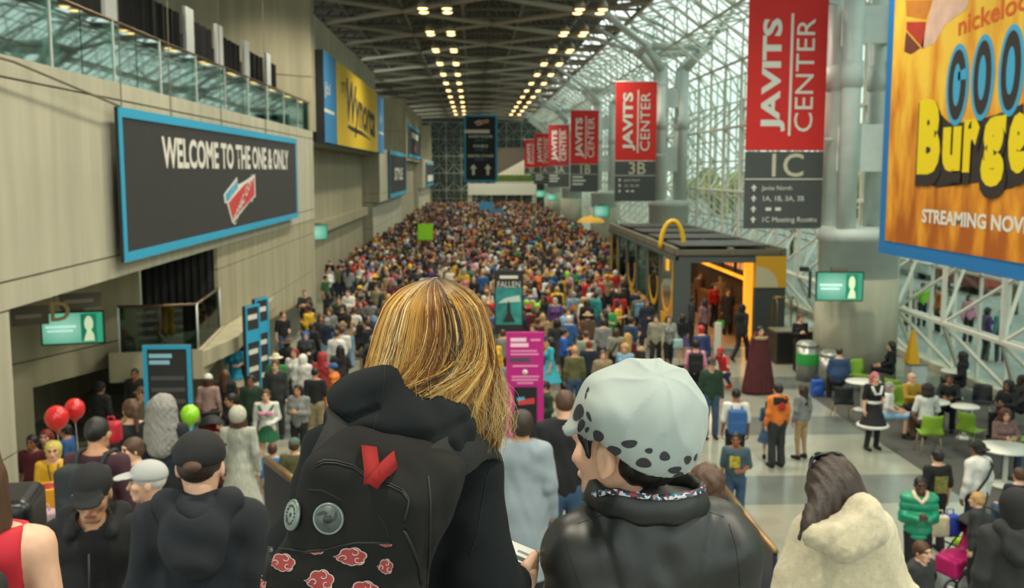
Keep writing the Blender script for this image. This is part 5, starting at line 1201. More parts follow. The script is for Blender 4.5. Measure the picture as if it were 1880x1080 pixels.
put(1852, 700, F_ - 1.0, 'dark haired person in black leaning on the table by the glass wall', .98, seat=.42, pose='sittable', top=('long', 'black'), bottom=BLK, hair=('curly', 'black'), skin=2); put(1876, 690, L_, 'person in black seated at the far right edge by the glass', .98, seat=.42, pose='sit', top=('hoodie', 'charcoal'), bottom=BLK, hair=('short', 'black'), skin=3)
put(1722, 826, B_ + .1, 'boy in black t-shirt with yellow back print, seen from behind', .96, top=('tee', 'black'), bottom=BLK, hair=('short', 'black')); pb = [x for x in COL.objects if x.get('label', '').startswith('boy in black')][0]
o = MB().box((-.11, .139, 1.02), (.11, .15, 1.30)).build('back_print', M('print_yellow_grey', '#7d7a3c', .8, var=.6, scale=20), pb)
put(1797, 812, B_ + .35, 'man in white hoodie and black cap with a black shoulder strap', 1.04, top=('hoodie', 'white'), bottom=('trousers', 'navy'), hair=('short', 'black'), hat=('capback', 'black'), skin=2); pw = [x for x in COL.objects if x.get('label', '').startswith('man in white hoodie')][0]
MB().path([(-.15, .0, 1.48), (-.13, .16, 1.36), (.0, .19, 1.2), (.16, .16, 1.0), (.22, .05, .92)], .022, 6).build('shoulder_strap', cloth('black'), pw)
put(1690, 876, F_ - .2, 'person in shiny green puffer jacket with cream collar', 1.0, pose='phone', top=('puffer', M('cloth_emerald', '#1d8f6c', .35, var=.25, scale=8)), bottom=BLK, hair=('buzz', 'black'), skin=3); pp = [x for x in COL.objects if x.get('label', '').startswith('person in shiny green')][0]
MB().path([(-.09, -.02, 1.50), (-.075, -.10, 1.44), (0, -.14, 1.37), (.075, -.10, 1.44), (.09, -.02, 1.50)], .03, 8).build('collar', cloth('cream'), pp)
q = GZ(1722, 985, .75); bag('tote_bag', q, (.28, .1, .34), cloth('cream'), 'cream tote bag hanging beside the green puffer jacket', 'bag'); bag('carrier_bag', GZ(1742, 985, .7), (.26, .12, .36), M('bag_royal_blue', '#2140a8', .5), 'royal blue bag hanging beside the cream tote', 'bag')
put_d(1693, 996, 11.2, F_ + .5, 'man with glasses in dark jacket near the pushchair', zf=0, top=('jacket', 'charcoal'), bottom=GRY, hair=('short', 'brown'), fine=True); pm = [x for x in COL.objects if x.get('label', '').startswith('man with glasses')][0]
o = MB().path([(-.075, -.03, 1.60), (-.055, -.085, 1.60), (0, -.10, 1.602), (.055, -.085, 1.60), (.075, -.03, 1.60)], .005, 6).build('glasses', CBLK, pm)
put(1795, 905, B_ + 1.0, 'blonde child behind the person with the black hood', .9, top=('jacket', 'charcoal'), bottom=BLK, hair=('short', 'blonde')); put(1872, 860, B_, 'sitter in blue jeans at the right edge of the picture', 1.0, seat=.42, pose='sit', top=('tee', 'navy'), bottom=JEANS, hair=('short', 'brown'))
put(1470, 578, F_, 'attendant in black with red scarf behind the black counter', 1.0, pose='phone', top=('long', 'black'), bottom=BLK, hair=('tail', 'auburn'), b='f')
# ---- kiosk and its queue
for a in ((1293, 549, B_ + .6, 'woman in pink plaid coat just inside the kiosk', 'f', ('jacket', M('cloth_pink_plaid', '#8f6266', .85, var=.6, scale=40)), BLK, ('long', 'black'), 0), (1270, 545, R_, 'person in grey standing behind the kiosk corner post', 'm', ('jacket', 'charcoal'), BLK, ('short', 'black'), 2),
          (1312, 520, F_ + .4, 'person in red top inside the kiosk', 'f', ('long', 'red'), BLK, ('long', 'dark brown'), 0), (1337, 530, F_, 'tall figure in black inside the kiosk', 'm', ('coat', 'black'), BLK, ('short', 'black'), 1), (1285, 500, F_, 'person in brown inside the kiosk near the light strip', 'm', ('long', 'brown'), BLK, ('short', 'black'), 1), (1323, 508, F_, 'person with white cap inside the kiosk', 'm', ('tee', 'tan'), BLK, ('short', 'grey'), 1)):
    put(a[0], a[1], a[2], a[3], 1.0, b=a[4], top=a[5], bottom=a[6], hair=a[7], skin=a[8])
# ---- middle of the crowd, nearest rows
MID = [  # u, v, turn, scale, build, pose, top, bottom, hair, skin, hat, label
 (974, 532, B_, 1.03, 'm', 'stand', ('tee', M('cloth_slate_blue', '#3d5580', .85)), JEANS, ('buzz', 'brown'), 0, None, 'man in slate blue t-shirt right of the teal film poster, back turned'),
 (971, 563, B_, 1.0, 'm', 'stand', ('tee', 'maroon'), BLK, ('short', 'black'), 1, ('cap', 'red'), 'person in red cap and maroon top right below the slate blue t-shirt'),
 (1023, 527, B_, 1.0, 'm', 'stand', ('hoodie', 'yellow'), ('trousers', 'mustard'), ('short', 'blonde'), 0, None, 'person in bright yellow hoodie with a black backpack'),
 (1034, 506, B_ + .4, 1.0, 'm', 'stand', ('jacket', 'mustard'), BLK, ('short', 'black'), 1, None, 'person in mustard jacket just behind the bright yellow hoodie'),
 (1053, 536, B_, 1.03, 'm', 'stand', ('jacket', M('cloth_pale_denim', '#6d8797', .85)), JEANS, ('short', 'grey'), 0, None, 'person in pale denim jacket with orange back patch'),
 (1102, 510, L_ + .5, 1.0, 'm', 'bent', ('long', 'red'), ('trousers', 'navy'), ('short', 'brown'), 0, ('cap', 'red'), 'person in red cap, red shirt and navy overalls'),
 (1137, 524, F_, 1.03, 'm', 'cross', ('tee', 'black'), BLK, ('short', 'black'), 1, None, 'person in black t-shirt with arms crossed near the kiosk'),
 (1118, 561, F_ - .2, 1.0, 'm', 'phone', ('tee', M('cloth_kelly_green', '#2e9150', .85)), BLK, ('buzz', 'brown'), 0, None, 'man in kelly green t-shirt looking down at his hands'),
 (1172, 541, B_ + .1, 1.0, 'm', 'stand', ('jacket', 'olive'), BLK, ('short', 'black'), 0, None, 'person with a light blue patterned backpack'),
 (996, 576, B_, .95, 'f', 'stand', ('tee', 'tan'), JEANS, ('bob', 'blonde'), 0, None, 'blonde person in tan top right of the magenta sign'),
 (1047, 566, B_, .98, 'f', 'stand', ('long', 'maroon'), GRY, ('short', 'auburn'), 0, None, 'person in maroon sweater left of the fur hatted person'),
 (1079, 574, B_, 1.0, 'm', 'stand', ('jacket', 'brown'), GRY, ('short', 'brown'), 0, ('brimhat', 'tan'), 'person in brown jacket and pale fur hat, back turned'),
 (1044, 580, B_ - .2, 1.03, 'm', 'stand', ('tee', 'blue'), JEANS, ('short', 'white'), 0, None, 'white haired man in blue t-shirt, back turned'),
 (1076, 608, B_ + .15, 1.04, 'm', 'bent', ('tee', M('cloth_sage', '#7d8d7a', .85)), JEANS, ('buzz', 'brown'), 0, None, 'man in sage grey t-shirt and jeans, back turned'),
 (1108, 586, B_, 1.03, 'm', 'stand', ('tee', 'grey'), GRY, ('short', 'dark brown'), 0, None, 'man in plain grey t-shirt with arms down, back turned'),
 (1131, 603, B_ - .1, .97, 'f', 'stand', ('tee', M('cloth_warm_grey', '#8a8878', .85)), ('shorts', 'black'), ('bob', 'brown'), 0, None, 'woman in warm grey top with a dark shoulder strap'),
 (1160, 583, R_ + .6, 1.0, 'm', 'phone', ('tee', M('cloth_night_blue', '#26405e', .85)), JEANS, ('short', 'black'), 1, None, 'man in navy shirt holding a phone, turned right'),
 (1205, 579, F_ - .3, 1.0, 'm', 'walk', ('jacket', M('cloth_pale_khaki', '#8c8a75', .85)), BLK, ('short', 'black'), 0, None, 'person in open pale khaki jacket and black trousers walking toward us'),
 (1228, 580, F_, .98, 'f', 'walk', ('jacket', M('cloth_check', '#9a9c95', .85, var=.8, scale=30)), BLK, ('long', 'dark brown'), 0, None, 'woman in black and white checked shirt walking toward us'),
 (1253, 577, B_ + .6, .97, 'f', 'stand', ('tee', 'black'), ('mini', 'purple'), ('bob', 'black'), 0, None, 'person in black top and purple skirt with a pale bag'),
 (1055, 636, B_, 1.03, 'm', 'stand', ('long', 'olive'), JEANS, None, 1, None, 'bald man in olive sweater, back turned, right of the magenta sign'),
 (1036, 604, R_, .98, 'm', 'phone', ('tee', M('cloth_vivid_blue', '#2458b5', .85)), BLK, ('short', 'black'), 1, None, 'person in vivid blue t-shirt partly behind the bald olive man'),
 (1107, 644, F_, .98, 'm', 'stand', ('jacket', 'khaki'), BLK, ('short', 'brown'), 0, None, 'brown haired person in khaki jacket facing us by the white hat'),
 (1278, 625, B_ - .2, 1.03, 'm', 'stand', ('long', 'pink'), BLK, ('short', 'black'), 1, None, 'person in pale pink shirt with a black backpack'),
 (1010, 620, L_, .97, 'f', 'stand', ('dress', M('cloth_aqua', '#3aa7bd', .8)), None, ('verylong', 'black'), 0, None, 'person in aqua costume with long black hair beside the magenta sign'),
 (1000, 700, L_ + .3, 1.0, 'm', 'bent', ('jacket', 'dark green'), BLK, ('short', 'black'), 0, None, 'person in dark green jacket with red strap reaching to the magenta sign'),
 (1225, 660, F_, .8, 'm', 'stand', ('tee', 'navy'), BLK, ('short', 'black'), 1, None, 'small child in navy top near the top of the white hat'),
 (570, 506, R_ - .4, 1.0, 'm', 'stand', ('tee', M('cloth_forest', '#23502f', .85)), BLK, ('short', 'black'), 1, None, 'man in forest green t-shirt standing at the corner of the left wall'),
 (606, 476, B_ - .4, 1.05, 'm', 'stand', ('long', 'black'), BLK, ('buzz', 'grey'), 0, None, 'man all in black standing alone on open floor at left'),
 (618, 438, B_, .98, 'f', 'stand', ('tee', 'pink'), JEANS, ('long', 'brown'), 0, None, 'woman in pink top by the far left concrete wall'),
 (537, 533, F_ + .3, 1.0, 'm', 'cross', ('tee', 'charcoal'), BLK, ('buzz', 'brown'), 0, None, 'man in charcoal t-shirt leaning by the left stair rail with arms crossed'),
 (519, 572, R_ - .9, 1.0, 'm', 'bent', ('tee', 'black'), JEANS, ('short', 'brown'), 0, None, 'man in black t-shirt and jeans with forearm stretched out at left'),
 (566, 552, F_ - .3, .98, 'f', 'phone', ('tee', 'black'), BLK, ('long', 'black'), 1, None, 'woman in black with red trim left of the tan sweater'),
 (638, 575, B_ + .3, .98, 'f', 'hips', ('long', 'tan'), ('wide', 'light blue'), ('long', 'dark brown'), 0, None, 'woman in tan sweater and pale jeans with hands on hips'),
 (622, 546, F_, 1.0, 'm', 'stand', ('hoodie', 'dark green'), BLK, ('short', 'brown'), 0, None, 'person in dark green hoodie behind the tan sweater'),
 (668, 505, F_, 1.0, 'f', 'cross', ('jacket', 'black'), ('skirt', 'black'), ('bob', 'auburn'), 0, None, 'person in black jacket and pink top left of the fair hair'),
 (663, 552, F_ - .3, .97, 'f', 'stand', ('jacket', M('cloth_spotted', '#5b5552', .85, var=.8, scale=25)), BLK, ('bob', 'black'), 0, None, 'person in speckled grey jacket just left of the fair hair'),
 (600, 585, B_, .95, 'm', 'bent', ('jacket', 'navy'), ('trousers', 'light blue'), ('mop', 'grey'), 0, None, 'person in navy and grey jacket bending beside the tan sweater'),
 (506, 651, F_, 1.0, 'm', 'stand', ('tee', 'green'), BLK, ('short', 'brown'), 0, ('brimhat', 'cream'), 'person in cream sun hat near the tall blue signs'),
 (540, 640, F_ - .2, .97, 'f', 'stand', ('tee', 'white'), ('skirt', 'black'), ('long', 'red'), 0, None, 'woman with long red hair in white top'),
 (556, 652, B_, .97, 'f', 'stand', ('hoodie', 'white'), BLK, None, 0, ('hood', 'white'), 'person in white hooded cape beside the red haired woman'),
 (592, 648, B_ - .2, 1.0, 'm', 'stand', ('coat', M('cloth_brick', '#9c2f32', .85)), BLK, None, 0, ('hood', M('cloth_brick', '#9c2f32')), 'person in brick red hooded cape, back turned'),
 (612, 668, L_, .93, 'm', 'stand', ('puffer', 'orange'), ('trousers', 'navy'), ('short', 'black'), 0, ('cap', 'blue'), 'child in orange padded costume and blue cap by the black hood'),
 (505, 662, F_ + .1, 1.03, 'm', 'stand', ('jacket', 'charcoal'), GRY, ('short', 'brown'), 0, None, 'man in charcoal jacket over blue shirt behind the sailor costume'),
 (578, 676, B_ + .1, 1.0, 'm', 'stand', ('tee', 'black'), ('shorts', 'khaki'), ('buzz', 'black'), 1, None, 'man in black t-shirt and khaki shorts beside the hoodie wearer'),
 (547, 707, F_ - .2, .98, 'f', 'phone', ('jacket', 'grey'), BLK, ('long', 'black'), 1, None, 'woman with dark face mask in grey jacket holding a pale picture bag'),
 (367, 628, F_, .97, 'f', 'bent', ('tunic', M('cloth_sky', '#2b9bc4', .8)), ('skirt', 'cream'), ('bob', 'brown'), 0, None, 'woman in sky blue and white costume behind the blue framed board'),
 (450, 612, R_ - .7, 1.05, 'm', 'bent', ('tee', 'black'), ('shorts', 'charcoal'), ('buzz', 'grey'), 0, None, 'man in black t-shirt right by the tall blue edged signs'),
 (382, 689, B_, .97, 'f', 'stand', ('long', M('cloth_dusty_pink', '#9a7f78', .85)), BLK, ('bob', 'brown'), 0, ('beanie', 'white'), 'person in white cap and dusty pink top behind the lime balloon'),
 (424, 724, L_ + .5, 1.0, 'f', 'bent', ('jacket', 'black'), BLK, ('tail', 'black'), 1, None, 'dark haired woman in black seen in profile left of the sailor costume'),
 (413, 680, B_, 1.0, 'f', 'stand', ('jacket', 'black'), BLK, ('long', 'brown'), 0, None, 'woman with long brown hair and black jacket behind the white gown'),
 (460, 690, F_, .98, 'm', 'stand', ('jacket', 'dark green'), BLK, ('short', 'black'), 2, None, 'person in dark green jacket left of the man in charcoal jacket'),
 (183, 703, B_ - .3, 1.0, 'm', 'stand', ('jacket', 'black'), BLK, ('short', 'black'), 2, ('beanie', 'black'), 'person in black beanie under the low concrete arch at left'),
 (247, 677, F_, 1.0, 'm', 'stand', ('jacket', 'black'), BLK, ('buzz', 'black'), 2, None, 'person in black jacket with purple shirt left of the blue framed board'),
 (258, 712, F_ - .3, .97, 'f', 'phone', ('tee', M('cloth_pale_print', '#a8a893', .85, var=.5, scale=15)), BLK, ('short', 'brown'), 1, ('cap', 'brown'), 'person in pale printed top and brown cap below the blue framed board'),
 (120, 780, L_, .95, 'm', 'stand', ('tee', 'blue'), JEANS, ('short', 'black'), 1, None, 'person in blue under the red balloons'), (58, 800, F_, 1.0, 'm', 'stand', ('tee', 'maroon'), BLK, ('short', 'black'), 2, None, 'person in maroon at the edge of the left concrete pillar'), (84, 790, F_, 1.0, 'f', 'stand', ('jacket', 'black'), BLK, ('long', 'red'), 0, None, 'red haired person in black behind the yellow costume'),
]
for (u, v, rz, sc, b, pose, top, bot, hair, skin, hat, label) in MID: put(u, v, rz, label, sc, b=b, pose=pose, top=top, bottom=bot, hair=hair, skin=skin, hat=hat)
for u, v, sc, rz, col, lb in ((1023, 527, 1.0, B_, 'black', 'black backpack on the bright yellow hoodie'), (1172, 541, 1.0, B_ + .1, M('bag_patterned_blue', '#5f8fa8', .8, var=.7, scale=20), 'light blue patterned backpack near the kiosk'), (1278, 625, 1.03, B_ - .2, 'black', 'black backpack on the pale pink shirt')):
    q = GZ(u, v, 1.7 * sc); backpack((q[0], q[1], 0), rz, sc, col, lb)
def find(s): return [x for x in COL.objects if x.get('label', '').startswith(s)][0]
MB().box((-.1, .137, 1.1), (.1, .15, 1.25)).build('back_patch', cloth('orange'), find('person in pale denim'))
MB().path([(-.13, .02, 1.44), (.0, .15, 1.25), (.16, .08, .95)], .022, 6).build('shoulder_strap', cloth('black'), find('woman in warm grey'))
q = GZ(1245, 640, .9); bag('pale_bag', q, (.25, .12, .3), M('bag_aqua_grey', '#8fb0ae', .7), 'pale aqua bag held by the person in purple skirt', 'bag')
q = GZ(546, 757, 1.0); o = board('picture_bag', q, (1, .1, 0), (0, 0, 1), .42, .5, M('bag_print', '#b9b6bd', .7), 'pale bag printed with a brown figure, held by the masked woman', 'bag', .05); poly(o, 'print_mark', [(-.12, -.2), (.02, -.22), (.14, .05), (.1, .22), (.02, .12), (-.1, -.05)], M('print_brown', '#5b4038', .8), .026, .004)
# sailor style costume
ps = put(488, 716, F_ + .1, 'person in white sailor style costume with short green skirt and long white gloves', 1.0, b='f', pose='bent', top=('tee', 'white'), bottom=('mini', M('cloth_bottle_green', '#155c3a', .7)), hair=('tail', 'brown'))
SG = M('cloth_bottle_green', '#155c3a'); MB().path([(-.16, .02, 1.44), (-.10, -.13, 1.34), (0, -.165, 1.24), (.10, -.13, 1.34), (.16, .02, 1.44)], .028, 8).build('sailor_collar', SG, ps); mb = MB(); mb.ball((-.07, -.175, 1.27), (.08, .035, .05)); mb.ball((.07, -.175, 1.27), (.08, .035, .05)); mb.build('bow', cloth('pink'), ps)
Jb = tpl(('J', 'bent'), lambda: joints('bent'))
for i in (0, 1): link('glove', smesh('glove', [cone(Jb['el'][i], Jb['wr'][i], .048, .036, .02)] + hand_prims(Jb['wr'][i], Jb['hd'][i], (-1, 1)[i], 1.12), .01), cloth('white'), ps)
# yellow costume with box prop
py, _l, _s = put_d(97, 812, 12.8, F_ + .25, 'person in bright yellow costume with pale yellow wig', zf=tread(12.8) - .34, b='m', pose='phone', top=('long', 'yellow'), bottom=('trousers', 'yellow'), hair=('mop', 'pale yellow'))
MB().path([(-.06, -.12, 1.44), (-.02, -.17, 1.2), (.03, -.17, 1.2), (.07, -.12, 1.44)], .008, 6).build('lanyard', cloth('black'), py)
q = P(90, 918, 12.35); o = empty('box_prop', q, .3, 'orange yellow cube box with red circle on top in front of the yellow costume', 'box'); MB().cbox((0, 0, 0), (.36, .36, .34)).build('body', M('box_orange_yellow', '#e09a1a', .6), o); MB().lathe([(.11, .17), (.11, .18)], 24).build('red_circle', M('box_red', '#9c1f1c', .6), o); MB().cbox((.185, 0, 0), (.02, .37, .35)).build('side_panel', cloth('black'), o); 
bag('pink_bag', P(84, 985, 11.6), (.30, .2, .34), M('bag_pale_pink', '#c2a3ad', .7, var=.3, scale=10), 'pale pink bag below the orange yellow box', 'bag')
# ---- on the stairs
p_, l_, s_ = put_d(177, 768, 7.3, B_ - .1, 'man in maroon sweater with a dark backpack, back turned, on the stairs', top=('long', M('cloth_plum', '#3e1f2a', .85, var=.2, scale=30)), bottom=GRY, hair=('buzz', 'black'), skin=1, fine=True); backpack(l_, B_ - .1, s_, M('bag_dark_green_black', '#20262a', .8), 'dark backpack on the maroon sweater')
put_d(300, 726, 10.0, B_ - .2, 'woman with long frizzy grey hair in dark navy, on the stairs', b='f', top=('long', M('cloth_ink_blue', '#151b26', .85)), bottom=BLK, hair=('frizzy', 'grey'), fine=True)
put_d(240, 735, 11.5, B_ + .7, 'woman in black with brown hair tied back, carrying the crimson bag', b='f', top=('long', 'black'), bottom=BLK, hair=('tail', 'brown'))
put_d(243, 806, 8.6, F_ - .6, 'brown haired man facing right, half hidden by the frizzy grey hair', top=('tee', 'grey'), bottom=JEANS, hair=('short', 'brown'), fine=True, turn=-.3)
put_d(272, 852, 5.6, L_ + .2, 'grey haired man in pale cap and dark jacket, seen in profile', zf=None, top=('jacket', 'charcoal'), bottom=GRY, hair=('buzz', 'white'), hat=('cap', M('cap_pale_grey', '#a9aaa6', .8)), fine=True)
put_d(437, 750, 13.0, B_, 'woman in pale grey gown with full skirt and white cap, back turned', b='f', top=('gown', M('gown_grey_white', '#a9ab9f', .8, var=.3, scale=12, stretch=(4, 4, .4))), bottom=None, hair=('bob', 'brown'), hat=('bonnet', M('bonnet_white', '#b6b3a4', .8, var=.2)), fine=True)
put_d(958, 755, 8.0, B_ - .05, 'person in long pale blue grey coat, back turned, in front of the magenta sign', top=('coat', M('coat_pale_blue', '#87939a', .8, var=.08, scale=8)), bottom=GRY, hair=('short', 'dark brown'), skin=1, fine=True)
put_d(1037, 705, 9.0, B_ + .1, 'man in black jacket and jeans with cropped hair, right of the pale coat', top=('jacket', 'black'), bottom=JEANS, hair=('buzz', 'brown'), fine=True, belly=.02)
put_d(1297, 856, 5.4, B_ + .2, 'child with tousled brown hair behind the shoulder of the black jacket', right=False, top=('jacket', 'dark green'), bottom=BLK, hair=('mop', 'brown'), fine=True)
put_d(500, 815, 14.5, B_, 'child in light blue shirt beside the navy side panel', zf=None, top=('tee', M('cloth_azure', '#3f84c8', .85)), bottom=JEANS, hair=('short', 'brown')); put_d(540, 806, 14.2, B_, 'child in green cap between the panel and the hoodie wearer', top=('tee', 'olive'), bottom=BLK, hair=('short', 'brown'), hat=('cap', M('cap_grey_green', '#4c6355', .85)))
put_d(396, 795, 13.8, B_, 'child with curled ginger hair just right of the navy cap', b='f', top=('jacket', 'maroon'), bottom=BLK, hair=('bob', 'auburn'))

# ---- the wider crowd: individuals row by row, nearest first
TC = ['black', 'charcoal', 'navy', 'grey', 'white', 'red', 'maroon', 'green', 'olive', 'blue', 'light blue', 'yellow', 'orange', 'pink', 'purple', 'brown', 'tan', 'cream', 'teal', 'dark green', 'mustard', 'khaki']
TW = np.array([22, 10, 9, 7, 8, 7, 5, 3, 4, 5, 3, 4, 3, 4, 3, 5, 4, 4, 2, 4, 2, 3], float); TW /= TW.sum()
HC = ['black', 'dark brown', 'brown', 'blonde', 'grey', 'red', 'pink', 'white']; HW = np.array([30, 26, 18, 10, 6, 4, 2, 4], float); HW /= HW.sum()
N_IND = 292; n_now = sum(1 for o in COL.objects if o.name.startswith('person') and o.parent is None)
def field(d0, d1, gap, n):
    out = []; pts = list(PEOPLE)
    for _ in range(n):
        d = RNG.uniform(d0, d1); x0 = -5.5 if d < 42 else -6.6; x1 = 8.6 if d > 52.5 else 6.0
        if d < 33.5: x1 = min(4.0, x1); x0 = max(x0, -4.6 - max(0, d - 24) * .1)
        if 34 < d < 46 and x0 < -5: x0 = -4.6
        x = RNG.uniform(x0, x1)
        if all((x - a) ** 2 + (d - b) ** 2 > gap * gap for a, b in pts if abs(b - d) < gap): pts.append((x, d)); out.append((x, d))
    return out
spots = field(23.5, 30, .85, 420) ; PEOPLE += spots
sp2 = field(30, 74, .72, 5000); spots += sp2; spots.sort(key=lambda q: q[1])
# keep clear of stands
clear = [(1.0, 28), (.93, 18.6), (-5.4, 24)]
spots = [q for q in spots if all(math.hypot(q[0] - a, q[1] - b) > .6 for a, b in clear)]
ind = spots[:N_IND - n_now]; rest = spots[N_IND - n_now:]
TN = {'tee': 't-shirt', 'long': 'sweater', 'hoodie': 'hoodie', 'jacket': 'jacket', 'coat': 'long coat', 'dress': 'dress', 'tunic': 'tunic'}
seen_l = set()
def place_word(x, d):
    r = (x / d * F + 870)
    a = 'by left wall' if x < -4.3 else 'left of film poster' if r < 880 else 'around film poster' if r < 985 else 'toward the kiosk' if x < 4.3 else 'near the kiosk'
    b = 'front rows' if d < 31 else 'middle rows' if d < 40 else 'back rows'
    return a, b
for i, (x, d) in enumerate(ind):
    for _try in range(60):
        f = RNG.random() < .5; b = 'f' if RNG.random() < .45 else 'm'
        top = RNG.choice(['tee', 'long', 'hoodie', 'jacket', 'coat', 'dress', 'tunic'] if b == 'f' else ['tee', 'tee', 'long', 'hoodie', 'jacket', 'jacket', 'coat']); tc = str(RNG.choice(TC, p=TW)); hc = str(RNG.choice(HC, p=HW))
        hs = str(RNG.choice(['bob', 'long', 'tail', 'bun', 'long', 'curly'] if b == 'f' else ['short', 'short', 'buzz', 'mop', 'curly'])); hat = None
        if RNG.random() < .16: hat = (str(RNG.choice(['cap', 'beanie', 'brimhat', 'hood', 'ears'])), str(RNG.choice(['black', 'red', 'yellow', 'blue', 'white', 'brown', 'lime', 'navy', 'tan'])))
        bc = str(RNG.choice(['black', 'denim', 'charcoal', 'navy', 'khaki', 'grey'], p=[.4, .25, .13, .1, .07, .05]))
        a, bw = place_word(x, d); HN = {'bob': 'bobbed', 'long': 'long', 'tail': 'tied back', 'bun': 'pinned up', 'curly': 'curly', 'short': 'short', 'buzz': 'cropped', 'mop': 'tousled'}
        HATN = {'cap': 'cap', 'beanie': 'beanie', 'brimhat': 'brimmed hat', 'hood': 'raised hood', 'ears': 'eared hood'}
        lb = f"person in {tc} {TN[str(top)]}, " + (f"{hat[1]} {HATN[hat[0]]}" if hat else f"{HN[hs]} {hc} hair") + f", {'facing us' if f else 'back turned'}, {bw}, {a}"
        if len(lb.replace('-', ' ').split()) > 15: lb = lb.replace(f', {bw}', '')
        if len(lb.replace('-', ' ').split()) > 15: lb = lb.replace('film ', '')
        if lb not in seen_l: break
    seen_l.add(lb)
    pose = str(RNG.choice(['stand', 'stand', 'bent', 'phone', 'walk', 'cross', 'strap', 'hips', 'up'], p=[.2, .2, .17, .15, .1, .06, .06, .04, .02]))
    bottom = None if top in ('dress',) else (('skirt', bc) if b == 'f' and RNG.random() < .12 else ('shorts', bc) if RNG.random() < .08 else ('trousers', bc))
    nohair = hat and hat[0] in ('hood', 'ears')
    person((x, d, 0), (0 if f else PI) + RNG.normal(0, .5), lb, pose=pose, b=b, top=(str(top), tc), bottom=bottom, hair=None if nohair else (hs if not hat or hs in ('long', 'bob', 'short') else 'short', hc), skin=int(RNG.choice([0, 1, 2, 3], p=[.5, .28, .15, .07])), hat=hat, scale=float(RNG.normal(.985, .045)), feet=d < 31, group='visitors in the crowd')
for u, lb, b, top, bc, hr, rz in ((1712, 'person in lime vest outside the glass wall', 'm', ('tee', 'lime'), 'navy', ('short', 'black'), F_), (1690, 'person in brown coat outside the glass wall', 'm', ('coat', 'brown'), 'black', ('short', 'brown'), R_), (1762, 'person in white top outside the glass wall', 'f', ('long', 'white'), 'denim', ('long', 'black'), L_), (1802, 'person in pink jacket outside the glass wall', 'f', ('jacket', 'pink'), 'black', ('long', 'dark brown'), F_), (1838, 'person in purple jacket outside the glass wall', 'f', ('jacket', 'purple'), 'black', ('bob', 'black'), R_), (1866, 'person in teal hoodie outside the glass wall', 'm', ('hoodie', 'teal'), 'charcoal', ('short', 'black'), B_), (1742, 'person in orange jacket outside the glass wall', 'm', ('jacket', 'orange'), 'black', ('short', 'black'), L_)):
    x = 15.6 + (u * 7 % 5) * .35; person((x, x * F / (u - 870), 0), rz, lb, b=b, top=top, bottom=('trousers', bc), hair=hr, feet=False)
# ---- beyond them the crowd becomes one mass
far = rest[:]
for d in np.arange(max([q[1] for q in ind]) + .3, 148, .78):
    x0, x1 = -6.1, 8.6
    if d < 52.5: x1 = 6.1
    for x in np.arange(x0, x1, .80):
        if RNG.random() < .80: far.append((x + RNG.uniform(-.3, .3), d + RNG.uniform(-.35, .35)))
far = [q for q in far if q[1] > max(p[1] for p in ind) - .5 and all((q[0] - a) ** 2 + (q[1] - b) ** 2 > .5 for a, b in PEOPLE if abs(b - q[1]) < 1) and all((q[0] - a) ** 2 + (q[1] - b) ** 2 > .4 for a, b in ind[-40:])]
TPV = []
for pose, hs in (('stand', 'short'), ('phone', 'long'), ('walk', 'bob'), ('bent', 'mop')):
    J = joints(pose); vv = []; ff = []; cc = []; n = 0
    hb = {'short': [ell((0, .02, .03), (.09, .105, .10), .02)], 'long': [ell((0, .02, .03), (.095, .11, .10), .02), cone((0, .06, 0), (0, .08, -.25), .09, .08, .03)], 'bob': [ell((0, .02, .02), (.10, .115, .11), .02), cone((0, .05, 0), (0, .05, -.12), .10, .09, .03)], 'mop': [ell((0, .03, .03), (.11, .12, .11), .02)]}[hs]
    hc = np.array(J['head']); nf = neg(ell((0, -.11, -.03), (.07, .08, .09), .02))
    for k, (pr, h, off) in enumerate(((torso_prims(J, .02) + limb_prims(J, .02), .062, 0), (leg_prims(J, .02), .07, 0), (head_prims(hc)[:3] + [cone(hc + [0, .02, -.02], hc + [0, .03, -.16], .05, .055)], .045, 0), (hb + [nf], .042, 1))):
        v, f = solid(pr, h); v = v + (hc if off else 0); vv.append(v); ff.append(f + n); n += len(v); cc.append(np.full(len(v), k))
    TPV.append((np.concatenate(vv), np.concatenate(ff), np.concatenate(cc)))
VV = []; FF = []; CC = []; n = 0
for x, d in far:
    v, f, c = TPV[RNG.integers(4)]; a = (0 if RNG.random() < .5 else PI) + RNG.normal(0, .5); s = RNG.normal(.985, .045); ca, sa = math.cos(a), math.sin(a)
    w = np.stack([(v[:, 0] * ca - v[:, 1] * sa) * s + x, (v[:, 0] * sa + v[:, 1] * ca) * s + d, v[:, 2] * s], 1)
    pal = np.array([lin(CLOTH[str(RNG.choice(TC, p=TW))]), lin(CLOTH[str(RNG.choice(['black', 'denim', 'charcoal', 'navy', 'khaki']))]), lin(['#d8a98c', '#bd8a68', '#8a5a3e', '#4f3224'][int(RNG.choice(4, p=[.5, .28, .15, .07]))]), lin(HAIRC[str(RNG.choice(HC, p=HW))]) if RNG.random() < .85 else lin(CLOTH[str(RNG.choice(['red', 'yellow', 'white', 'black', 'blue', 'brown', 'navy']))])])
    VV.append(w); FF.append(f + n); CC.append(pal[c]); n += len(v)
me = mesh_np('distant_crowd', np.concatenate(VV), np.concatenate(FF)); at_ = me.color_attributes.new('col', 'FLOAT_COLOR', 'POINT'); at_.data.foreach_set('color', np.concatenate(CC).astype(np.float32).ravel())
o = link('distant_crowd', me, M('crowd_clothes', '#777777', .85, attr='col')); tag(o, 'dense distant crowd filling the hall behind the nearer visitors', 'crowd', kind='stuff')
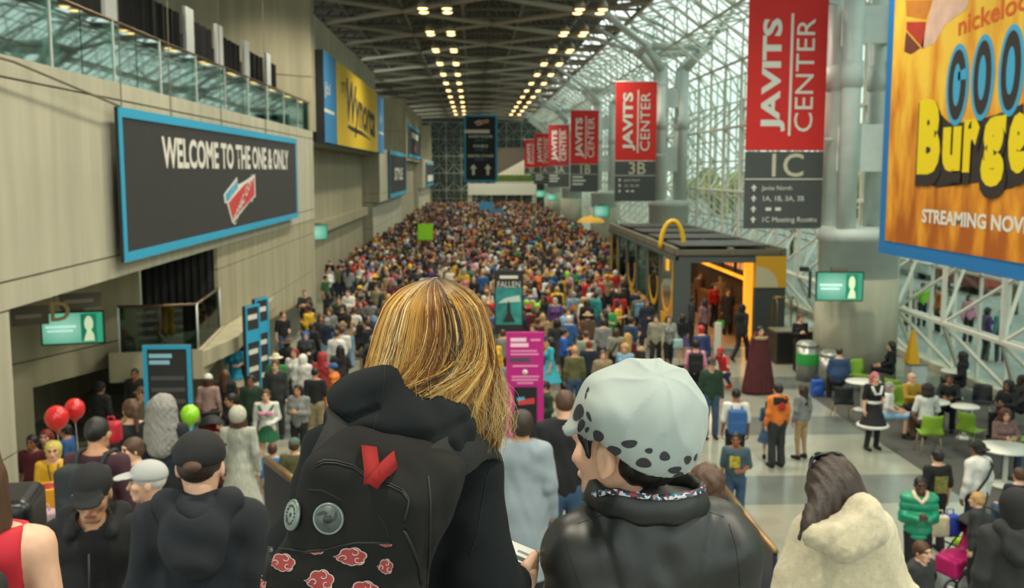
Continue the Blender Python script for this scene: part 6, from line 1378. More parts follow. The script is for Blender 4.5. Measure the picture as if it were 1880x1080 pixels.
# ================================================================== THE NEAREST PEOPLE
def bvh_of(*obs):
    V = []; Fc = []; n = 0
    for o in obs:
        b = Vector(o.location) + (Vector(o.parent.location) if o.parent else Vector())
        V += [b + v.co for v in o.data.vertices]; Fc += [tuple(i + n for i in p.vertices) for p in o.data.polygons]; n = len(V)
    return BVHTree.FromPolygons(V, Fc)
def hit(bv, u, v, off=.001):                           # where a sight line meets a surface, lifted off it a little
    r = Vector(ray(u, v)).normalized(); h, n, _, _ = bv.ray_cast(Vector(CAM), r)
    if h is None: return None, None
    if n.dot(r) > 0: n = -n
    return np.array(h + n * off), np.array(n)
def decal(name, bv, outline, mat, parent, base, off=.0012, rings=4, t=.0008):
    c = np.mean(outline, 0); V = []; n = len(outline); ok = True
    pts = [c] + [c + (np.array(p) - c) * (k / rings) for k in range(1, rings + 1) for p in outline]
    last = None
    for p in pts:
        h, nn = hit(bv, p[0], p[1], off)
        if h is None:
            if last is None: return None
            h = last
        last = h; V.append(h - base)
    f = [(0, 1 + i, 1 + (i + 1) % n) for i in range(n)]
    for k in range(rings - 1):
        a = 1 + k * n; b = a + n
        for i in range(n): f.append((a + i, b + i, b + (i + 1) % n, a + (i + 1) % n))
    o = link(name, mesh_np(name, np.array(V), f), mat, parent); return o
def seam(name, bv, pts, r, mat, parent, base, off=.001, sub=4):
    P_ = []
    for a, b in zip(pts[:-1], pts[1:]):
        for k in range(sub): P_.append((a[0] + (b[0] - a[0]) * k / sub, a[1] + (b[1] - a[1]) * k / sub))
    P_.append(pts[-1]); Q = [hit(bv, u, v, off)[0] for u, v in P_]; Q = [q - base for q in Q if q is not None]
    return MB().path(Q, r, 6).build(name, mat, parent) if len(Q) > 1 else None
def ribbon(name, pts, wv, w, t, mat, parent):
    m = MB(); n = len(pts); P_ = [np.asarray(p, float) for p in pts]; V = []
    for i in range(n):
        d = P_[min(i + 1, n - 1)] - P_[max(i - 1, 0)]; d /= np.linalg.norm(d); a = np.asarray((wv[min(i, len(wv) - 1)]) if hasattr(wv[0], '__len__') else wv, float); a = a - d * (a @ d); a /= np.linalg.norm(a); nn = np.cross(d, a); ww = w[min(i, len(w) - 1)] if hasattr(w, '__len__') else w
        V += [P_[i] + a * ww / 2 + nn * t / 2, P_[i] - a * ww / 2 + nn * t / 2, P_[i] - a * ww / 2 - nn * t / 2, P_[i] + a * ww / 2 - nn * t / 2]
    f = [(0, 1, 2, 3), (4 * n - 1, 4 * n - 2, 4 * n - 3, 4 * n - 4)]
    for i in range(n - 1):
        for k in range(4): f.append((4 * i + k, 4 * i + 4 + k, 4 * i + 4 + (k + 1) % 4, 4 * i + (k + 1) % 4))
    m.add(V, f, 0, True); return m.build(name, mat, parent)
def spline(pts, n):
    p = np.array(pts, float); p = np.vstack([2 * p[0] - p[1], p, 2 * p[-1] - p[-2]]); out = []
    for i in range(1, len(p) - 2):
        for k in range(n):
            t = k / n; out.append(.5 * (2 * p[i] + (p[i + 1] - p[i - 1]) * t + (2 * p[i - 1] - 5 * p[i] + 4 * p[i + 1] - p[i + 2]) * t * t + (3 * p[i] - p[i - 1] - 3 * p[i + 1] + p[i + 2]) * t ** 3))
    out.append(p[-2]); return np.array(out)
def legs_to_floor(top, h, dx=.09, r=.085): # hips at height h, feet on 0
    return [q for s in (-1, 1) for q in (cone((s * dx + top[0], top[1], h), (s * (dx + .01) + top[0], top[1] + .0, h * .54), r, r * .68, .04), cone((s * (dx + .01) + top[0], top[1], h * .54), (s * (dx + .015) + top[0], top[1] - .01, .09), r * .68, r * .5, .03))]
def shoes_at(top, parent, mat, dx=.105, s=1):
    for k in (-1, 1): link('shoe', smesh('shoe', [cone((k * dx + top[0], top[1] - .03, .045), (k * dx + top[0], top[1] + .16 * s, .04), .045, .038, .02), cone((k * dx + top[0], top[1] - .01, .05), (k * dx + top[0], top[1] - .01, .12), .045, .045, .02)], .012, [lambda X: .005 - X[..., 2]]), mat, parent)
def wrinkle(amp, s=1.0, seed=0.0):
    def d(X):
        x, y, z = X[..., 0] * s, X[..., 1] * s, X[..., 2] * s
        a = np.sin(14 * x + 9 * z + 3 * np.sin(8 * z - 6 * x + seed)) * np.sin(11 * z - 13 * x + 7 * y + seed)
        b = np.sin(31 * z + 17 * x + 4 * np.sin(13 * x + 9 * y + seed)) * np.sin(23 * x - 9 * z + seed * 2)
        return amp * (a + .55 * b)
    return d
# ------------------------------------------------------------------ the fair haired person with the backpack
gb = P(770, 540, 1.85); gz = tread(1.85); gb = np.array([gb[0], 1.85, gz])
G = empty('person', gb, 0, 'fair haired person in black hoodie nearest the camera, back turned, wearing a backpack', 'person')
g = lambda u, v, d: P(u, v, d) - gb
HOOD = M('hoodie_black_cotton', '#141819', .95, var=.2, scale=14, bump=.08, bscale=700, spec=.25)
hc = g(795, 640, 1.875); nk = g(765, 745, 1.875); LS = g(622, 838, 1.865); RS = g(862, 868, 1.865); LE = g(553, 1010, 1.83); RE = g(884, 1050, 1.80); LWr = g(650, 1080, 2.12); RWr = g(951, 1084, 2.00)
ch = g(733, 930, 1.885); wa = g(720, 1140, 1.90); hipz = .90
sk = SKINS[0]
hd_dir = g(988, 1016, 2.04) - RWr; hd_dir2 = g(960, 1000, 1.9) - RWr
core = [cone(LS, RS, .05, None, .05), cone(ch, wa, .115, .10, .06, (1.2, .8, 1)), cone(wa, (wa[0], wa[1], hipz), .10, .125, .06, (1.1, .85, 1)), cone(nk - np.array([0, 0, .05]), hc, .055, .052, .03), cone(LS, LE, .045, .038, .03), cone(LE, LWr, .038, .025, .03), cone(RS, RE, .045, .038, .03), cone(RE, RWr, .038, .025, .03)] + legs_to_floor((wa[0], wa[1]), hipz)
V1, F1 = solid(core, .016); hp = head_prims((0, 0, 0)); V2, F2 = solid(hp, .008); V2 = V2 @ rotm(0, 0, PI).T + hc
# right hand: fingers under the phone, thumb up along its edge
q = np.asarray
hr = [cone(RWr, g(960, 1062, 2.03), .026, .027, .01), cone(g(958, 1066, 2.02), g(972, 1042, 2.055), .025, .020, .015)]
for (a, b, c) in (((966, 1052, 2.035), (982, 1030, 2.05), (985, 1016, 2.035)), ((964, 1054, 2.05), (981, 1037, 2.075), (979, 1022, 2.07)), ((960, 1058, 2.06), (976, 1046, 2.095), (970, 1032, 2.10)), ((955, 1062, 2.07), (968, 1056, 2.105), (960, 1044, 2.115))):
    hr += [cone(g(*a), g(*b), .0092, .0085, .006), cone(g(*b), g(*c), .0085, .0068, .005)]
hr += [cone(g(954, 1064, 2.005), g(966, 1040, 1.995), .0135, .0105, .008), cone(g(966, 1040, 1.995), g(981, 1019, 2.01), .0105, .0085, .005)]
V3, F3 = solid(hr, .004); V4, F4 = solid(hand_prims(LWr, (.6, .75, .2), -1), .007)
VV_ = [V1, V2, V3, V4]; FF_ = []; n = 0
for v, f in zip(VV_, (F1, F2, F3, F4)): FF_.append(f + n); n += len(v)
o = link('body', mesh_np('body', np.concatenate(VV_), np.concatenate(FF_)), [sk, EYE, LIP], G)
MB().ball(g(984.5, 1014.5, 2.022), (.0028, .003, .0042), 8, 6).build('fingernail', M('nail_dark', '#2a2c33', .3), G)
top = [cone(LS, RS, .056, None, .03), cone((LS + RS) / 2 + np.array([0, .0, .02]), nk - np.array([0, 0, .03]), .075, .068, .05), cone(ch + np.array([-.005, 0, .03]), wa, .140, .148, .05, (1.18, .80, 1)), cone(wa, (wa[0], wa[1], .86), .15, .16, .06, (1.15, .85, 1)),
       cone(LS, LE, .058, .060, .03), cone(LE, LWr, .060, .042, .03), cone(RS, RE, .062, .062, .03), cone(RE, g(935, 1082, 1.965), .062, .046, .03)]
hood = [ell(g(742, 790, 1.755), (.118, .062, .062), .03, rotm(0, .20, 0)), ell(g(700, 716, 1.775), (.055, .055, .042), .035, rotm(0, .1, 0)), ell(g(652, 735, 1.79), (.048, .055, .034), .03, rotm(0, -.4, 0)), ell(g(640, 765, 1.79), (.04, .05, .022), .012, rotm(0, -.3, 0)), ell(g(765, 745, 1.78), (.07, .055, .04), .03, rotm(0, .45, 0)), ell(g(815, 800, 1.775), (.05, .055, .040), .06, rotm(0, .35, 0)), cone(g(690, 835, 1.755), g(780, 845, 1.755), .034, .034, .03), ell(g(735, 775, 1.80), (.11, .08, .07), .04)]
hw = wrinkle(.0095, 1.5, .6); hw2 = wrinkle(.0055, 1.2, 2.2)
hoodie = link('hoodie', smesh('hoodie', top, .0085, [lambda X: .80 - X[..., 2]], lambda X: hw2(X) + .0025 * np.sin(60 * X[..., 2] + 30 * X[..., 0])), HOOD, G)
def hoodfold(X):
    d0 = X - g(640, 752, 1.74)
    return hw(X) + .010 * np.exp(-((X[..., 2] - (g(660, 760, 1.74)[2] + .35 * (X[..., 0] - g(660, 760, 1.74)[0]))) / .006) ** 2) * (X[..., 0] < g(690, 0, 1.74)[0]) + .006 * np.exp(-((X[..., 2] - g(0, 815, 1.72)[2] - .3 * np.abs(X[..., 0] - g(740, 0, 1.72)[0])) / .010) ** 2)
hd = link('hood', smesh('hood', hood, .006, disp=hoodfold), HOOD, hoodie)
hbv = bvh_of(hoodie); hdb = BVHTree.FromPolygons([Vector(gb) + v.co for v in hd.data.vertices], [tuple(p.vertices) for p in hd.data.polygons])
STI = M('hoodie_stitch', '#0c0e0f', .9)
seam('seam', hdb, [(706, 672), (705, 700), (702, 730), (690, 770), (684, 800), (690, 850)], .0011, STI, hoodie, gb, .0)
seam('seam', hbv, [(905, 838), (893, 880), (884, 930), (876, 985), (862, 1020)], .0012, STI, hoodie, gb, 0)
link('trousers', smesh('trousers', legs_to_floor((wa[0], wa[1]), .9, r=.10) + [cone((wa[0], wa[1], .92), (wa[0], wa[1], .84), .14, .14, .04, (1.1, .85, 1))], .018, [lambda X: X[..., 2] - .95]), cloth('black'), G); shoes_at((wa[0], wa[1]), G, cloth('charcoal'))
# phone
ph = empty('phone', P(955, 1022, 2.045), 0, 'silvery lit phone in the right hand of the fair haired person', 'phone')
a, b, c = P(938, 992, 2.075), P(986, 1012, 2.055), P(951, 1053, 2.005); xr = Vector(b - a).normalized(); up = Vector(a + b - 2 * c); up = (up - xr * up.dot(xr)).normalized(); cc = (a + b) / 2 - np.array(up) * .073; frame(ph, cc, xr, up)
link('body', smesh('body', [rbox((0, 0, 0), (.031, .069, .001), .0035, .002)], .0018), M('phone_case', '#26282a', .35, .4), ph); MB().box((-.032, -.069, .0048), (.032, .069, .0054)).build('display', M('phone_screen_pale', '#d9dbcf', .15, emit=.25), ph)
for y0, y1, x0, x1, h_ in ((.030, .040, -.022, .020, '#5a6464'), (.022, .026, -.028, .024, '#3b4242'), (.048, .054, -.005, .027, '#8d9894')): MB().box((x0, y0, .0054), (x1, y1, .0056)).build('screen_picture', M('screen_' + h_[1:], h_, .3), ph)  # strips painting dark reflection streaks on the display
# hair: an under layer and some three thousand strands swept from the crown
C0 = g(800, 511, 1.868); tb = [0, .006, .02, .048, .087, .136, .185, .234, .285, .34]; rb = [.004, .028, .056, .082, .0965, .108, .119, .124, .123, .115]
_td = np.linspace(-.06, .40, 461); _rd = np.interp(_td, tb, rb); _rd[_td < 0] = .004; _rd = np.convolve(np.pad(_rd, 12, 'edge'), np.hanning(27)[1:-1] / np.hanning(27)[1:-1].sum(), 'valid')
Rr = lambda t: np.interp(t, _td, _rd) * np.clip(np.asarray(t) / .006 + .25, 0, 1); Ax = lambda t: np.interp(t, [0, .09, .19, .34], [0, -.005, -.010, -.004])
HRNG = np.random.default_rng(5); HV = []; HF = []; HCc = []; n = 0
def sm(x, a, b): s = np.clip((x - a) / (b - a), 0, 1); return s * s * (3 - 2 * s)
HCOL = [lin('#bd8f43'), lin('#d9b468'), lin('#a6722f'), lin('#80501f'), lin('#dcc592'), lin('#46301a')]; ROOT = np.array(lin('#2c2118'))
na, ntt = 48, 26; tt = np.linspace(0, .25, ntt)
for i, t in enumerate(tt):
    for k in range(na):
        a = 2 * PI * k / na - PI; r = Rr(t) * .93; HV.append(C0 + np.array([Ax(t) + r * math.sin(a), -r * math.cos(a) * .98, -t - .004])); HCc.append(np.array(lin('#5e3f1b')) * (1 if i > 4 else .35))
for i in range(ntt - 1):
    for k in range(na): HF.append((i * na + k, i * na + (k + 1) % na, (i + 1) * na + (k + 1) % na, (i + 1) * na + k))
n = len(HV); HF.append(tuple(range(na)))
def add_strand(pts, r0, r1, col, root=True):
    global n
    m = len(pts); d = np.gradient(pts, axis=0); d /= np.linalg.norm(d, axis=1)[:, None] + 1e-9; up_ = np.array([0, -1., 0]); a = np.cross(d, up_); a /= np.linalg.norm(a, axis=1)[:, None] + 1e-9; b = np.cross(d, a)
    for i in range(m):
        r = r0 + (r1 - r0) * (i / (m - 1)) ** 2
        for k in range(3):
            th = 2 * PI * k / 3; HV.append(pts[i] + (a[i] * math.cos(th) + b[i] * math.sin(th)) * r)
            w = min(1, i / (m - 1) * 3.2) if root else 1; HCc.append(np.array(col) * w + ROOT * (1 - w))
    for i in range(m - 1):
        for k in range(3): HF.append((n + i * 3 + k, n + i * 3 + (k + 1) % 3, n + (i + 1) * 3 + (k + 1) % 3, n + (i + 1) * 3 + k))
    n += 3 * m
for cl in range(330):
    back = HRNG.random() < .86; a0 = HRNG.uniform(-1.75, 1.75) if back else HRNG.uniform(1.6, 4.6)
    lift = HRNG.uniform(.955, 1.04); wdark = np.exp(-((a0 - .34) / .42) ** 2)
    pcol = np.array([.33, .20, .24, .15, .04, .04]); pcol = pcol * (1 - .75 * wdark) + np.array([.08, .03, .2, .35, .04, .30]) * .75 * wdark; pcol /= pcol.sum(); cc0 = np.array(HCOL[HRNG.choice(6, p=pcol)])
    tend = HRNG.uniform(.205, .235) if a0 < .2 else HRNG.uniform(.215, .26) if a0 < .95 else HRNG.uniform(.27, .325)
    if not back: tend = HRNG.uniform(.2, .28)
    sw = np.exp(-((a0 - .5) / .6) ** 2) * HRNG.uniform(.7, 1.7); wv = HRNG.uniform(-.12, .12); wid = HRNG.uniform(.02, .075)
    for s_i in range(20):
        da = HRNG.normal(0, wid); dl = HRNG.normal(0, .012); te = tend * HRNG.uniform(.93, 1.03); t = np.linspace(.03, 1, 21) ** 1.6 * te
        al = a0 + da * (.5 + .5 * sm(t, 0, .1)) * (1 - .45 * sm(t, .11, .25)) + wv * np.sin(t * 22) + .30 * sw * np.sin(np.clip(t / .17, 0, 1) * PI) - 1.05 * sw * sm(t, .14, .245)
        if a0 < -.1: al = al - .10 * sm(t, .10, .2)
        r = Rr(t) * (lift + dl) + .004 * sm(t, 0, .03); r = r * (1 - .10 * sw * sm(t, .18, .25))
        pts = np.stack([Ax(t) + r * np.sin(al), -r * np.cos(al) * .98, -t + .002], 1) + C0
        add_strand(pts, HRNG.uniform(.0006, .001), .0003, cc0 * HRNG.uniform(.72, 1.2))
for k in range(230):                                   # fine loose hairs, mostly at the lower right
    if k < 120: a0 = HRNG.uniform(1.0, 2.0); t = np.linspace(.11, HRNG.uniform(.24, .33), 12); amp = HRNG.uniform(.01, .03)
    elif k < 180: a0 = HRNG.uniform(-1.7, 1.7); t = np.linspace(.0, .2, 12); amp = HRNG.uniform(.004, .010)
    else: a0 = HRNG.uniform(.2, 1.2); t = np.linspace(.16, HRNG.uniform(.25, .29), 12); amp = HRNG.uniform(.006, .016)
    al = a0 + HRNG.uniform(-.3, .3) * np.sin(t * HRNG.uniform(15, 45)); r = Rr(t) + amp * sm(t, t[0], t[-1]) * (1 + .4 * np.sin(t * 60 + k))
    add_strand(np.stack([Ax(t) + r * np.sin(al), -r * np.cos(al), -t + .002], 1) + C0, .00030, .0002, lin('#d9bf86'), False)
hm = mesh_np('hair', np.array(HV), HF); ca = hm.color_attributes.new('col', 'FLOAT_COLOR', 'POINT'); hcv = np.array(HCc, dtype=np.float32); hcv[:, 3] = 1; ca.data.foreach_set('color', np.clip(hcv, 0, 1).ravel())
link('hair', hm, M('hair_fair_strands', '#c79a4c', .42, attr='col', spec=.4), G)

# ------------------------------------------------------------------ her backpack
BK = empty('backpack', (0, 0, 0), 0, 'black backpack with red handle, two round badges and red cloud print', 'backpack')
bo = P(640, 970, 1.615); BK.location = bo; yaw, roll = -.26, .27
Rb = np.array(Matrix.Rotation(yaw, 3, 'Z') @ Matrix.Rotation(roll, 3, 'Y')); xr, yu, zn = Rb @ [1, 0, 0], Rb @ [0, 0, 1], Rb @ [0, -1, 0]
B3 = np.stack([xr, yu, zn], 1); L = lambda x, y, z: B3 @ np.array([x, y, z])
BAGM = M('backpack_canvas', '#1a1a18', .92, var=.14, scale=12, bump=.1, bscale=900, spec=.25); BAGD = M('backpack_trim', '#141515', .7); ZIP = M('zip_dark', '#1b1d1d', .45, .3)
prs = [rbox(L(.012, -.10, -.055), (.078, .175, .045), .035, .02, B3), rbox(L(.01, -.20, -.035), (.092, .10, .05), .03, .03, B3), rbox(L(.03, .075, -.085), (.075, .035, .02), .03, .05, B3), ell(L(-.005, -.14, .012), (.095, .13, .022), .03, B3), ell(L(.005, .035, -.02), (.085, .06, .03), .03, B3)]
wr_ = wrinkle(.0035, 1.6, 4.0)
body = link('body', smesh('body', prs, .006, disp=wr_), BAGM, BK); bbv = bvh_of(body)
S_ = lambda nm, pts, r, m, off=.001: seam(nm, bbv, pts, r, m, BK, bo, off)
for dv in (-2.2, 2.2): S_('zip', [(u, v + dv) for u, v in [(580, 855), (594, 848), (617, 849), (650, 858), (669, 872), (694, 885), (717, 891), (739, 902), (751, 919), (749, 935), (742, 958)]], .0016, ZIP)
S_('zip', [(742, 972), (756, 1002), (767, 1035), (772, 1072)], .0032, ZIP); S_('seam', [(487, 1006), (520, 1008), (562, 1013), (600, 1009), (625, 1002), (655, 997), (690, 997), (717, 996)], .0018, BAGD, .0005); S_('seam', [(566, 899), (592, 901), (612, 911), (628, 919)], .0009, BAGD, 0); S_('seam', [(695, 947), (708, 965), (715, 992)], .0009, BAGD, 0)
S_('piping', [(786, 875), (790, 920), (789, 980), (786, 1040), (783, 1080)], .002, BAGD)
RW = M('handle_red_webbing', '#82201f', .85, bump=.1, scale=400, spec=.2); bl = lambda u, v, d: P(u, v, d) - bo
ribbon('handle', spline([bl(676, 812, 1.66), bl(680, 838, 1.605), bl(683, 866, 1.575), bl(682, 890, 1.575)], 5), [bl(700, 820, 1.6) - bl(660, 818, 1.6)] * 1, .025, .002, RW, BK)
ribbon('handle', spline([bl(737, 834, 1.655), bl(716, 853, 1.60), bl(694, 876, 1.572), bl(682, 892, 1.572)], 5), [bl(745, 850, 1.6) - bl(725, 820, 1.6)] * 1, [.026] * 8 + [.022] * 8, .002, RW, BK)
STR = M('strap_webbing', '#181917', .9, bump=.3, scale=300)
ribbon('shoulder_strap', spline([bl(752, 892, 1.635), bl(800, 862, 1.665), bl(850, 828, 1.715), bl(885, 808, 1.79), bl(902, 820, 1.86), bl(880, 880, 1.96)], 5), [bl(800, 880, 1.66) - bl(780, 835, 1.66)] * 1, [.075] * 12 + [.07] * 14, .010, STR, BK)
ribbon('shoulder_strap', spline([bl(600, 850, 1.645), bl(620, 808, 1.68), bl(632, 775, 1.74), bl(625, 768, 1.82), bl(620, 850, 1.95)], 5), [bl(640, 830, 1.66) - bl(600, 815, 1.66)] * 1, .06, .010, STR, BK)
ribbon('side_strap', [bl(497, 1004, 1.585), bl(492, 1035, 1.58), bl(486, 1066, 1.585)], xr, .010, .003, BAGD, BK); MB().tube(bl(498, 1012, 1.583), bl(499, 1012, 1.578), .004, 10).build('buckle', M('buckle_metal', '#4c4f4e', .3, .8), BK)
# round badges
def badge(u, v, r, kind):
    h, nn = hit(bbv, u, v, .001); nv = Vector(nn); x = Vector((1, 0, 0)); x = (x - nv * x.dot(nv)).normalized()
    o = MB().lathe([(r, 0), (r, .003), (r * .95, .0055), (r * .88, .005), (r * .86, .0045)], 36).build('badge', M('badge_rim', '#6f7a74', .35, .3), BK); y = nv.cross(x); lb_ = h - bo
    o.matrix_local = Matrix(((x.x, y.x, nv.x, lb_[0]), (x.y, y.y, nv.y, lb_[1]), (x.z, y.z, nv.z, lb_[2]), (0, 0, 0, 1)))
    PALE = M('badge_pale', '#77837c', .5); DK = M('badge_dark', '#26292a', .5); d = MB()
    MB().lathe([(r * .84, .0045), (r * .84, .0052)], 32).build('badge_face', PALE if kind else M('badge_mid', '#4a524f', .5), o)
    mk = MB()
    if kind:
        for k in range(16): a = 2 * PI * k / 16; mk.cbox((r * .58 * math.cos(a), r * .58 * math.sin(a), .0056), (r * (.12 + .12 * (k % 3 == 0)), r * (.12 + .1 * (k % 4 == 1)), .0008))
        mk.lathe([(r * .14, .0052), (r * .14, .006)], 16)
    else:
        for k in range(3):
            a0 = 2 * PI * k / 3 + .5; pts = [(r * .3 * math.cos(a0 + t), r * .3 * math.sin(a0 + t)) for t in np.linspace(0, 1.2, 6)] + [(r * (.78 - .25 * t) * math.cos(a0 + 1.5 - t * 1.0 + .9), r * (.78 - .25 * t) * math.sin(a0 + 1.5 - t * 1.0 + .9)) for t in np.linspace(0, 1, 8)]
            m_ = len(pts); mk.add([(p[0], p[1], .0056) for p in pts], [tuple(range(m_))])
        mk.lathe([(r * .3, .0052), (r * .3, .0058)], 20); 
    mk.build('badge_mark', DK, o)
badge(604, 952, .0258, 0); badge(540, 946, .0255, 1)
# cloud print
CR = M('print_red', '#8e3230', .8, var=.12, scale=30); CW = M('print_white', '#b9a79c', .8)
def cloud(u, v, sx, sy, rot=0.0, flip=1, clip=None):
    lob = [(-.62, .1, .34), (-.30, -.32, .40), (.22, -.40, .40), (.62, -.08, .38), (.50, .42, .34), (.05, .48, .34), (-.32, .38, .28)]; out = []
    for k in range(72):
        a = 2 * PI * k / 72; dx, dy = math.cos(a), math.sin(a); best = .25
        for lx, ly, lr in lob:
            b_ = dx * lx + dy * ly; D_ = b_ * b_ - (lx * lx + ly * ly - lr * lr)
            if D_ > 0: best = max(best, b_ + math.sqrt(D_))
        out.append((dx * best, dy * best))
    out = np.array(out); k = int(np.argmin(out[:, 0] + out[:, 1] * .4)); out[k] *= 1.25
    c, s = math.cos(rot), math.sin(rot)
    def T(p, g=1.0, grow=0.0):
        r_ = np.hypot(p[:, 0], p[:, 1])[:, None]; p = p * (1 + grow / np.maximum(r_, .1)); x = p[:, 0] * flip * sx; y = p[:, 1] * sy; q_ = np.stack([u + x * c - y * s, v + x * s + y * c], 1)
        if clip is not None: q_[:, 1] = np.maximum(q_[:, 1], clip(q_[:, 0]))
        return q_
    decal('cloud_outline', bbv, T(out, grow=.09), CW, BK, bo, .0010, 5); decal('cloud_print', bbv, T(out), CR, BK, bo, .0016, 5)
    for cx, cy, rr, a0, a1 in ((-.50, .16, .32, 3.0, 7.6), (.22, -.34, .34, -1.7, 3.0), (.50, .28, .34, .6, 5.0)):
        th = np.linspace(a0, a1, 16); rad = rr * np.linspace(1.15, .30, 16); arc = T(np.stack([cx + rad * np.cos(th), cy + rad * np.sin(th)], 1))
        if clip is None: seam('cloud_swirl', bbv, [tuple(p) for p in arc], .0008, CW, BK, bo, .0018, 1)
sl_ = lambda x: np.interp(x, [487, 562, 600, 655, 718], [1008, 1016, 1012, 1000, 999])
cloud(519, 1033, 22, 19, .1); cloud(645, 1022, 27, 19, 0); cloud(578, 1005, 18, 15, 0, 1, sl_); cloud(708, 996, 13, 9, 0, 1, sl_); cloud(708, 1040, 13, 16, 0); cloud(588, 1066, 24, 23, .0); cloud(668, 1084, 26, 20, 0); cloud(480, 1068, 10, 15, 0); cloud(527, 1105, 24, 20, .1)

# ------------------------------------------------------------------ the person in the spotted white hat
bb0 = P(1180, 540, 2.02); bz = tread(2.02); bb_ = np.array([bb0[0], 2.02, bz]); Bp = empty('person', bb_, 0, 'person in black jacket and puffy white hat with dark spots, back turned', 'person')
b = lambda u, v, d: P(u, v, d) - bb_
hc = b(1137, 822, 2.03); nkb = b(1175, 950, 2.03); LS = b(1066, 1016, 2.03); RS = b(1322, 1006, 2.03); LE = b(1050, 1240, 2.0); RE = b(1352, 1240, 2.0); LWr = b(1075, 1400, 2.12); RWr = b(1330, 1400, 2.12); ct = b(1195, 1060, 2.04); wt_ = np.array([ct[0], ct[1], .92])
core = [cone(LS, RS, .05, None, .05), cone(ct, wt_ + [0, 0, .08], .115, .10, .06, (1.15, .8, 1)), cone(wt_ + [0, 0, .08], wt_ - [0, 0, .10], .10, .12, .06, (1.1, .85, 1)), cone(nkb, hc, .055, .054, .03), cone(LS, LE, .045, .038), cone(LE, LWr, .038, .025), cone(RS, RE, .045, .038), cone(RE, RWr, .038, .025)] + legs_to_floor((ct[0], ct[1]), .80)
V1, F1 = solid(core, .016); V2, F2 = solid(head_prims((0, 0, 0), .98) + [cone((-.045, -.035, -.075), (-.05, .02, -.06), .03, None, .02), ell((.082, .018, -.008), (.016, .022, .034), .006), neg(ell((.098, .014, -.004), (.010, .011, .019), .006)), cone((.085, .012, -.030), (.086, .010, -.040), .008, None, .006)], .007); V2 = V2 @ rotm(.10, .0, -2.25).T + hc
VV_ = [V1, V2] + [solid(hand_prims(w_, (0, .1, -1), s_), .007)[0] for w_, s_ in ((LWr, -1), (RWr, 1))]; Fs = [F1, F2] + [solid(hand_prims(w_, (0, .1, -1), s_), .007)[1] for w_, s_ in ((LWr, -1), (RWr, 1))]; FF_ = []; n2 = 0
for v, f in zip(VV_, Fs): FF_.append(f + n2); n2 += len(v)
link('body', mesh_np('body', np.concatenate(VV_), np.concatenate(FF_)), [SKINS[0], EYE, LIP], Bp)
link('hair', smesh('hair', [ell(b(1186, 830, 2.01), (.078, .090, .070), .02), cone(b(1074, 800, 1.985), b(1082, 838, 1.975), .014, .005, .01)], .006, disp=lambda X: .003 * np.sin(180 * X[..., 0]) * np.sin(50 * X[..., 2])), hairm('black'), Bp)
NYL = M('jacket_black_nylon', '#1f211f', .45, var=.12, scale=10, bump=.03, bscale=700)
jk = [cone(LS, RS, .066, None, .05), cone(ct + [0, 0, .03], wt_, .152, .16, .08, (1.2, .82, 1)), cone(wt_, wt_ - [0, 0, .16], .16, .165, .05, (1.15, .85, 1)), cone((LS + RS) / 2 + [0, 0, .045], nkb, .09, .08, .06), cone(LS, LE, .068, .062, .04), cone(LE, LWr, .060, .042), cone(RS, RE, .070, .064, .04), cone(RE, RWr, .062, .042)]
w1 = wrinkle(.0065, 1.3, 1.0)
jacket = link('jacket', smesh('jacket', jk, .0085, [lambda X: .70 - X[..., 2]], lambda X: w1(X) + .004 * np.exp(-((X[..., 0] - LS[0] - .055 + .25 * (X[..., 2] - LS[2])) / .008) ** 2) + .004 * np.exp(-((X[..., 0] - RS[0] + .055 - .25 * (X[..., 2] - RS[2])) / .008) ** 2)), NYL, Bp)
cz = b(1186, 900, 2.03); mbc = MB(); nseg = 40; Vc = []
for k in range(nseg + 1):
    a = PI * .62 + (2 * PI - PI * .24) * k / nseg; ca_, sa_ = math.cos(a), math.sin(a); lift = .014 * max(0, -ca_) 
    for (r_, z_) in ((1.16, -.030), (1.06, .012), (.99, .018), (.93, .012), (.97, -.045)): Vc.append(cz + np.array([.114 * r_ * ca_, .100 * r_ * sa_, z_ + lift + .004 * math.sin(k * 1.3)]))
fc = [(k * 5 + j, (k + 1) * 5 + j, (k + 1) * 5 + (j + 1) % 5, k * 5 + (j + 1) % 5) for k in range(nseg) for j in range(5)] + [(0, 1, 2, 3, 4), tuple(nseg * 5 + j for j in (4, 3, 2, 1, 0))]
mbc.add(Vc, fc, 0, True); collar = mbc.build('collar', NYL, jacket)
jb = bvh_of(jacket); JS = M('jacket_seam', '#101110', .6)
seam('seam', jb, [(1036, 985), (1042, 1010), (1052, 1040), (1066, 1078)], .0009, JS, jacket, bb_, 0); seam('seam', jb, [(1338, 962), (1350, 1000), (1356, 1040), (1358, 1078)], .0009, JS, jacket, bb_, 0); seam('seam', jb, [(1060, 962), (1100, 948), (1150, 938), (1195, 934), (1245, 932), (1295, 938), (1330, 950)], .0008, JS, jacket, bb_, 0)
link('trousers', smesh('trousers', legs_to_floor((ct[0], ct[1]), .82, r=.10) + [cone((ct[0], ct[1], .84), (ct[0], ct[1], .76), .14, .14, .04, (1.1, .85, 1))], .018, [lambda X: X[..., 2] - .86]), cloth('charcoal'), Bp); shoes_at((ct[0], ct[1]), Bp, cloth('black'))
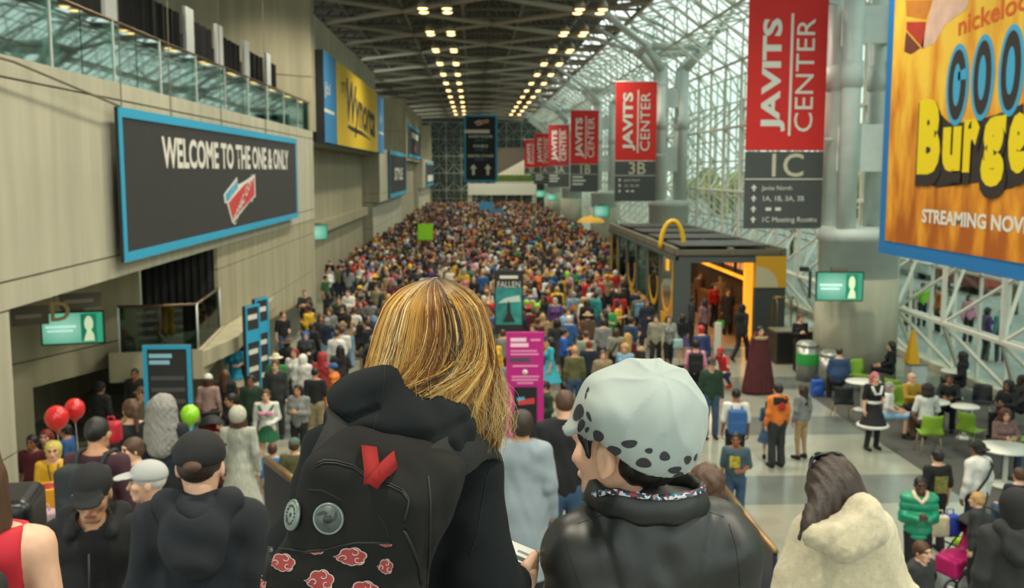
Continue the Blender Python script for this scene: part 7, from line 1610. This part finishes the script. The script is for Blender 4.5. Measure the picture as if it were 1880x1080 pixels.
# hat
HATW = M('hat_white_fleece', '#99a39e', .95, var=.05, scale=6, bump=.06, bscale=500, sheen=.1)
hatp = [ell(b(1190, 757, 2.0), (.118, .125, .107), .03, rotm(0, .12, 0)), ell(b(1180, 805, 1.995), (.109, .115, .092), .05, rotm(0, .25, 0)), ell(b(1110, 750, 1.99), (.06, .10, .065), .04), cone(b(1088, 764, 1.985), b(1040, 789, 1.99), .024, .0135, .012, (1, 2.4, 1))]
pa, pb2, pc = b(1078, 806, 1.91), b(1215, 893, 1.885), b(1294, 832, 1.985); pn = np.cross(pb2 - pa, pc - pa); pn /= np.linalg.norm(pn); pn = pn if pn[2] > 0 else -pn
but = b(1213, 690, 1.93); bx0 = b(1095, 0, 2)[0]
def hatdisp(X):
    q_ = X - but; th = np.arctan2(q_[..., 2] * .8 + q_[..., 1] * .5, q_[..., 0]); r_ = np.linalg.norm(q_, axis=-1)
    return -.0055 * (1 - np.abs(np.sin(th * 3.5 + 1.6 * np.sin(r_ * 16)))) ** 2 * 1.0 * np.clip(r_ / .05, 0, 1) * np.clip((.2 - r_) / .12, 0, 1) + wrinkle(.0022, 2.0, 5.0)(X) + .004 * np.exp(-(r_ / .008) ** 2)
hat = link('hat', smesh('hat', hatp, .004, [lambda X: -((X - pa) @ pn) - np.clip((bx0 - X[..., 0]) / .02, 0, 1) * .05], hatdisp), HATW, Bp); htb = bvh_of(hat); SPOT = M('hat_spot_grey', '#343438', .9, var=.2, scale=60)
for i, (x, y, rx, ry, ro) in enumerate(((343, 490, 37, 66, 20), (363, 587, 26, 50, 20), (422, 518, 14, 42, -22), (408, 618, 15, 23, 30), (427, 708, 24, 34, -45), (493, 668, 38, 48, -30), (515, 806, 38, 50, -40), (610, 782, 56, 40, 8), (730, 727, 61, 31, -4), (878, 780, 30, 21, 0), (685, 897, 72, 30, 22), (838, 872, 59, 37, 6), (998, 822, 40, 36, 14), (905, 975, 78, 32, 20), (1075, 925, 51, 25, -12), (1172, 848, 26, 34, 22), (1097, 975, 52, 26, -30), (1232, 830, 9, 30, 18), (413, 318, 9, 24, 20), (398, 362, 7, 26, 10))):
    c, s = math.cos(math.radians(ro)), math.sin(math.radians(ro)); ol = []
    for k in range(26):
        a = 2 * PI * k / 26; rr = 1 + .07 * math.cos(3 * a + i) ; px_, py_ = rx * rr * math.cos(a), ry * rr * math.sin(a); ol.append((980 + (x + px_ * c - py_ * s) / 4.153, 640 + (y + px_ * s + py_ * c) / 4.153))
    decal('spot', htb, ol, SPOT, hat, bb_, .0010, 4)
# lanyard strap around the collar
LNY = bpy.data.materials.new('lanyard_print'); LNY.use_nodes = True; nt = LNY.node_tree; vo = nt.nodes.new('ShaderNodeTexVoronoi'); vo.inputs['Scale'].default_value = 150; tc = nt.nodes.new('ShaderNodeTexCoord'); rp = nt.nodes.new('ShaderNodeValToRGB'); sp_ = nt.nodes.new('ShaderNodeSeparateColor')
nt.links.new(tc.outputs['Object'], vo.inputs['Vector']); nt.links.new(vo.outputs['Color'], sp_.inputs[0]); nt.links.new(sp_.outputs[0], rp.inputs[0]); nt.links.new(rp.outputs[0], nt.nodes['Principled BSDF'].inputs['Base Color']); rp.color_ramp.interpolation = 'CONSTANT'
for i, (p_, c_) in enumerate(((0, '#23384f'), (.2, '#c9ccd0'), (.34, '#2f6f86'), (.5, '#8a2f3a'), (.64, '#1f2a3c'), (.8, '#b07a6a'), (.92, '#d7d9dc'))):
    e_ = rp.color_ramp.elements[i] if i < 2 else rp.color_ramp.elements.new(p_); e_.position = p_; e_.color = lin(c_)
ly = empty('lanyard', bb_, 0, 'colourful printed lanyard around the collar below the spotted white hat', 'lanyard')
ang = np.linspace(PI * .93, PI * 1.84, 24)
ribbon('strap', [cz + np.array([.126 * math.cos(a), .110 * math.sin(a), .020 - .045 * sm(a, PI * 1.35, PI * .95) + .012 * max(0, -math.cos(a))]) for a in ang], [np.array([0, .3, 1.0])], .0115, .0018, LNY, ly)

# ------------------------------------------------------------------ the woman in the cream fur coat
fd = 3.7; f0 = P(1535, 540, fd); fz = tread(fd, True); fb = np.array([f0[0], fd, fz]); Fp = empty('person', fb, 0, 'dark haired woman in cream fur coat with sunglasses on her head, back turned', 'person')
w = lambda u, v, d=fd: P(u, v, d) - fb
hc = w(1532, 898); nkf = w(1540, 950); LS = w(1492, 985); RS = w(1594, 978); LE = w(1450, 1110, 3.65); RE = w(1652, 1110, 3.65); LWr = w(1465, 1230, 3.85); RWr = w(1640, 1230, 3.85); ct = w(1545, 1020); wt_ = np.array([ct[0], ct[1], .95])
core = [cone(LS, RS, .05, None, .05), cone(ct, wt_, .115, .10, .06, (1.15, .8, 1)), cone(wt_, wt_ - [0, 0, .1], .10, .12, .06, (1.1, .85, 1)), cone(nkf, hc, .05, .05, .03), cone(LS, LE, .045, .038), cone(LE, LWr, .038, .025), cone(RS, RE, .045, .038), cone(RE, RWr, .038, .025)] + legs_to_floor((ct[0], ct[1]), .88)
parts_ = [solid(core, .018), (solid(head_prims((0, 0, 0)), .009)[0] @ rotm(0, 0, PI).T + hc, solid(head_prims((0, 0, 0)), .009)[1])] + [solid(hand_prims(a_, (0, .2, -1), s_), .008) for a_, s_ in ((LWr, -1), (RWr, 1))]; FF_ = []; n2 = 0
for v, f in parts_: FF_.append(f + n2); n2 += len(v)
link('body', mesh_np('body', np.concatenate([p_[0] for p_ in parts_]), np.concatenate(FF_)), [SKINS[0], EYE, LIP], Fp)
FUR = M('cream_fur', '#c6bb9c', .95, var=.14, scale=50, bump=.6, bscale=330, sheen=.3)
fur_n = lambda X: .0018 * (np.sin(83 * X[..., 0] + 4 * np.sin(61 * X[..., 2])) * np.sin(79 * X[..., 2] + 3 * np.sin(70 * X[..., 1])) + np.sin(131 * X[..., 0] - 97 * X[..., 2] + 60 * X[..., 1]))
wf = wrinkle(.010, .8, 3.0)
fc_ = [cone(LS, RS, .070, None, .05), cone((LS + RS) / 2 + [0, 0, .04], nkf, .09, .08, .05), cone(ct + [0, 0, .03], wt_, .170, .20, .06, (1.15, .80, 1)), cone(wt_, wt_ - [0, 0, .30], .20, .22, .05, (1.1, .9, 1)), cone(LS, LE, .076, .086, .04), cone(LE, LWr, .085, .075), cone(RS, RE, .076, .086, .04), cone(RE, RWr, .085, .075)]
coat = link('fur_coat', smesh('fur_coat', fc_, .010, [lambda X: .66 - X[..., 2]], lambda X: fur_n(X) + wf(X)), FUR, Fp)
link('hood', smesh('hood', [ell(w(1550, 972, 3.46), (.138, .070, .062), .03, rotm(0, -.30, 0)), ell(w(1588, 938, 3.50), (.060, .085, .062), .05), cone(w(1496, 980, 3.46), w(1550, 1003, 3.43), .046, .048, .04), cone(w(1550, 1003, 3.43), w(1606, 975, 3.46), .048, .05, .04), neg(ell(w(1532, 938, 3.46), (.085, .055, .034), .03, rotm(0, -.35, 0)))], .009, disp=lambda X: fur_n(X) + .6 * wf(X)), FUR, coat)
link('hair', smesh('hair', [ell(w(1530, 893, 3.69), (.098, .112, .118), .02), cone(w(1524, 900, 3.62), w(1520, 932, 3.57), .085, .062, .04), cone(w(1512, 915, 3.56), w(1482, 968, 3.47), .055, .026, .03), cone(w(1550, 905, 3.62), w(1595, 932, 3.56), .07, .030, .04), cone(w(1500, 945, 3.50), w(1488, 985, 3.46), .03, .006, .02), cone(w(1482, 962, 3.47), w(1467, 990, 3.46), .02, .005, .02)], .008, disp=lambda X: .0035 * np.sin(150 * X[..., 0] + 40 * X[..., 2] + 3 * np.sin(25 * X[..., 2])) + .0015 * np.sin(310 * X[..., 0] + 60 * X[..., 2])), hairm('dark brown'), Fp)
link('trousers', smesh('trousers', legs_to_floor((ct[0], ct[1]), .88, r=.095), .018), cloth('black'), Fp); shoes_at((ct[0], ct[1]), Fp, cloth('black'))
sg = empty('sunglasses', fb, 0, 'dark sunglasses pushed up on the dark haired woman in fur', 'sunglasses'); MB().path(spline([w(1487, 866, 3.70), w(1490, 845, 3.715), w(1500, 836, 3.72), w(1522, 833, 3.725), w(1540, 834, 3.72), w(1552, 845, 3.715), w(1556, 866, 3.70)], 4), .008, 8).build('frame', M('sunglasses_black', '#0e0e0f', .25), sg)
for u_ in (1504, 1536): MB().ball(w(u_, 838, 3.735), (.026, .012, .018), 12, 8).build('lens', M('sunglasses_black', '#0e0e0f'), sg)

# ------------------------------------------------------------------ others close by on the stairs
NAVYH = M('hoodie_ink_navy', '#171c22', .9, var=.15, scale=14, bump=.3, bscale=300)
p_, l_, s_ = put_d(365, 802, 3.9, B_ + .05, 'broad man in dark navy hoodie and black cap, back turned, lanyard at neck', top=('hoodie', NAVYH), bottom=GRY, hair=('buzz', 'dark brown'), hat=('cap', M('cap_black', '#101112', .85)), fine=True, belly=.03, zf=None)
MB().path([(-.085, .0, 1.475), (-.06, .075, 1.485), (0, .095, 1.488), (.06, .075, 1.485), (.085, .0, 1.475)], .010, 6).build('lanyard', cloth('navy'), p_)
o = MB().lathe([(.034, 0), (.030, .006)], 20).build('cap_opening', hairm('brown'), p_); o.location = (0, .118, 1.622); o.rotation_euler = (-PI / 2 + .25, 0, 0); o.scale = (1, .62, 1)
p_, l_, s_ = put_d(167, 862, 4.3, F_ + .2, 'man in black hoodie and black cap looking down, facing us, lower left', top=('hoodie', M('hoodie_soft_black', '#141516', .9, var=.15, scale=14, bump=.3, bscale=300)), bottom=BLK, hair=('buzz', 'black'), hat=('cap', M('cap_black', '#101112', .85)), skin=1, fine=True, tilt=.24, turn=.0, belly=.02)
MB().path([(0, -.165, 1.36), (0, -.185, 1.2), (0, -.18, 1.0), (0, -.17, .85)], .005, 6).build('zip', CBLK, p_)
rl = np.array([-1.307, 2.6, tread(2.6)]); rs = (4.96 - rl[2]) / 1.42
person(rl, B_ + .12, 'woman in red sleeveless top at the lower left corner, bare arm toward us', b='f', top=('tank', M('cloth_scarlet', '#b81f2e', .8, var=.1, scale=10)), bottom=JEANS, hair=('long', 'brown'), skin=0, scale=rs, fine=True)
backpack(rl + np.array([-.02, -.0, 0]), B_ + .12, rs * .98, M('bag_soot', '#151617', .8), 'black backpack worn by the woman in the red sleeveless top')
ck = empty('plush_keyring', P(94, 1030, 2.66), 0, 'small blue and yellow plush keyring hanging beside the red sleeveless top', 'keyring', scale=.72)
link('plush', smesh('plush', [ell((0, 0, 0), (.020, .016, .022), .01), ell((.006, 0, .03), (.016, .014, .015), .01), cone((-.004, 0, .04), (-.008, 0, .052), .006, .004, .005), cone((.016, 0, .04), (.022, 0, .052), .006, .004, .005)], .004), M('plush_blue', '#2f8fb5', .9), ck); link('plush', smesh('plush', [ell((-.025, .01, -.012), (.015, .013, .026), .01), ell((-.025, .01, -.045), (.012, .01, .016), .01)], .004), M('plush_gold', '#b58a2a', .9), ck); MB().tube((-.01, 0, .05), (-.03, -.01, .09), .003, 6).build('cord', CBLK, ck)
p_, l_, s_ = put_d(-105, 852, 4.6, L_ + .2, 'person in black at the left edge with a bulky black bag', top=('jacket', 'black'), bottom=BLK, hair=('short', 'brown'), fine=True); backpack((l_[0] + .05, l_[1] - .05, l_[2]), L_ + .2, s_ * 1.1, M('bag_glossy_black', '#131415', .35), 'bulky glossy black bag above the red sleeveless top')
p_, l_, s_ = put_d(1867, 903, 6.3, B_ - .1, 'person in dark grey hoodie with black hood up at the right edge', right=True, top=('hoodie', M('hoodie_asphalt', '#2b2d2d', .9, var=.1, scale=14)), bottom=BLK, hair=None, hat=('hood', M('hood_black', '#141415', .85)), fine=True)
